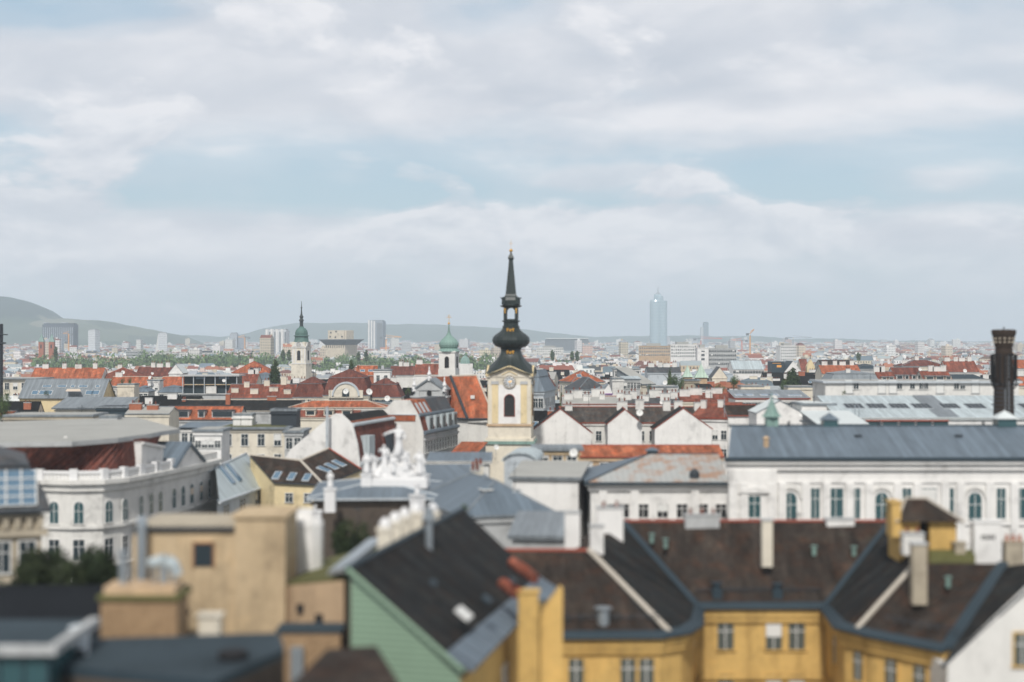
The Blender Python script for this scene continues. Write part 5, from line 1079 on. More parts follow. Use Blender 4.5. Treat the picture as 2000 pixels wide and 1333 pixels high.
for k in (.22, .38):
    p = A.lerp(B, k); p2 = A3.lerp(B3, k+.06); c_ = p.lerp(p2, .62); up = (p2-p).normalized(); n3 = d_.cross(up)
    q = MB(); q.obox(c_, d_, 1.3, 3.0, .2, 0, n3); q.build('skylight', 'blue_glass', rf, True)
wm = win_mesh(1.1, 1.5, 'cool_plaster')
for zz_ in (2.6, 6.2, 9.8):
    for k in (.12, .17, .4, .45, .68, .73, .78):
        p = A.lerp(B, k)-t.location; window(t, (p.x, p.y, zb-zz_), math.atan2(d_.y, d_.x), wm)
# ------------------------------------------------------------------ curved white palace
def offs(P, k):
    out = []
    for i, p in enumerate(P):
        a = P[max(0, i-1)]; c_ = P[min(len(P)-1, i+1)]; d_ = (c_-a).normalized(); out.append(p+Vector((d_.y, -d_.x, 0))*k)
    return out
def strip(b, P, z0, z1, mi=0, k0=0, k1=0):
    A, B = offs(P, k0), offs(P, k1)
    for i in range(len(P)-1): b.poly([(A[i].x, A[i].y, z0), (A[i+1].x, A[i+1].y, z0), (B[i+1].x, B[i+1].y, z1), (B[i].x, B[i].y, z1)], mi)
def band(b, P, z0, z1, k, mi=0):
    """moulding standing k proud of the wall along the polyline"""
    A, B = offs(P, k), offs(P, -.02)
    for i in range(len(P)-1):
        b.poly([(A[i].x, A[i].y, z0), (A[i+1].x, A[i+1].y, z0), (A[i+1].x, A[i+1].y, z1), (A[i].x, A[i].y, z1)], mi)
        b.poly([(A[i].x, A[i].y, z1), (A[i+1].x, A[i+1].y, z1), (B[i+1].x, B[i+1].y, z1), (B[i].x, B[i].y, z1)], mi)
        b.poly([(B[i].x, B[i].y, z0), (B[i+1].x, B[i+1].y, z0), (A[i+1].x, A[i+1].y, z0), (A[i].x, A[i].y, z0)], mi)
zc = 28.6
ctl = [(-60, 952), (75, 942), (140, 943), (200, 942), (240, 938), (275, 932), (305, 926), (335, 920), (378, 911), (424, 900)]
P = [Vector((X(px, Yz(py, zc)), Yz(py, zc), 0)) for px, py in ctl]
t = thing('curved_palace', 'white curved corner palace with arched windows, parapet statues and dark red roof', 'palace', (P[3].x, P[3].y, 0)); 
b = MB(); strip(b, P, 0, zc+1.2); band(b, P, zc-.2, zc+.3, .9); band(b, P, zc-1.0, zc-.2, .4); band(b, P, zc-5.4, zc-5.05, .35); band(b, P, zc-9.9, zc-9.65, .3); band(b, P, zc-14.2, zc-13.9, .3)
e = P[-1]; b.poly([(e.x, e.y, 0), (e.x-8, e.y+4, 0), (e.x-8, e.y+4, zc+1.2), (e.x, e.y, zc+1.2)]); b.build('wall', 'white_plaster', t, True)
b = MB(); band(b, P[:-2], zc+1.0, zc+1.35, .2); strip(b, P[:-2], zc+1.2, zc+1.35)
for i in range(len(P)-3):
    a, c_ = P[i], P[i+1]; L = (c_-a).length; n = max(1, int(L/.42)); d_ = (c_-a).normalized()
    for k in range(n):
        p = a.lerp(c_, (k+.5)/n)
        if k % 9 == 0: b.obox((p.x, p.y, zc+.3), d_, .9, .7, 1.25)
        else: b.rod((p.x, p.y, zc+.3), (p.x, p.y, zc+1.05), .12, 5)
b.build('balustrade', 'statue_stone', t, True)
# pediment
a, c_ = P[7], P[8].lerp(P[9], .25); d_ = (c_-a).normalized(); nn = Vector((d_.y, -d_.x, 0)); m_ = (a+c_)/2
q = MB(); q.prism([a+nn*.5+Vector((0, 0, zc+.3)), c_+nn*.5+Vector((0, 0, zc+.3)), m_+nn*.5+Vector((0, 0, zc+2.9))], -nn*4); q.build('pediment', 'bright_plaster', t, True)
q = MB()
for s0, s1 in ((a-d_*.4, m_), (c_+d_*.4, m_)): q.rod(s0+nn*.6+Vector((0, 0, zc+.4)), s1+nn*.6+Vector((0, 0, zc+3.1)), .22, 5); q.prism([s0+nn*.7+Vector((0, 0, zc+.55)), s1+nn*.7+Vector((0, 0, zc+3.25)), s1+nn*.7+Vector((0, 0, zc+3.4)), s0+nn*.7+Vector((0, 0, zc+.7))], -nn*4.5)
q.build('pediment_roof', 'blue_metal', t, True)
wa = win_mesh(1.05, 2.5, 'bright_plaster', 'teal_glass', True); wq = win_mesh(1.25, 2.35, 'bright_plaster', 'glass')
def along(fr):
    i = min(len(P)-2, int(fr)); return P[i].lerp(P[i+1], fr-i), (P[i+1]-P[i]).normalized()
for fr in (.3, .9, 1.48, 2.23, 3.3, 4.1, 5.0, 5.65, 6.25, 7.1, 7.5, 7.9, 8.3, 8.65):
    p, d_ = along(fr); rz = math.atan2(d_.y, d_.x); q = p-t.location
    window(t, (q.x, q.y, zc-4.75), rz, wa); window(t, (q.x, q.y, zc-9.0), rz, wq); window(t, (q.x, q.y, zc-13.3), rz, wq); window(t, (q.x, q.y, zc-17.6), rz, wq)
# mansard and flat top, attic block
zf = 33.4
top = [(-60, 866), (60, 864), (140, 863), (230, 856), (290, 848), (316, 843)]
T = [Vector((X(px, Yz(py, zf)), Yz(py, zf), zf)) for px, py in top]; O = offs([Vector((p.x, p.y, 0)) for p in P[:7]], -1.6)
def resample(L, n):
    cum = [0]
    for p, q in zip(L, L[1:]): cum.append(cum[-1]+(q-p).length)
    out = []; j = 0
    for i in range(n):
        s_ = cum[-1]*i/(n-1)
        while j < len(L)-2 and cum[j+1] < s_: j += 1
        out.append(L[j].lerp(L[j+1], (s_-cum[j])/(cum[j+1]-cum[j])))
    return out
To = [p.copy() for p in T]; O, Tm = resample(O, 25), resample(T, 25); b = MB()
for i in range(24): b.poly([(O[i].x, O[i].y, zc+.7), (O[i+1].x, O[i+1].y, zc+.7), Tm[i+1]-Vector((0, 0, .4)), Tm[i]-Vector((0, 0, .4))], 0)
b.poly([(O[-1].x, O[-1].y, zc+.7), (O[-1].x-6, O[-1].y+12, zc+.7), T[5]+Vector((-4, 14, -.4)), T[5]-Vector((0, 0, .4))], 0)
mans = b.build('mansard_roof', ['maroon_tile'], t, True)
back = [W(352, 838, Yz(838, zf)), W(265, 815, Yz(815, zf)), W(-60, 826, Yz(826, zf))]
b = MB(); Tq = [p.copy() for p in T]; b.slab(Tq+[back[0]+Vector((0, 0, 0)), back[1], back[2]], .55, 0, 1); b.build('flat_roof', ['felt_roof', 'grey_plaster'], t, True)
q = MB(); q.box(X(10, 184), X(82, 184), 182.5, 184, zc+.3, zf-.8); q.build('attic_pier', 'bright_plaster', t, True)
q = MB(); p = T[2]; q.rod(W(128, 905, 180.5), W(128, 856, 184.5), .28, 6); q.build('flue', 'white_plaster', t, True)
a, c_ = along(5.5)[0], along(6.9)[0]; d_ = (c_-a).normalized(); nn = Vector((d_.y, -d_.x, 0)); q = MB()
q.prism([a-nn*.9+Vector((0, 0, zc)), c_-nn*.9+Vector((0, 0, zc)), c_-nn*.9+Vector((0, 0, zf-1.6)), a-nn*.9+Vector((0, 0, zf-.7))], -nn*3); q.prism([a-nn*.6+Vector((0, 0, zf-1.0)), c_-nn*.6+Vector((0, 0, zf-1.9)), c_-nn*.6+Vector((0, 0, zf-1.6)), a-nn*.6+Vector((0, 0, zf-.7))], -nn*3.2); q.build('attic_block', 'bright_plaster', t, True)
hp('white rooftop block with three small windows behind the palace pediment', 380, 432, 843, 843, 226, 7, FL, wall='bright_plaster', roof='felt_roof', win=(1, 4, .8, 1.0, 1.4), res=False)
hp('low concrete vent box on the flat palace roof', 195, 228, 816, 816, 226, 3, FL, wall='grey_plaster', roof='felt_roof', ov=.1, res=False, name='vent_box', cat='vent')
# ------------------------------------------------------------------ dark mansard corner house, left edge
t, rf = hp('dark slate mansard corner house with sloped glass roof at the left edge', -170, 74, 1002, 868, 110.6, 14, 'man', rz=R(19), x=-38.6, wall='stone', roof='slate', trim='dark_metal', win=(3, 5, 1.1, 2.2, 2.2), ov=.7)
z_e = Z(1002, 110.6); q = MB(); xx = 244*112/FPX/2
for i in range(5):
    for j in range(4):
        zz_ = .55+j*.62; c_ = Vector((xx-.9-i*1.05, -.66+zz_*.52, z_e+.2+zz_)); q.obox(c_, (1, 0, 0), .92, .6, .12, 0, Vector((0, -.89, .46)))
        q.obox(c_+Vector((.5, -.02, 0)), (1, 0, 0), .09, .7, .18, 1, Vector((0, -.89, .46))); q.obox(c_+Vector((0, -.16, -.31)), (1, 0, 0), .95, .07, .18, 1, Vector((0, -.89, .46)))
q.build('roof_glazing', ['blue_glass', 'window_frame'], rf)
q = MB(); q.box(-xx-.4, xx+.4, -.35, 0, z_e-1.8, z_e-1.3); q.box(-xx-.4, xx+.4, -.3, 0, z_e-6.3, z_e-5.8)
for i in range(12): q.box(-xx+i*.8, -xx+i*.8+.4, -.4, 0, z_e-1.2, z_e-.5)
q.build('cornice', 'stone', t)
# ------------------------------------------------------------------ foreground: yellow house with dark tiled roofs
ze = 26.0
V3 = lambda px, py, z: W(px, py, Yz(py, z))
t = thing('yellow_house', 'large yellow house with dark brown tiled roofs around a court, lower right', 'house', (12, 100, 0)); 
Rm0, Rm1 = Vector((7.6, 117.5, 31.2)), Vector((29.5, 117.5, 31.2))
A_ = V3(1150, 1076, 30.4); AL = Vector((-3.0, A_.y+.3, 30.4)); Jl = Vector((8.5, 117.3, 31.15))
a_ = Vector((13.3, 110, ze)); b_ = Vector((22.4, 110, ze)); c1 = Vector((9.6, 99.2, ze)); c2 = Vector((11.2, 100.6, ze)); c3 = Vector((12.2, 103, ze))
L0 = Vector((2.6, 99.0, ze)); L1 = Vector((-3.6, 99.0, ze))
B_ = V3(1790, 1101, 30.0); Jr = Vector((28.6, 116.6, 31.1)); c4 = Vector((22.0, 102.2, ze)); c5 = Vector((23.3, 99.6, ze)); E1 = Vector((26.9, 94.6, ze)); BR = V3(1960, 1101, 30.0)
b = MB()
def face(*p, m=0): b.poly(list(p), m)
face(L1, L0, A_, AL); face(L0, c1, A_); face(A_, c1, c2, c3, m=1); face(A_, c3, a_, Jl, m=1)
face(a_, b_, Jr, Jl); face(Jl, Jr, Rm1, Rm0)
face(b_, c4, B_, Jr, m=1); face(c4, c5, B_); face(c5, E1, BR, B_)
bk = 125.5
face(Rm1, Vector((31, bk, ze)), Vector((6, bk, ze)), Rm0); face(Rm0, Vector((6, bk, ze)), Vector((-3, 113, ze)), AL, A_, Jl); face(Jr, B_, BR, Vector((34.5, 112, 27)), Vector((31, bk, ze)), Rm1)
for p, q, r_ in ((A_, c1.lerp(c2, .4), .20), (B_, c4.lerp(c5, .5), .20)): b.rod(p+Vector((0, 0, .05)), q+Vector((0, 0, .1)), r_, 6, 2)
for p, q in ((Rm0, Rm1), (AL, A_)): b.rod(p, q, .15, 6, 4)
def ribbon(p, q, w0, w1, up=.12, m=3):
    d_ = (q-p).normalized(); s_ = d_.cross(Vector((0, 0, 1))).normalized()
    b.slab([p+s_*w0+Vector((0, 0, up)), p-s_*w0+Vector((0, 0, up)), q-s_*w1+Vector((0, 0, up)), q+s_*w1+Vector((0, 0, up))][::-1], .12, m)
ribbon(Jl, a_, .28, .5); ribbon(Jr, b_, .28, .5); ribbon(BR, E1, .35, .6)
rf = b.build('roof', ['brown_tile', 'dark_tile', 'ridge_tile', 'flashing', 'red_trim'], t, True)
EV = [L1, L0, c1, c2, c3, a_, b_, c4, c5, E1]
b = MB()
O1, O2 = offs(EV, .55), offs(EV, -.25)
for i in range(len(EV)-1): b.slab([O1[i]+Vector((0, 0, -.02)), O1[i+1]+Vector((0, 0, -.02)), O2[i+1]+Vector((0, 0, .28)), O2[i]+Vector((0, 0, .28))], .16)
for i in range(len(EV)-1): b.rod(O1[i]+Vector((0, 0, -.05)), O1[i+1]+Vector((0, 0, -.05)), .13, 8)
b.build('gutter', 'flashing', t, True)
b = MB(); Wl = offs(EV, -.15)
for i in range(len(EV)-1): b.poly([(Wl[i].x, Wl[i].y, 0), (Wl[i+1].x, Wl[i+1].y, 0), (Wl[i+1].x, Wl[i+1].y, ze), (Wl[i].x, Wl[i].y, ze)])
for k0, z0_, z1_ in ((.28, ze-.75, ze-.12), (.12, ze-1.15, ze-.75), (.18, ze-5.2, ze-4.9)):
    Q = offs(EV, k0)
    for i in range(len(EV)-1):
        b.poly([(Q[i].x, Q[i].y, z0_), (Q[i+1].x, Q[i+1].y, z0_), (Q[i+1].x, Q[i+1].y, z1_), (Q[i].x, Q[i].y, z1_)])
        b.poly([(Wl[i].x, Wl[i].y, z0_), (Wl[i+1].x, Wl[i+1].y, z0_), (Q[i+1].x, Q[i+1].y, z0_), (Q[i].x, Q[i].y, z0_)])
b.poly([(-3.6, 113, 0), (-3.6, Wl[0].y, 0), (-3.6, Wl[0].y, ze), (-3.6, 113, ze)]); b.build('wall', 'yellow_plaster', t, True)
b = MB(); b.poly([(31, bk, 0), (6, bk, 0), (6, bk, ze), (31, bk, ze)]); b.build('rear_wall', 'yellow_plaster', t, True)
wy = win_mesh(1.15, 2.0, 'yellow_plaster', 'old_glass'); wz = win_mesh(.95, 1.9, 'yellow_plaster', 'old_glass')
def put(p, q, fr, z, wm):
    d_ = (q-p).normalized(); m_ = p.lerp(q, fr)+Vector((-d_.y, d_.x, 0))*.13-t.location; window(t, (m_.x, m_.y, z), math.atan2(d_.y, d_.x), wm)
for fr in (.22, .60, .78): put(a_, b_, fr, ze-3.1, wy); put(a_, b_, fr, ze-6.9, wy); put(a_, b_, fr, ze-10.6, wy)
for fr in (.22, .70, .87): put(L0, c1, fr, ze-3.4, wz); put(L0, c1, fr, ze-7.1, wz)
put(c3, a_, .5, ze-3.2, wy)
for fr in (.25, .62): put(c5, E1, fr, ze-3.3, wz); put(c5, E1, fr, ze-7.0, wz)
put(c4, c5, .5, ze-3.3, wz); put(b_, c4, .5, ze-3.2, wy)
for i, (p, q) in enumerate(((a_, b_), (L0, c1), (c5, E1))):
    d_ = (q-p).normalized(); n3 = Vector((-d_.y, d_.x, 0)); o3 = n3*1.1+Vector((0, 0, .95)); q_ = MB()
    for k in (0, .18): q_.rod(p+o3+Vector((0, 0, k)), q+o3+Vector((0, 0, k)), .03, 5)
    for k in range(9): m3 = p.lerp(q, (k+.5)/9)+o3; q_.rod(m3-Vector((0, 0, .3)), m3+Vector((0, 0, .2)), .025, 4)
    q_.build('snow_guard', 'dark_metal', rf, True)
def stack(px, py0, py1, Y, w_, d_, m_, lab=None, pots=0, up='grey_plaster'):
    z0_, z1_ = Z(py1, Y), Z(py0, Y); q = MB(); x = X(px, Y)
    q.box(x-w_/2, x+w_/2, Y, Y+d_, z0_, z1_); q.box(x-w_/2-.07, x+w_/2+.07, Y-.07, Y+d_+.07, z1_, z1_+.12, 1)
    for i in range(pots): xx = x-w_/2+(i+.5)*w_/pots; q.rod((xx, Y+d_/2, z1_+.12), (xx, Y+d_/2, z1_+.5), .11, 7, 2)
    o = q.build('chimney', [m_, up, 'red_tile'], rf, True)
    if lab: o['label'] = lab
    return o
stack(1499, 1018, 1108, 111.8, .75, .7, 'cream_plaster', None, 0)
stack(1642, 1016, 1052, 116.5, 2.1, .8, 'bright_plaster', None, 0)
stack(1372, 1008, 1050, 116.6, 2.6, .8, 'grey_plaster', 'weathered wide chimney', 3)
stack(1118, 1003, 1080, 112, 1.1, .8, 'bright_plaster'); stack(1166, 1030, 1084, 107.6, .95, .8, 'bright_plaster'); stack(1192, 994, 1064, 113, 1.9, .8, 'bright_plaster', None, 2)
stack(1797, 1065, 1182, 100.6, .95, .8, 'stone', 'tall weathered chimney with peeling plaster', 0); stack(1785, 1045, 1085, 104.4, 1.4, .9, 'white_plaster', None, 2)
for px, py, Yd in ((1273, 1048, 114.6), (1300, 1058, 113.8), (1590, 1072, 113.8), (1668, 1073, 113.8), (1852, 1133, 101.5)):
    q = MB(); p = W(px, py, Yd); q.rod(p-Vector((0, 0, .5)), p+Vector((0, 0, .15)), .16, 8); q.rod(p+Vector((0, 0, .15)), p+Vector((0, 0, .22)), .26, 8); q.build('roof_vent', 'copper', rf, True)
for px, py, Yd in ((1400, 1160, 110.9), (1518, 1162, 110.9)):
    q = MB(); p = W(px, py, Yd); q.obox(p-Vector((0, 0, .6)), (1, 0, 0), .7, .7, 1.0); q.rod(p+Vector((0, 0, .4)), p+Vector((0, 0, .75)), .24, 8); q.obox(p+Vector((0, 0, .75)), (1, 0, 0), .75, .6, .08); q.build('roof_vent', 'flashing', rf, True)
q = MB(); p = W(1178, 1205, 100.3); q.rod(p-Vector((0, 0, .9)), p+Vector((0, 0, .5)), .42, 12); q.rod(p+Vector((0, 0, .5)), p+Vector((0, 0, .62)), .58, 12); q.build('roof_vent', 'pipe_metal', rf, True)
# yellow stair penthouse with small hipped roof
pY = 106.5; zt = lambda py: Z(py, pY); hv = thing('roof_penthouse', 'small yellow rooftop penthouse with dark hipped roof and yellow chimney wall', 'penthouse', (X(1812, pY), pY, 27.5)); u = lambda px: (px-1812)*pY/FPX
b = MB(); b.box(u(1757), u(1796), 0, 3.2, 0, zt(1018)-27.5); b.box(u(1816), u(1868), 0, 3.2, 0, zt(1018)-27.5); b.box(u(1796), u(1816), .8, 3.2, 0, zt(1018)-27.5, 1); b.build('wall', ['yellow_plaster', 'dark_opening'], hv)
b = MB(); e_ = zt(1018)-27.5; r_ = zt(978)-27.5; p = [(u(1748), -.5, e_), (u(1880), -.5, e_), (u(1880), 3.7, e_), (u(1748), 3.7, e_)]; r0, r1 = (u(1780), 1.6, r_), (u(1822), 1.6, r_)
b.poly([p[0], p[1], r1, r0]); b.poly([p[2], p[3], r0, r1]); b.poly([p[1], p[2], r1]); b.poly([p[3], p[0], r0]); b.poly(p[::-1], 1)
for s0, s1 in ((p[0], r0), (p[1], r1), (r0, r1)): b.rod(s0, s1, .1, 5, 1)
b.build('roof', ['brown_tile', 'ridge_tile'], hv)
b = MB(); b.box(u(1739), u(1757), -.4, 1.2, zt(1048)-27.5, zt(982)-27.5); b.box(u(1736), u(1760), -.5, 1.3, zt(982)-27.5, zt(979)-27.5); b.build('chimney', 'yellow_plaster', hv)
t2 = thing('moss_terrace', 'mossy flat rooftop strip in front of the yellow penthouse', 'terrace', (0, 0, 0)); b = MB(); b.slab([W(1815, 1098, 104.2), W(1905, 1098, 104.2), W(1905, 1074, 106.4), W(1815, 1074, 106.4)], .4); b.build('moss_bed', 'moss_roof', t2)
for px, w_, py0, py1, lab, pots in ((1926, 1.9, 1020, 1085, 'white broad chimney with a row of dark flue holes, right of the penthouse', 0), (1873, .7, 1062, 1100, 'small grey chimney block beside the moss strip', 0), (1979, 1.3, 1060, 1105, 'rough stone chimney with pots at the right edge', 3)):
    Yq = 106; tq = thing('rooftop_chimney', lab, 'chimney', (X(px, Yq), Yq, Z(py1+20, Yq)), 0, 'chimneys on the right-hand roof'); hq = Z(py0, Yq)-Z(py1+20, Yq)
    b = MB(); b.box(-w_/2, w_/2, -.4, .4, 0, hq); b.box(-w_/2-.08, w_/2+.08, -.48, .48, hq, hq+.12)
    b.build('stack', 'bright_plaster' if pots == 0 and w_ > 1 else 'stone', tq)
    if w_ > 1.5:
        b = MB()
        for i in range(5): b.box(-.45+i*.2, -.33+i*.2, -.43, -.39, hq-1.15, hq-.85)
        b.build('flue_holes', 'dark_opening', tq)
    for i in range(pots): b = MB(); b.lathe([(.14, hq+.1), (.1, hq+.55)], 8, (-w_/2+(i+.5)*w_/pots, 0, 0)); b.build('pot', 'red_brick', tq)
# neighbour at right: dark slope and white gable wall
t = thing('gable_house', 'white blank gable wall with dark verge at the lower right corner', 'house', (30, 90, 0)); b = MB()
gY = 91; G = [W(1845, 1296, gY+.6), W(2005, 1152, gY), W(2120, 1050, gY), W(2330, 1250, gY)]
b.prism([Vector((G[0].x, gY, 0)), Vector((G[3].x, gY, 0)), G[3], G[2], G[1], Vector((G[0].x, gY, G[0].z))], (0, .5, 0)); b.box(G[0].x+.3, G[3].x, gY+.5, gY+8, 0, G[0].z-.4); b.build('wall', 'white_plaster', t, True)
b = MB(); k = Vector((0, 13.5, 0)); g0, g1 = G[0]+Vector((-.35, -.4, -.1)), G[2]+Vector((0, -.3, .2)); h1 = W(2075, 1092, 99); b.slab([g0, g1, h1], .2, 0, 1); b.slab([g0, h1, W(1966, 1106, 103)], .2, 0, 1); b.slab([g1, G[3]+Vector((.5, -.3, 0)), G[3]+k, h1], .2, 0, 1); b.build('roof', ['dark_tile', 'dark_metal'], t, True)
window(t, (W(1996, 1300, gY).x-30, 1.0-.0, W(1996, 1300, gY).z), 0, wz)
# ------------------------------------------------------------------ green clapboard house with dark roof
A3, B3 = W(677, 1111, 75), V3(905, 994, Z(1111, 75)); C3 = W(905, 1312, 73.4); D3 = C3+(B3-A3)*.93
t = thing('green_house', 'house with green clapboard gable and broad charcoal tiled roof, front centre', 'house', (A3.x, A3.y, 0))
b = MB(); b.slab([A3, C3, D3, B3], .3, 0, 1)
d_ = (B3-A3).normalized(); s_ = Vector((d_.y, -d_.x, 0))
b.rod(A3, B3, .16, 6, 1); b.rod(A3, C3, .14, 6, 3)
q0, q1 = C3.lerp(A3, .16), D3.lerp(B3, .12)
up = (A3-C3).cross(d_).normalized(); up = up if up.z > 0 else -up
b.slab([C3+up*.1+s_*.4, D3+up*.1+s_*.4, q1+up*.12, q0+up*.12], .12, 4)
for k in range(14): p = C3.lerp(D3, (k+.5)/14); q_ = q0.lerp(q1, (k+.5)/14); b.rod(p+up*.16+s_*.35, q_+up*.16, .035, 4, 4)
rf = b.build('roof', ['dark_tile', 'flashing', 'moss_roof', 'green_clapboard', 'blue_metal'], t, True)
b = MB(); F0, F1 = A3+Vector((.2, .05, -.3)), C3+Vector((-.15, .05, -.3)); b.poly([(F0.x, F0.y, 8), (F1.x, F1.y, 8), F1, F0]); b.build('gable_wall', 'green_clapboard', t, True)
b = MB(); D4 = D3-s_*.15; C4 = C3-s_*.15; b.poly([(C4.x, C4.y, 0), (D4.x, D4.y, 0), D4, C4]); b.poly([(F0.x, F0.y, 0), (F1.x, F1.y, 0), (F1.x, F1.y, 8), (F0.x, F0.y, 8)])
b.build('wall', 'yellow_plaster', t, True)
b = MB(); b.poly([(B3.x, B3.y, 0), (F0.x, F0.y, 0), F0, B3-Vector((0, 0, .3))]); b.build('back_wall', 'dark_concrete', t, True)
wv = win_mesh(1.0, 1.9)
for k in (.2, .45, .7): p = C4.lerp(D4, k)-t.location; window(t, (p.x+.03, p.y, C4.z-4), math.atan2(d_.y, d_.x), wv)
q = MB()
def yp(px0, px1, Y, py0, z0_, dd=.9): q.box(X(px0, Y), X(px1, Y), Y, Y+dd, z0_, Z(py0, Y))
yp(1012, 1052, 84, 1158, 20); q.box(X(1009, 84), X(1055, 84), 83.9, 85, Z(1158, 84), Z(1155, 84)); q.prism([(X(1052, 85), 85, 20), (X(1099, 85), 85, 20), (X(1099, 85), 85, Z(1152, 85)), (X(1094, 85), 85, Z(1150, 85)), (X(1052, 85), 85, Z(1205, 85))], (0, 1.2, 0)); q.build('parapet', 'yellow_plaster', t, True)
q = MB(); q.slab([W(1035, 1172, 86), W(1098, 1168, 88), W(1092, 1150, 90.5), W(1045, 1120, 90.5)], .2); q.build('parapet_cap', 'blue_metal', t, True)
for (x0, y0), (x1, y1), Y in (((1000, 1098), (1045, 1130), 89), ((982, 1140), (1008, 1158), 84.5)):
    q = MB(); p0, p1 = W(x0, y0, Y+1.2), W(x1, y1, Y-.4); q.rod(p0, p1, .34, 10); q.build('ridge_cowl', 'red_tile', rf, True)
for px, py, Y, sz in ((905, 1200, 78.5, .45), (950, 1172, 80.5, .28), (1000, 1135, 84, .2), (845, 1140, 79, .2)):
    q = MB(); p = W(px, py, Y); n3 = up; q.obox(p, d_, sz*3.0, sz*1.9, .12, 0, n3); q.build('skylight', 'window_frame' if sz > .4 else 'flashing', rf, True)
q = MB(); p = W(838, 1080, 88); q.rod(p-Vector((0, 0, 1)), p+Vector((0, 0, 1.9)), .2, 8); q.rod(p+Vector((0, 0, 1.9)), p+Vector((0, 0, 2.05)), .42, 8); q.rod(p+Vector((0, 0, 2.05)), p+Vector((0, 0, 2.6)), .25, 8); q.build('flue', 'pipe_metal', rf, True)
for i, (px, py) in enumerate(((752, 1036), (771, 1024), (790, 1015), (812, 1006), (845, 1005))):
    Y = 86+i*2.2; tq = thing('rooftop_chimney', ('front', 'second', 'middle', 'fourth', 'last')[i]+' white chimney in the row behind the charcoal roof', 'chimney', (X(px, Y), Y, 30), 0, 'white chimneys behind the charcoal roof'); hq = Z(py, Y)-30
    b = MB(); b.box(-.38, .38, -.45, .45, 0, hq); b.box(-.46, .46, -.53, .53, hq, hq+.14); b.build('stack', 'cream_plaster', tq); b = MB(); b.lathe([(.30, hq+.14), (.34, hq+.4), (.1, hq+.7)], 8); b.build('cowl', 'statue_stone', tq)
ms = thing('moss_roof_strip', 'mossy low roof strip with metal coping left of the charcoal roof', 'roof terrace', (0, 0, 0)); b = MB(); b.slab([W(560, 1138, 86), W(672, 1128, 82), W(770, 1060, 100), W(640, 1090, 98)], .4); b.build('moss_bed', 'moss_roof', ms)
b = MB(); b.slab([W(640, 1132, 83), W(675, 1126, 81), W(752, 1062, 95), W(720, 1066, 96)], .0+.25); q_ = b.build('coping', 'pipe_metal', ms); q_.location.z = .45
b = MB(); b.poly([(X(560, 86), 85.9, 0), (X(672, 82), 81.9, 0), W(672, 1134, 81.9), W(560, 1144, 85.9)]); b.build('wall', 'peach_plaster', ms)
for px, py, w_, h_ in ((530, 1208, 1.1, .7), (590, 1180, .6, .5), (628, 1200, .7, 1.0)):
    b = MB(); k = (px-560)/112; Y = 85.9-4*k-.06; b.box(X(px, Y)-w_/2, X(px, Y)+w_/2, Y-.1, Y+.05, Z(py, Y)-h_, Z(py, Y)); b.build('opening', 'dark_opening', ms)
# ------------------------------------------------------------------ beige block and foreground clutter at left
Y = 86; zt = lambda py: Z(py, Y); u = lambda px: X(px, Y)
t = thing('beige_block', 'beige plastered rooftop block with square dark window, lower left', 'building', (u(400), Y, 0)); t_u = lambda px: u(px)-u(400)
b = MB(); b.box(t_u(262), t_u(462), 0, 6, 0, zt(1036)); b.box(t_u(462), t_u(560), -.5, 4, 0, zt(1010)); b.box(t_u(455), t_u(566), -.65, 4.15, zt(1010), zt(1004)); b.box(t_u(262), t_u(292), -.35, 0, 0, zt(1046)); b.build('wall', 'beige_plaster', t)
b = MB(); b.box(t_u(258), t_u(464), -.25, 6.2, zt(1036), zt(1030)); b.box(t_u(262), t_u(460), .2, 6, zt(1030), zt(1027), 1); b.build('roof', ['dark_metal', 'stone'], t)
b = MB(); b.box(t_u(380), t_u(416), -.08, .02, zt(1106), zt(1062)); b.box(t_u(377), t_u(380), -.14, .02, zt(1109), zt(1059), 1); b.box(t_u(416), t_u(419), -.14, .02, zt(1109), zt(1059), 1); b.box(t_u(377), t_u(419), -.14, .02, zt(1062), zt(1059), 1); b.build('window', ['glass', 'wood_frame'], t)
b = MB(); b.rod((t_u(284), -.75, zt(1140)), (t_u(284), -.75, zt(1022)), .28, 10); b.rod((t_u(284), -.75, zt(1024)), (t_u(275), .3, zt(1018)), .28, 10); b.build('duct', 'pipe_metal', t)
b = MB(); b.box(t_u(550), t_u(670), 2, 3.2, 18, zt(1152)); b.box(t_u(542), t_u(562), 1.5, 2.5, 18, zt(1096)); b.build('parapet', 'peach_plaster', t)
Y = 92; tq = thing('rooftop_chimney', 'tall white plastered chimney block right of the beige block', 'chimney', (X(594, Y), Y, 20)); b = MB(); hq = Z(1010, Y)-20; b.lathe([(1.15, 0), (1.15, hq-.4), (.95, hq)], 12, sq=.55); b.box(-.6, .6, -.6, .6, hq, hq+.45); b.build('stack', 'bright_plaster', tq)
Y = 70; t = thing('brick_chimney_block', 'broad brick and render chimney block with flat top, lower left', 'chimney', (X(270, Y), Y, 20)); u = lambda px: X(px, Y)-X(270, Y); zt = lambda py: Z(py, Y)-20
b = MB(); b.box(u(196), u(346), 0, 2.4, 0, zt(1168)); b.build('brickwork', 'brick', t); b = MB(); b.box(u(190), u(352), -.15, 2.55, zt(1172), zt(1164)); b.build('coping', 'moss_roof', t); b = MB(); b.box(u(200), u(340), .2, 2.2, zt(1164), zt(1148)); b.build('top_course', 'peach_plaster', t)
for px, py0, lab in ((240, 1080, 'thin grey flue pipe standing on the brick chimney block'),):
    tq = thing('flue_pipe', lab, 'flue', (X(px, 71), 71, Z(1150, 71))); b = MB(); hq = Z(py0, 71)-Z(1150, 71); b.rod((0, 0, -.3), (0, 0, hq), .17, 10); b.rod((0, 0, hq), (0, 0, hq+.1), .26, 10); b.build('pipe', 'pipe_metal', tq)
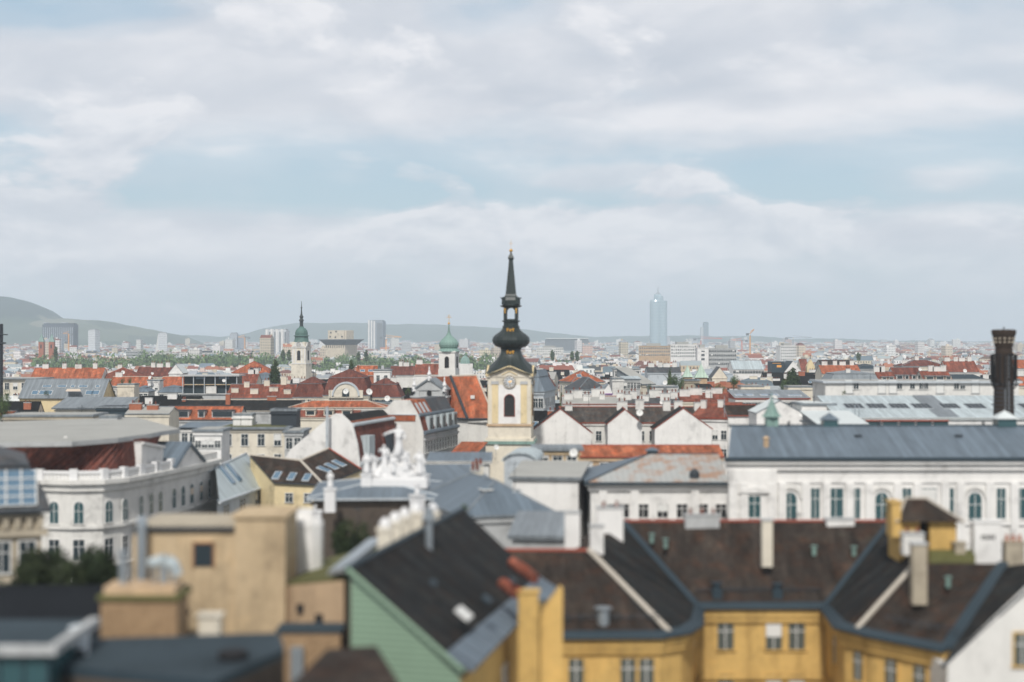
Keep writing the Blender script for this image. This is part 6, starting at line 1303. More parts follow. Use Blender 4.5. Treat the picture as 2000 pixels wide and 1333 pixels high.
tq = thing('vent_cowl', 'silver round ventilation cowl on legs above the brick chimney block', 'vent', (X(320, 71.5), 71.5, Z(1160, 71.5))); b = MB(); z_ = 1.35
b.rod((-.7, 0, z_+.05), (.1, 0, z_+.2), .24, 12, 0, .34); b.rod((.1, 0, z_+.2), (.55, 0, z_-.1), .34, 12, 0, .3); b.rod((.45, 0, z_), (.62, 0, z_-.5), .28, 12); b.build('hood', 'light_metal', tq)
b = MB()
for xx, yy in ((-.45, -.3), (.5, -.3), (-.45, .3), (.5, .3)): b.rod((xx, yy, 0), (xx, yy, z_), .05, 6)
b.rod((0, 0, -.4), (0, 0, z_), .2, 12); b.build('legs', 'pipe_metal', tq)
zf = Z(1250, 67); t = thing('flat_roof_house', 'flat dark blue-grey felt roof with round dark hatch in the bottom left foreground', 'house', (X(330, 62), 62, 0)); o_ = t.location
P4 = [W(98, 1300, Yz(1300, zf)), W(420, 1330, Yz(1330, zf)), W(556, 1268, Yz(1268, zf)), W(545, 1236, Yz(1236, zf)), W(172, 1248, Yz(1248, zf))]
b = MB(); b.slab(P4, .35, 0, 1); b.build('roof', ['dark_felt', 'flashing'], t, True)
b = MB()
for i in range(5):
    p, q_ = P4[i], P4[(i+1) % 5]; b.poly([(p.x, p.y, 0), (q_.x, q_.y, 0), (q_.x, q_.y, zf-.35), (p.x, p.y, zf-.35)])
b.build('wall', 'brown_render', t, True)
b = MB(); p = W(455, 1285, Yz(1288, zf)); b.lathe([(.62, 0), (.62, .25), (.5, .32), (.1, .33)], 16, p); b.build('hatch', 'dark_opening', t, True)
b = MB(); p = W(408, 1222, 72); b.box(p.x-.5, p.x+.5, p.y, p.y+.8, p.z-1.5, p.z+.4); b.box(p.x-.6, p.x+.6, p.y-.1, p.y+.9, p.z+.4, p.z+.5); b.build('chimney', 'cream_plaster', t, True)
tq = thing('vent_hood', 'rounded white ventilation hood standing on the dark roof, far lower left', 'vent', (X(150, 64), 64, Z(1275, 64)-.3)); b = MB(); b.lathe([(.5, 0), (.52, .8), (.48, 1.15), (.3, 1.4), (.05, 1.48)], 14); b.build('hood', 'cool_plaster', tq); b = MB(); b.box(-.45, .45, -.56, -.46, .2, .55); b.build('louvre', 'dark_metal', tq)
t = thing('glazed_annex', 'dark glazed annex with pale flat eave at the bottom left corner', 'annex', (X(20, 60), 60, 0)); z_ = Z(1262, 60); b = MB(); b.box(-3.5, 1.9, -.4, .1, z_-.3, z_+.05); b.box(1.5, 1.9, .1, 6, z_-.3, z_+.05); b.build('eave', 'grey_plaster', t); b = MB(); b.box(-3.5, 1.5, .1, 6, z_-.25, z_-.05); b.build('roof', 'dark_felt', t); b = MB(); b.box(-3.4, 1.5, 0, 5.8, 0, z_-.3); b.build('glazing', 'teal_glass', t)
b = MB()
for i in range(6): b.box(-3.3+i*.95, -3.22+i*.95, -.08, 0, z_-4, z_-.3)
b.build('mullions', 'flashing', t)
t = thing('dark_house', 'dark shaded house with low roof in the bottom centre behind the green house', 'house', (X(640, 62), 62, 0)); P5 = [W(560, 1345, 59), W(780, 1335, 60), W(735, 1262, 66), W(640, 1268, 66)]; b = MB(); b.slab(P5, .3, 0, 0); b.build('roof', 'brown_tile', t, True)
b = MB()
for i in range(4): p, q_ = P5[i], P5[(i+1) % 4]; b.poly([(p.x, p.y, 0), (q_.x, q_.y, 0), (q_.x, q_.y, q_.z-.3), (p.x, p.y, p.z-.3)])
b.build('wall', 'stone', t, True)
t = thing('brick_house', 'shadowed brown brick wall house between beige block and green gable', 'house', (X(590, 76), 76, 0)); b = MB(); b.box(-1.2, 1.9, 0, 1.8, 0, Z(1236, 76)); b.build('wall', 'brick', t); b = MB(); b.box(-1.3, 2.0, -.1, 1.9, Z(1236, 76), Z(1230, 76)); b.build('roof', 'dark_felt', t)
b = MB(); b.box(-.5, .1, -.5, 0, 10, Z(1262, 76)); b.build('downpipe_box', 'pipe_metal', t)
t = thing('dark_house', 'dark roofed house under the foliage at the far lower left', 'house', (X(60, 76), 76, 0)); b = MB(); b.box(-6, 3.2, 0, 7, 0, Z(1245, 76)); b.build('wall', 'dark_concrete', t); b = MB(); roof_mesh(b, 'mono', 12.4, 7, Z(1245, 76), 1.2, .2); o = b.build('roof', ['shade_felt', 'dark_metal'], t)
# ------------------------------------------------------------------ statues
def figure(parent, base, h, face, pose, wid=1.0):
    """robed stone figure grown from a skeleton: one continuous skinned surface"""
    J = {'root': (0, 0, .50), 'hem': (0, 0, .22), 'foot': (0, 0, .0), 'waist': (0, 0, .60), 'chest': (0, 0, .74), 'neck': (0, 0, .84), 'head': (0, .01, .90), 'crown': (0, .01, .965),
         'sl': (-.11, 0, .79), 'el': (-.17, -.03, .64), 'hl': (-.12, -.12, .55), 'sr': (.11, 0, .79), 'er': (.17, -.03, .64), 'hr': (.12, -.12, .55)}
    rad = {'root': .10, 'hem': .125, 'foot': .14, 'waist': .075, 'chest': .095, 'neck': .035, 'head': .062, 'crown': .04, 'sl': .05, 'el': .036, 'hl': .028, 'sr': .05, 'er': .036, 'hr': .028}
    J.update(pose); ks = list(J); ed = [('root', 'hem'), ('hem', 'foot'), ('root', 'waist'), ('waist', 'chest'), ('chest', 'neck'), ('neck', 'head'), ('head', 'crown'), ('chest', 'sl'), ('sl', 'el'), ('el', 'hl'), ('chest', 'sr'), ('sr', 'er'), ('er', 'hr')]
    me = bpy.data.meshes.new('figure'); me.from_pydata([tuple(Vector(J[k])*h) for k in ks], [(ks.index(a), ks.index(c_)) for a, c_ in ed], []); me.materials.append(M['statue_stone'])
    o = bpy.data.objects.new('figure', me); C.objects.link(o); o.parent = parent; o.location = base; o.rotation_euler = (0, 0, face)
    m1 = o.modifiers.new('skin', 'SKIN'); m1.use_smooth_shade = True
    if not me.skin_vertices: 
        bpy.context.view_layer.objects.active = o
    sv = me.skin_vertices[0].data if me.skin_vertices else None
    if sv:
        for i, k in enumerate(ks): sv[i].radius = (rad.get(k, .04)*h*wid,)*2; sv[i].use_root = (k == 'root')
    m2 = o.modifiers.new('sub', 'SUBSURF'); m2.levels = 1; m2.render_levels = 2
    return o
sY = 151; zb = Z(940, sY); t = thing('sculpture_group', 'large white stone sculpture group with central figure stretching out an arm, on the parapet', 'sculpture', (X(770, sY), sY, zb))
b = MB(); b.box(-2.9, 3.3, -1.3, 1.6, -.6, .25); b.box(-2.7, 3.1, -1.1, 1.4, .25, .5); b.box(-1.2, 1.5, -.9, 1.1, .5, 1.5)
rr = random.Random(3)
for i in range(26):
    xx = rr.uniform(-2.5, 2.7); b.rod((xx, rr.uniform(-.9, .8), .4), (xx*.75+rr.uniform(-.3, .3), rr.uniform(-.6, .6), rr.uniform(1.0, 2.2)-abs(xx)*.2), rr.uniform(.28, .5), 7, 0, rr.uniform(.1, .25))
b.prism([(-1.4, .35, .8), (1.9, .35, .8), (1.35, .35, 2.6), (.5, .35, 3.3), (-.4, .35, 2.6)], (0, .7, 0)); b.build('base', 'statue_stone', t)
figure(t, (.45, -.1, 2.3), 3.35, R(-15), {'el': (-.27, -.08, .74), 'hl': (-.44, -.14, .66), 'er': (.16, .05, .68), 'hr': (.20, -.05, .55), 'foot': (-.10, .02, 0)}, 1.1)
figure(t, (-.9, -.5, 1.1), 2.6, R(10), {'el': (-.22, -.1, .70), 'hl': (-.2, -.2, .82), 'head': (-.03, -.03, .90)}, 1.15)
figure(t, (-1.9, -.5, .75), 2.2, R(25), {'chest': (-.10, -.05, .70), 'neck': (-.15, -.08, .78), 'head': (-.18, -.1, .83), 'crown': (-.2, -.12, .88), 'sl': (-.2, -.03, .72), 'sr': (.0, -.05, .76), 'el': (-.3, -.12, .62), 'hl': (-.26, -.22, .55)}, 1.25)
figure(t, (1.15, -.7, .9), 2.3, R(-20), {'chest': (.1, -.05, .70), 'neck': (.15, -.08, .78), 'head': (.18, -.1, .84), 'crown': (.2, -.12, .9), 'sr': (.2, -.03, .73), 'sl': (0, -.03, .75)}, 1.2)
figure(t, (0, -1.0, .8), 1.9, 0, {'er': (.24, -.1, .70), 'hr': (.3, -.15, .82)}, 1.2)
figure(t, (2.5, -.2, .6), 2.5, R(-10), {'el': (-.2, -.05, .7), 'hl': (-.25, -.08, .6)}, 1.3)
def statue(label, px, pyb, pyt, Y, w_=1.0, ped=.9, pose=None, face=0):
    zb = Z(pyb, Y); h = Z(pyt, Y)-zb-ped; t = thing('statue', label, 'statue', (X(px, Y), Y, zb), face, 'parapet statues'); q = MB(); q.box(-.5, .5, -.5, .5, -1.2, ped-.15); q.box(-.58, .58, -.58, .58, ped-.15, ped); q.build('pedestal', 'statue_stone', t)
    figure(t, (0, 0, ped), h, 0, pose or {}, w_); return t
statue('crouching white statue on the left corner of the statue roof', 645, 975, 920, 142, 1.5, 1.0)
statue('white statue on a pedestal left of the large sculpture group', 716, 946, 884, 150, 1.35, 1.0)
statue('pale grey statue at the right corner of the statue roof, before the blue metal roof', 815, 990, 938, 139, 1.5, 1.1, None, R(40))
statue('small white statue right of the large sculpture group', 826, 938, 893, 155, 1.4, .6, None, R(-30))
statue('reclining white statue in the parapet shade below the left corner statue', 616, 1002, 985, 132, 1.6, .2)
# ------------------------------------------------------------------ trees
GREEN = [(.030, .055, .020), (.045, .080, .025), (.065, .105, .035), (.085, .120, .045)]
TREES = {}
def crown_mesh(kind, leaf, n, seed, tone=1.0):
    k = (kind, leaf, n, seed, tone)
    if k in TREES: return TREES[k]
    r = random.Random(seed); b = MB(); lobes = []
    if kind == 'round':
        for i in range(9): a = r.uniform(0, 6.28); d_ = r.uniform(.0, .55); lobes.append((d_*math.cos(a), d_*math.sin(a), r.uniform(.35, .82), r.uniform(.22, .40)))
    elif kind == 'cone':
        for i in range(13): u = i/12; lobes.append((r.uniform(-.06, .06), r.uniform(-.06, .06), .08+.88*u, .30*(1-u)**.75+.045))
    elif kind == 'column':
        for i in range(10): u = i/9; lobes.append((r.uniform(-.05, .05), r.uniform(-.05, .05), .1+.84*u, .17*math.sin(math.pi*min(1, .18+.8*u))**.6+.03))
    else:   # bush / hanging
        for i in range(10): lobes.append((r.uniform(-.8, .8), r.uniform(-.5, .5), r.uniform(.15, .8), r.uniform(.2, .38)))
    w_ = [l[3]**2 for l in lobes]
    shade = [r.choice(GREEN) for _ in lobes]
    for i in range(n):
        j = r.choices(range(len(lobes)), w_)[0]; x, y, z, R_ = lobes[j]
        v = Vector((r.gauss(0, 1), r.gauss(0, 1), r.gauss(0, 1))).normalized()*R_*r.uniform(.55, 1.08)
        p = Vector((x, y, z))+v*(1 if kind != 'round' else 1); nn = (v.normalized()+Vector((r.uniform(-.7, .7), r.uniform(-.7, .7), r.uniform(-.3, .8)))).normalized()
        u = nn.orthogonal().normalized(); u = Matrix.Rotation(r.uniform(0, 6.28), 3, nn) @ u; w2 = nn.cross(u); s_ = leaf*r.uniform(.6, 1.4)
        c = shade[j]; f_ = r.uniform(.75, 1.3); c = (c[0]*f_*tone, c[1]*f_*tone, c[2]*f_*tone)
        b.poly([p-u*s_, p-w2*s_*.55, p+u*s_, p+w2*s_*.55], 0, c)
    TREES[k] = b.mesh('crown', ['foliage']); return TREES[k]
def trunk_mesh():
    if 'trunk' in TREES: return TREES['trunk']
    b = MB(); b.rod((0, 0, 0), (0, 0, .5), .035, 8, 0, .022)
    for a, z in ((0.3, .3), (2.2, .36), (4.1, .42), (5.3, .33)): b.rod((0, 0, z), (.28*math.cos(a), .28*math.sin(a), z+.28), .016, 5, 0, .006)
    b.rod((0, 0, .5), (.02, .01, .85), .022, 6, 0, .006); TREES['trunk'] = b.mesh('trunk', ['bark']); return TREES['trunk']
def tree(label, px, Y, pyt, pyb, wpx, kind='round', group=None, n=900, leaf=.035, seed=1, name='tree', zb=None, tone=1.0):
    zt_, z0_ = Z(pyt, Y), (Z(pyb, Y) if zb is None else zb); h = zt_-z0_; sx = wpx*Y/FPX/2
    t = thing(name, label, 'tree', (X(px, Y), Y, z0_), seed*1.3, group)
    k = {'round': .80, 'cone': .34, 'column': .2, 'bush': 1.05}[kind]
    c = inst('crown', crown_mesh(kind, leaf, n, seed, tone), t); c.scale = (sx/k, sx/k, h*.97)
    tr = inst('trunk', trunk_mesh(), t); tr.scale = (h, h, h); return t
tree('tall dark cypress standing before the orange gabled roof', 537, 505, 700, 752, 26, 'cone', n=2600, seed=2, name='cypress', leaf=.035, tone=.55)
tree('dark conifer beside the red roofs right of centre', 1547, 470, 716, 762, 36, 'cone', n=2600, seed=5, name='conifer', leaf=.04, tone=.6)
tree('low dark green conifer next to the larger conifer', 1532, 462, 738, 760, 20, 'cone', n=800, seed=6, name='conifer', leaf=.05)
tree('broad green tree behind the ivy-grown tower', 1317, 425, 733, 768, 38, 'round', n=1600, seed=3)
tree('dark pointed conifer rising left of the pale green turrets', 1308, 440, 715, 758, 12, 'cone', n=700, seed=8, name='conifer', leaf=.05)
tree('bushy green tree among white houses right of the green turrets', 1433, 420, 734, 762, 32, 'round', n=1400, seed=4)
tree('rust-green rooftop shrubs beside the white umbrella-roofed house', 1465, 415, 744, 764, 24, 'bush', n=900, seed=9)
tree('light green tree on the terrace in front of the white turrets', 1403, 385, 750, 776, 34, 'round', n=1400, seed=10)
tree('round autumn-tinged tree in front of the beige stepped gable', 1270, 380, 749, 775, 20, 'round', n=1000, seed=11)
tree('slim street tree in the gap right of the clock tower', 1095, 400, 757, 812, 13, 'column', n=900, seed=12, zb=0)
tree('dark tree at the left edge in front of the cream building', 4, 300, 762, 830, 44, 'round', n=1800, seed=13)
tree('dark shrubs behind the skylight roof beside the white rooftop cube', 212, 445, 737, 756, 24, 'bush', n=900, seed=14, name='shrub')
tree('potted greenery on top of the cream square tower, left', 237, 432, 737, 753, 12, 'bush', n=500, seed=15, name='shrub', leaf=.06)
tree('potted greenery on top of the cream square tower, right', 253, 432, 738, 753, 14, 'bush', n=500, seed=16, name='shrub', leaf=.06)
tree('terrace plants in the cut-out of the grey skylight roof', 93, 419, 763, 772, 16, 'bush', n=400, seed=17, name='shrub', leaf=.06)
tree('small shrub on the white penthouse terrace', 1648, 258, 763, 772, 16, 'bush', n=400, seed=18, name='shrub', leaf=.06)
tree('low bush on the mossy roof end by the arched gable', 797, 330, 755, 772, 14, 'bush', n=400, seed=19, name='shrub', leaf=.06)
tree('dark bush rising behind the maroon pavilion roof', 686, 470, 701, 722, 12, 'cone', n=700, seed=20, name='conifer', leaf=.05)
tree('ivy hanging over the square stone rooftop tower', 1328, 408, 735, 778, 20, 'bush', n=1200, seed=21, name='ivy')
tree('large dark tree in deep shade behind the brick chimney block, lower left', 150, 88, 1072, 1235, 250, 'bush', n=7000, seed=22, leaf=.05, tone=.28)  # low leaf tone paints the deep shade into the foliage
tree('dark tree at the street below the curved palace, far lower left', 30, 96, 1130, 1260, 130, 'round', n=3500, seed=23, leaf=.045, tone=.35)  # leaf colour darkened to carry the shade of this corner
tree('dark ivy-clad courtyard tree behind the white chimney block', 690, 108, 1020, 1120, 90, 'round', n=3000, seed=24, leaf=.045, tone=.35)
tree('bright yellow-green bush peeking over the top of the charcoal roof', 908, 103.5, 983, 1000, 20, 'bush', n=600, seed=25, name='shrub', leaf=.08)
# park belt and scattered far trees
r = random.Random(11); GR = [4, 7, 10, 13]
def belt(px0, px1, n, Y0, Y1, h0, h1, group, label):
    for i in range(n):
        px = px0+(i+r.random())*(px1-px0)/n; Y = r.uniform(Y0, Y1); h = r.uniform(h0, h1); sd = r.choice(GR)
        t = thing('tree', label, 'tree', (X(px, Y), Y, 0), r.uniform(0, 6.28), group); c = inst('crown', crown_mesh('round', .075, 420, sd, 1.7), t); w2 = h*r.uniform(.45, .62); c.scale = (w2, w2, h)
        tr = inst('trunk', trunk_mesh(), t); tr.scale = (h, h, h); reserve(X(px, Y), Y, 6)
belt(70, 240, 17, 1500, 1640, 24, 31, 'trees left of the dark cypress', 'leafy green tree in the belt at far left, among red roofed houses')
belt(240, 560, 52, 1600, 1850, 25, 33, 'trees of the long park belt', 'leafy green tree in the long park belt left of the yellow church tower')
belt(600, 840, 58, 1450, 1950, 21, 29, 'trees around the flak tower', 'leafy green tree in the park around the concrete tower')
belt(890, 990, 18, 1450, 1800, 24, 31, 'trees behind the dome tower', 'leafy green tree between the onion dome and the black-spired tower')
belt(1070, 1135, 9, 1500, 1650, 22, 29, 'trees right of the black-spired tower', 'leafy green tree in the pale roofs right of the black spire')
belt(1650, 1990, 30, 2500, 3400, 14, 26, 'trees of the far right plain', 'hazy tree in the far plain left of the chimney tower')
for i, (px, top) in enumerate(((1079, 683), (1117, 685), (1127, 685), (553, 682), (564, 682), (715, 683), (1677, 688), (700, 686), (109, 676))):
    Y = 1250; tree(('slim dark poplar left of two, right of the black spire', 'first slim dark poplar of the pair right of the black spire', 'second slim dark poplar of the pair right of the black spire', 'left of two dark poplars beside the yellow church tower', 'right of two dark poplars beside the yellow church tower', 'dark poplar right of the concrete tower', 'lone dark poplar amid the right-hand roofs', 'dark pointed tree against the concrete tower', 'dark poplar in front of the dark office slab')[i], px, Y, top, 705, 9, 'column', n=500, seed=30+i % 3, leaf=.06, name='poplar')
# ------------------------------------------------------------------ houses filling the middle distance, each its own thing
r = random.Random(2024)
WALLS = {'white': (.70, .69, .67), 'pale grey': (.46, .47, .48), 'cream': (.58, .51, .40), 'beige': (.48, .39, .28), 'pinkish': (.55, .42, .36)}
ROOFS = {'orange': (.33, .13, .075), 'brick-red': (.22, .08, .058), 'maroon': (.17, .075, .06), 'brown': (.11, .07, .05), 'charcoal': (.06, .062, .066), 'slate-blue': (.14, .18, .215), 'grey metal': (.30, .33, .35), 'pale': (.56, .57, .56)}
KIND = {'gx': 'gabled', 'hip': 'hipped', 'man': 'mansard', 'flat': 'flat', 'mono': 'lean-to'}
LM = [(60, 'at the far left edge'), (160, 'below the dark office slab'), (300, 'below the vineyard hill'), (430, 'left of the yellow tower'), (540, 'before the white high-rise'), (625, 'by the yellow church tower'), (710, 'below the concrete tower'), (790, 'below the twin skyscraper'), (860, 'left of the onion dome'), (950, 'by the onion dome'), (1060, 'behind the black-spired tower'), (1150, 'right of the black spire'), (1250, 'left of the beige block'), (1320, 'below the glass skyscraper'), (1410, 'below the grey office block'), (1500, 'below the yellow crane'), (1580, 'by the curved white gable'), (1680, 'above the skylight hall'), (1800, 'left of the chimney tower'), (1930, 'close to the chimney tower'), (9999, 'at the far right edge')]
def where(px): return next(n for lim, n in LM if px < lim)
def palette(px):
    if px < 560: return ['orange']*2+['brick-red']*3+['maroon']*2+['grey metal']*2+['charcoal', 'pale', 'pale', 'slate-blue']
    if px < 1030: return ['orange', 'brick-red', 'brick-red', 'maroon', 'maroon', 'grey metal', 'pale', 'pale', 'charcoal']
    if px < 1420: return ['pale']*3+['grey metal']*4+['charcoal']*2+['slate-blue', 'maroon', 'orange']
    if px < 1620: return ['pale']*2+['grey metal']*3+['orange', 'brick-red', 'maroon', 'slate-blue']
    return ['brick-red']*2+['maroon']*3+['orange']+['grey metal', 'brown', 'pale', 'pale']
def free(x, y, rad):
    return all((x-a)**2+(y-b_)**2 > (rad+c_)**2 for a, b_, c_ in FOOT)
def in_street(x, y): return 0 < y-300 < 480 and abs(x-(19+(y-300)*.085)) < 9+(y-300)*.004
fills = []; Y = 318.0
while len(fills) < 222 and Y < 1300:
    x = -Y/2.85+r.uniform(-8, 0)
    while x < Y/2.85 and len(fills) < 222:
        w_ = r.uniform(12, 27); d_ = r.uniform(10, 14)
        cx = x+w_/2
        if free(cx, Y+d_/2, d_*.42) and free(cx-w_*.3, Y+d_/2, d_*.42) and free(cx+w_*.3, Y+d_/2, d_*.42) and not in_street(cx, Y):
            px = 1000+cx*FPX/Y; rc = r.choice(palette(px)); wc = r.choices(list(WALLS), [6, 3, 4, 1, 1])[0]
            kd = 'flat' if rc in ('pale',) and r.random() < .7 else r.choices(['gx', 'hip', 'man', 'mono'], [6, 3, 2, 1])[0]
            h = r.gauss(22.5, 1.6); rh = {'gx': r.uniform(3.6, 5.2), 'hip': r.uniform(3.4, 5), 'man': r.uniform(4.4, 5.6), 'mono': r.uniform(1.5, 3), 'flat': 0}[kd]
            h = min(h, 27.5-rh*.4)-(max(0, min(1, (Y-640)/260))*6.5 if px < 1000 else 0)
            nch = r.choice([2, 2, 3, 3, 4, 4]); chs = [((i+r.uniform(.25, .75))/nch, r.uniform(.25, .6), r.uniform(1.4, 3.2), .8, r.uniform(.9, 2.0)) for i in range(nch)]
            sk = []; 
            if kd in ('gx', 'hip') and r.random() < .35: sk = [(.3+.15*i, .22, 1.2, 1.3) for i in range(r.choice([1, 2, 3]))]
            dm_ = [((i+.5)/3, r.uniform(1.4, 2.2), 1.3) for i in range(3)] if kd in ('gx', 'man') and r.random() < .3 else []
            wn_ = (1 if Y > 520 else 2, max(3, int(w_/2.8)), 1.05, 1.8, 1.0) if Y < 640 else None
            f_ = lambda c_: (lambda g_: tuple(v*g_*r.uniform(.97, 1.03) for v in c_))(r.uniform(.84, 1.08))
            t, rf = house('', 0, Y+r.uniform(-2, 2), w_, d_, h, kd, rh, rz=r.uniform(-.22, .22), attr=(f_(WALLS[wc]), f_(ROOFS[rc])), ch=chs, sky=sk, dorm=dm_, win=wn_, x=cx, chm=r.choice(['white_plaster', 'bright_plaster', 'cream_plaster', 'red_brick']), pots=r.choice([0, 2, 3]), ov=.3, cornice=Y < 600)
            fills.append((t, wc, rc, kd, nch, len(sk), len(dm_), px, Y)); x += w_+r.uniform(0, 4)
        else: x += 6
    Y += 21+Y*.012
seen = {}
for t, wc, rc, kd, nch, ns, nd, px, Y in fills:
    bits = ('skylit ' if ns else '')+('dormered ' if nd else '')
    base = f"{wc} house, {bits}{rc} {KIND[kd]} roof, {nch} chimney{'s' if nch > 1 else ''}, {where(px)}"
    seen.setdefault(base, []).append((Y, px, t))
ORD = ['nearest', 'second nearest', 'third nearest', 'fourth nearest', 'fifth nearest', 'sixth nearest']
for base, L in seen.items():
    L.sort(key=lambda q: q[0])
    for i, (_, _, t) in enumerate(L): t['label'] = base if len(L) == 1 else f"{base}, {ORD[min(i, 5)]}"; t['group'] = 'town houses filling the middle distance'
# ------------------------------------------------------------------ the far city: thousands of roofs reading as one mass
b = MB(); r = random.Random(5); rr_ = ['pale']*8+['grey metal']*5+['orange', 'brick-red', 'maroon', 'charcoal', 'slate-blue']
big = [(a, b_, c_) for a, b_, c_ in FOOT if b_ > 600]
grid = {}
for a, b_, c_ in big: grid.setdefault((int(a//60), int(b_//60)), []).append((a, b_, c_))
def free2(x, y, rad):
    gx, gy = int(x//60), int(y//60)
    for i in (-1, 0, 1):
        for j in (-1, 0, 1):
            for a, b_, c_ in grid.get((gx+i, gy+j), ()):
                if (x-a)**2+(y-b_)**2 < (rad+c_)**2: return False
    return True
Y = Y0 = Y
nh = 0
while Y < 6800:
    x = -Y/2.75; sc = 1+max(0, (Y-1500)/4500)
    while x < Y/2.75:
        w_ = r.uniform(9, 21)*sc; d_ = r.uniform(8.5, 12)*sc; px = 1000+x*FPX/Y; yy = Y+r.uniform(-6, 6)*sc; cx = x+w_/2
        park = (60 < px < 240 and 1480 < Y < 1660) or (240 < px < 560 and 1640 < Y < 1870) or (600 < px < 840 and 1490 < Y < 1960)
        if r.random() < (.93 if Y < 3000 else .8) and not park and free2(cx, yy+d_/2, min(w_, d_)*.45):
            h = r.gauss(20, 2.5)+(max(0, Y-2500)*.0035)-(6 if Y < 1650 and px < 1000 else 0); rh = r.uniform(2.4, 4.2)
            if r.random() < .012 and Y > 1800: h += r.uniform(8, 26); w_ *= .7
            g_ = r.uniform(.86, 1.1); wc = tuple(v*g_*r.uniform(.98, 1.02) for v in WALLS[r.choices(list(WALLS), [10, 3, 4, 1, 1])[0]]); rc = r.choice(palette(px) if r.random() < .3 else rr_); g_ = r.uniform(.8, 1.1); col = tuple(v*g_*r.uniform(.97, 1.03) for v in ROOFS[rc])
            a = r.uniform(-.3, .3); ca, sa = math.cos(a), math.sin(a)
            T_ = lambda u, v, z: (cx+u*ca-v*sa, yy+u*sa+v*ca, z)
            hw = w_/2; e = [T_(-hw, 0, 0), T_(hw, 0, 0), T_(hw, d_, 0), T_(-hw, d_, 0)]; up_ = [(p[0], p[1], h) for p in e]
            for i in (0, 1, 3): j = (i+1) % 4; b.poly([e[i], e[j], up_[j], up_[i]], 0, wc)
            if rc == 'pale' or r.random() < .3:
                b.poly([(p[0], p[1], h) for p in e], 1, col); q = T_(r.uniform(-.3, .3)*w_, d_*.5, 0); b.box(q[0]-2, q[0]+2, q[1]-2, q[1]+2, h, h+2.4, 1, wc, 'd')
            else:
                k = .0 if r.random() < .6 else d_*.5; r0, r1 = T_(-hw+k, d_/2, h+rh), T_(hw-k, d_/2, h+rh)
                b.poly([up_[0], up_[1], r1, r0], 1, col); b.poly([up_[2], up_[3], r0, r1], 1, col)
                b.poly([up_[1], up_[2], r1], 1 if k else 0, col if k else wc); b.poly([up_[3], up_[0], r0], 1 if k else 0, col if k else wc)
                for i in range(r.choice([0, 1, 2, 2] if Y < 2600 else [0, 1])):
                    q = T_(r.uniform(-.42, .42)*w_, d_*r.uniform(.35, .55), 0); b.box(q[0]-1.1*sc, q[0]+1.1*sc, q[1]-.5, q[1]+.5, h+rh*.5, h+rh+r.uniform(.6, 1.6), 1, wc, 'd')
            nh += 1
        x += w_+r.uniform(0, 5)*sc
    Y += (13+d_*.4)*(1+(Y-1000)/3800)
tag(b.build('far_city', ['city_wall', 'city_roof']), 'dense far-off city of pale houses with orange, grey and brown roofs', 'city', None, 'stuff')
b = MB()   # woods far out on the plain
for i in range(5200):
    Y_ = r.uniform(4200, 7600); px = r.uniform(-60, 2060); x = X(px, Y_); c = r.choice(GREEN); s_ = r.uniform(5, 11); z_ = r.uniform(6, 26)
    if mnoise.noise(Vector((x*.003, Y_*.004, 2))) < .0: continue
    for k in range(2):
        n3 = Vector((r.uniform(-1, 1), -1, r.uniform(0, 1.2))).normalized(); u3 = n3.orthogonal().normalized(); w3 = n3.cross(u3); p = Vector((x+r.uniform(-8, 8), Y_, z_+r.uniform(-3, 3)))
        b.poly([p-u3*s_, p-w3*s_*.7, p+u3*s_, p+w3*s_*.7], 0, c)
tag(b.build('far_woods', ['foliage']), 'hazy far-off woods between the last houses of the plain', 'woods', None, 'stuff')
# ------------------------------------------------------------------ rooftop dishes and aerials
DISH = MB(); n = 16
prof_ = [(.02, .0), (.25, .03), (.42, .09), (.5, .15)]
DISH.lathe(prof_, n, cap=False); DISH.lathe([(.5, .15), (.53, .15), (.44, .08), (.26, .02), (.02, -.02)][::-1], n, cap=False); dish_me = DISH.mesh('reflector', ['window_frame'])
q = MB(); q.rod((0, 0, 0), (0, 0, 1.3), .035, 6); q.rod((0, 0, 1.25), (0, -.18, 1.3), .03, 6); pole_me = q.mesh('pole', ['pipe_metal'])
q = MB(); q.rod((0, 0, .05), (0, 0, .45), .015, 5); q.box(-.04, .04, -.04, .04, .43, .5); feed_me = q.mesh('feed_arm', ['dark_metal'])
def dish(label, px, py, Y, d_, rz=0):
    p = W(px, py, Y); s_ = d_; t = thing('satellite_dish', label, 'satellite dish', (p.x, p.y, p.z-1.3*s_), rz, 'satellite dishes on rooftops'); t.scale = (s_, s_, s_)
    inst('pole', pole_me, t); o = inst('reflector', dish_me, t, (0, -.18, 1.3)); o.rotation_euler = (R(68), 0, 0); inst('feed_arm', feed_me, o)
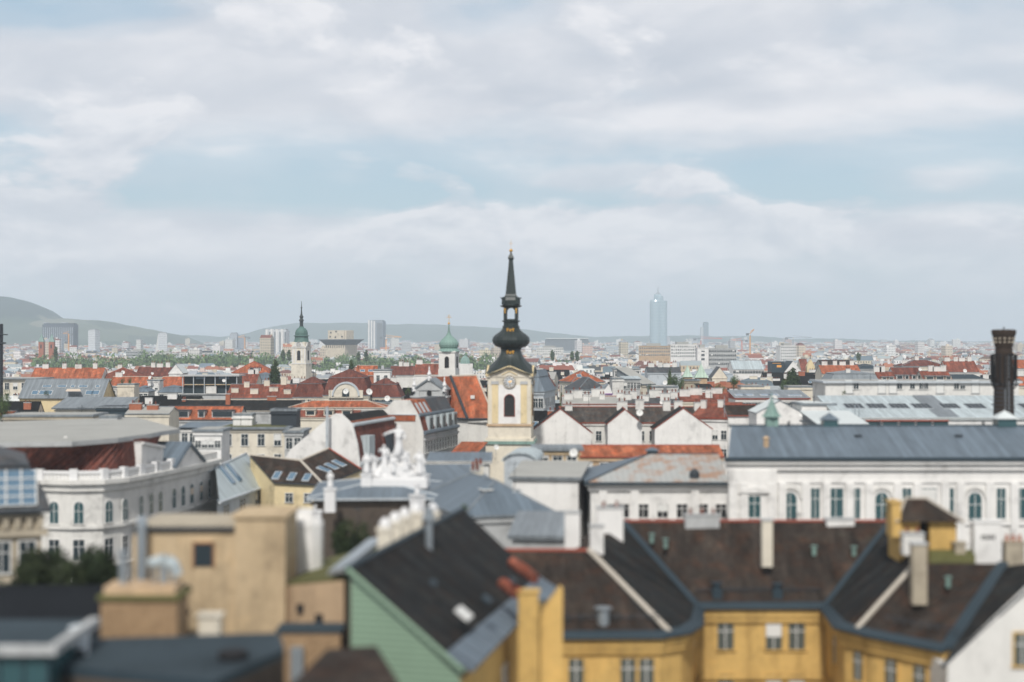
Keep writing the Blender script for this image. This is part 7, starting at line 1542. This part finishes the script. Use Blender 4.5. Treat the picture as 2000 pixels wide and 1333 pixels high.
for px, py, Y, d_, lab in ((1122, 885, 183, 1.6, 'large white satellite dish on the small beige rooftop house'), (240, 728, 555, 2.2, 'white satellite dish on the brick red hipped roof'), (677, 765, 400, 2.4, 'white satellite dish left of the arched gable'), (720, 766, 400, 2.6, 'white satellite dish right of the arched gable'), (757, 779, 372, 2.2, 'white satellite dish on the dark terrace below the maroon pavilion'), (1249, 807, 278, 1.9, 'round white satellite dish on the dark roof between two white gables'), (1294, 786, 340, 1.6, 'white satellite dish behind the right-hand white gable'), (1300, 748, 383, 1.8, 'white satellite dish on the terrace left of the ivy-grown tower'), (294, 738, 488, 1.8, 'white satellite dish on the white rooftop stair tower'), (437, 744, 468, 1.6, 'white satellite dish on the dark glass penthouse'), (1796, 722, 455, 1.6, 'white satellite dish on the broad maroon roof'), (1884, 725, 465, 1.8, 'white satellite dish on the white stepped terrace house'), (1512, 780, 322, 2.6, 'wide pale satellite dish above the green copper vent turret'), (297, 730, 540, 1.5, 'small white satellite dish on the maroon roof with pale ridges'), (1565, 810, 233, 1.2, 'dark-armed satellite dish on the white blank wall block'), (968, 874, 250, 1.4, 'white satellite dish at the foot of the clock tower')):
    d_ *= .62
    dish(lab, px, py, Y, d_, R(r.uniform(-30, 30)))
q = MB(); q.rod((0, 0, 0), (0, 0, 4), .05, 5)
q2 = MB()
for i in range(6): q2.rod((-.7+.06*i, -.5+i*.3, 3.6), (.7-.06*i, -.5+i*.3, 3.6), .022, 4)
q2.rod((0, -.6, 3.6), (0, 1.1, 3.6), .03, 4); am, ae = q.mesh('pole', ['dark_metal']), q2.mesh('antenna_rods', ['dark_metal'])
HOSTS = [(t, n_) for t, n_ in ((f_[0], f_) for f_ in fills)][:46:2]
for t_, f_ in HOSTS:
    bb = [c for c in t_.children if c.name.startswith('roof')][0]; top = max(v.co.z for v in bb.data.vertices)
    a = thing('roof_antenna', ('aerial on '+t_['label'].replace(', ', ' ').replace(' house', '-walled house'))[:], 'antenna', (t_.location.x+r.uniform(-3, 3)*0, t_.location.y+6, top-.4), r.uniform(0, 3), 'television aerials on rooftops')
    wd = a['label'].split(); a['label'] = ' '.join(wd[:16]); inst('pole', am, a); inst('antenna_rods', ae, a)
for px, py, Y, h_, lab in ((612, 716, 415, 1.0, 'aerial on the left wing of the maroon mansard'), (750, 742, 410, 1.1, 'aerial on the right wing of the maroon mansard'), (1150, 778, 340, 1.0, 'aerial among chimneys behind the left white gable'), (1268, 778, 344, 1.1, 'aerial among chimneys behind the middle white gable'), (1388, 772, 346, 1.0, 'aerial on the parapet house behind the right white gable'), (1005, 912, 150, .7, 'aerial over the barrel roofed house'), (1215, 1000, 117, .6, 'aerial beside the white chimneys of the yellow house'), (1560, 1012, 118, .6, 'aerial on the long brown ridge of the yellow house'), (1905, 1072, 107, .5, 'aerial by the moss strip near the yellow penthouse'), (470, 800, 262, .9, 'aerial on the white box chimney house'), (570, 800, 258, .9, 'aerial next to the slate-clad cube'), (700, 1000, 112, .5, 'aerial over the shaded court left of the charcoal roof'), (160, 800, 300, 1.0, 'aerial on the second grey metal roof at left'), (1700, 742, 265, 1.0, 'aerial on the long white penthouse, left part'), (1840, 742, 265, 1.1, 'aerial on the long white penthouse, right part'), (1590, 780, 242, .8, 'aerial on the second white blank block')):
    p = W(px, py, Y); a = thing('roof_antenna', lab, 'antenna', (p.x, p.y, p.z-3.2*h_), r.uniform(0, 3)); a.scale = (h_, h_, h_); inst('pole', am, a); inst('antenna_rods', ae, a)
for px, py0, py1, Y, lab in ((1670, 790, 840, 215, 'thin pole standing before the white metal roof slope'), (1678, 792, 840, 214, 'second thin pole, beside the first before the white metal roof slope'), (1415, 775, 815, 276, 'thin white mast by the orange shutter house')):
    o = MB(); o.rod(W(px, py1, Y), W(px, py0, Y), .06, 6); tag(o.build('mast', 'pipe_metal'), lab, 'mast', 'thin rooftop poles')
# ------------------------------------------------------------------ air
hb = MB(); hb.box(-6000, 6000, -260, 10400, -1.5, 285); hz_o = hb.build('haze', 'ground'); hz_o.data.materials.clear()
hm = bpy.data.materials.new('haze'); hm.use_nodes = True; t_ = hm.node_tree; t_.nodes.clear()
pv = t_.nodes.new('ShaderNodeVolumePrincipled'); pv.inputs['Density'].default_value = 0.00015; pv.inputs['Color'].default_value = (.78, .90, 1.0, 1); pv.inputs['Anisotropy'].default_value = 0.0
ou = t_.nodes.new('ShaderNodeOutputMaterial'); t_.links.new(pv.outputs[0], ou.inputs['Volume']); hz_o.data.materials.append(hm); tag(hz_o, 'thin pale summer haze over the whole city', 'haze', None, 'stuff')
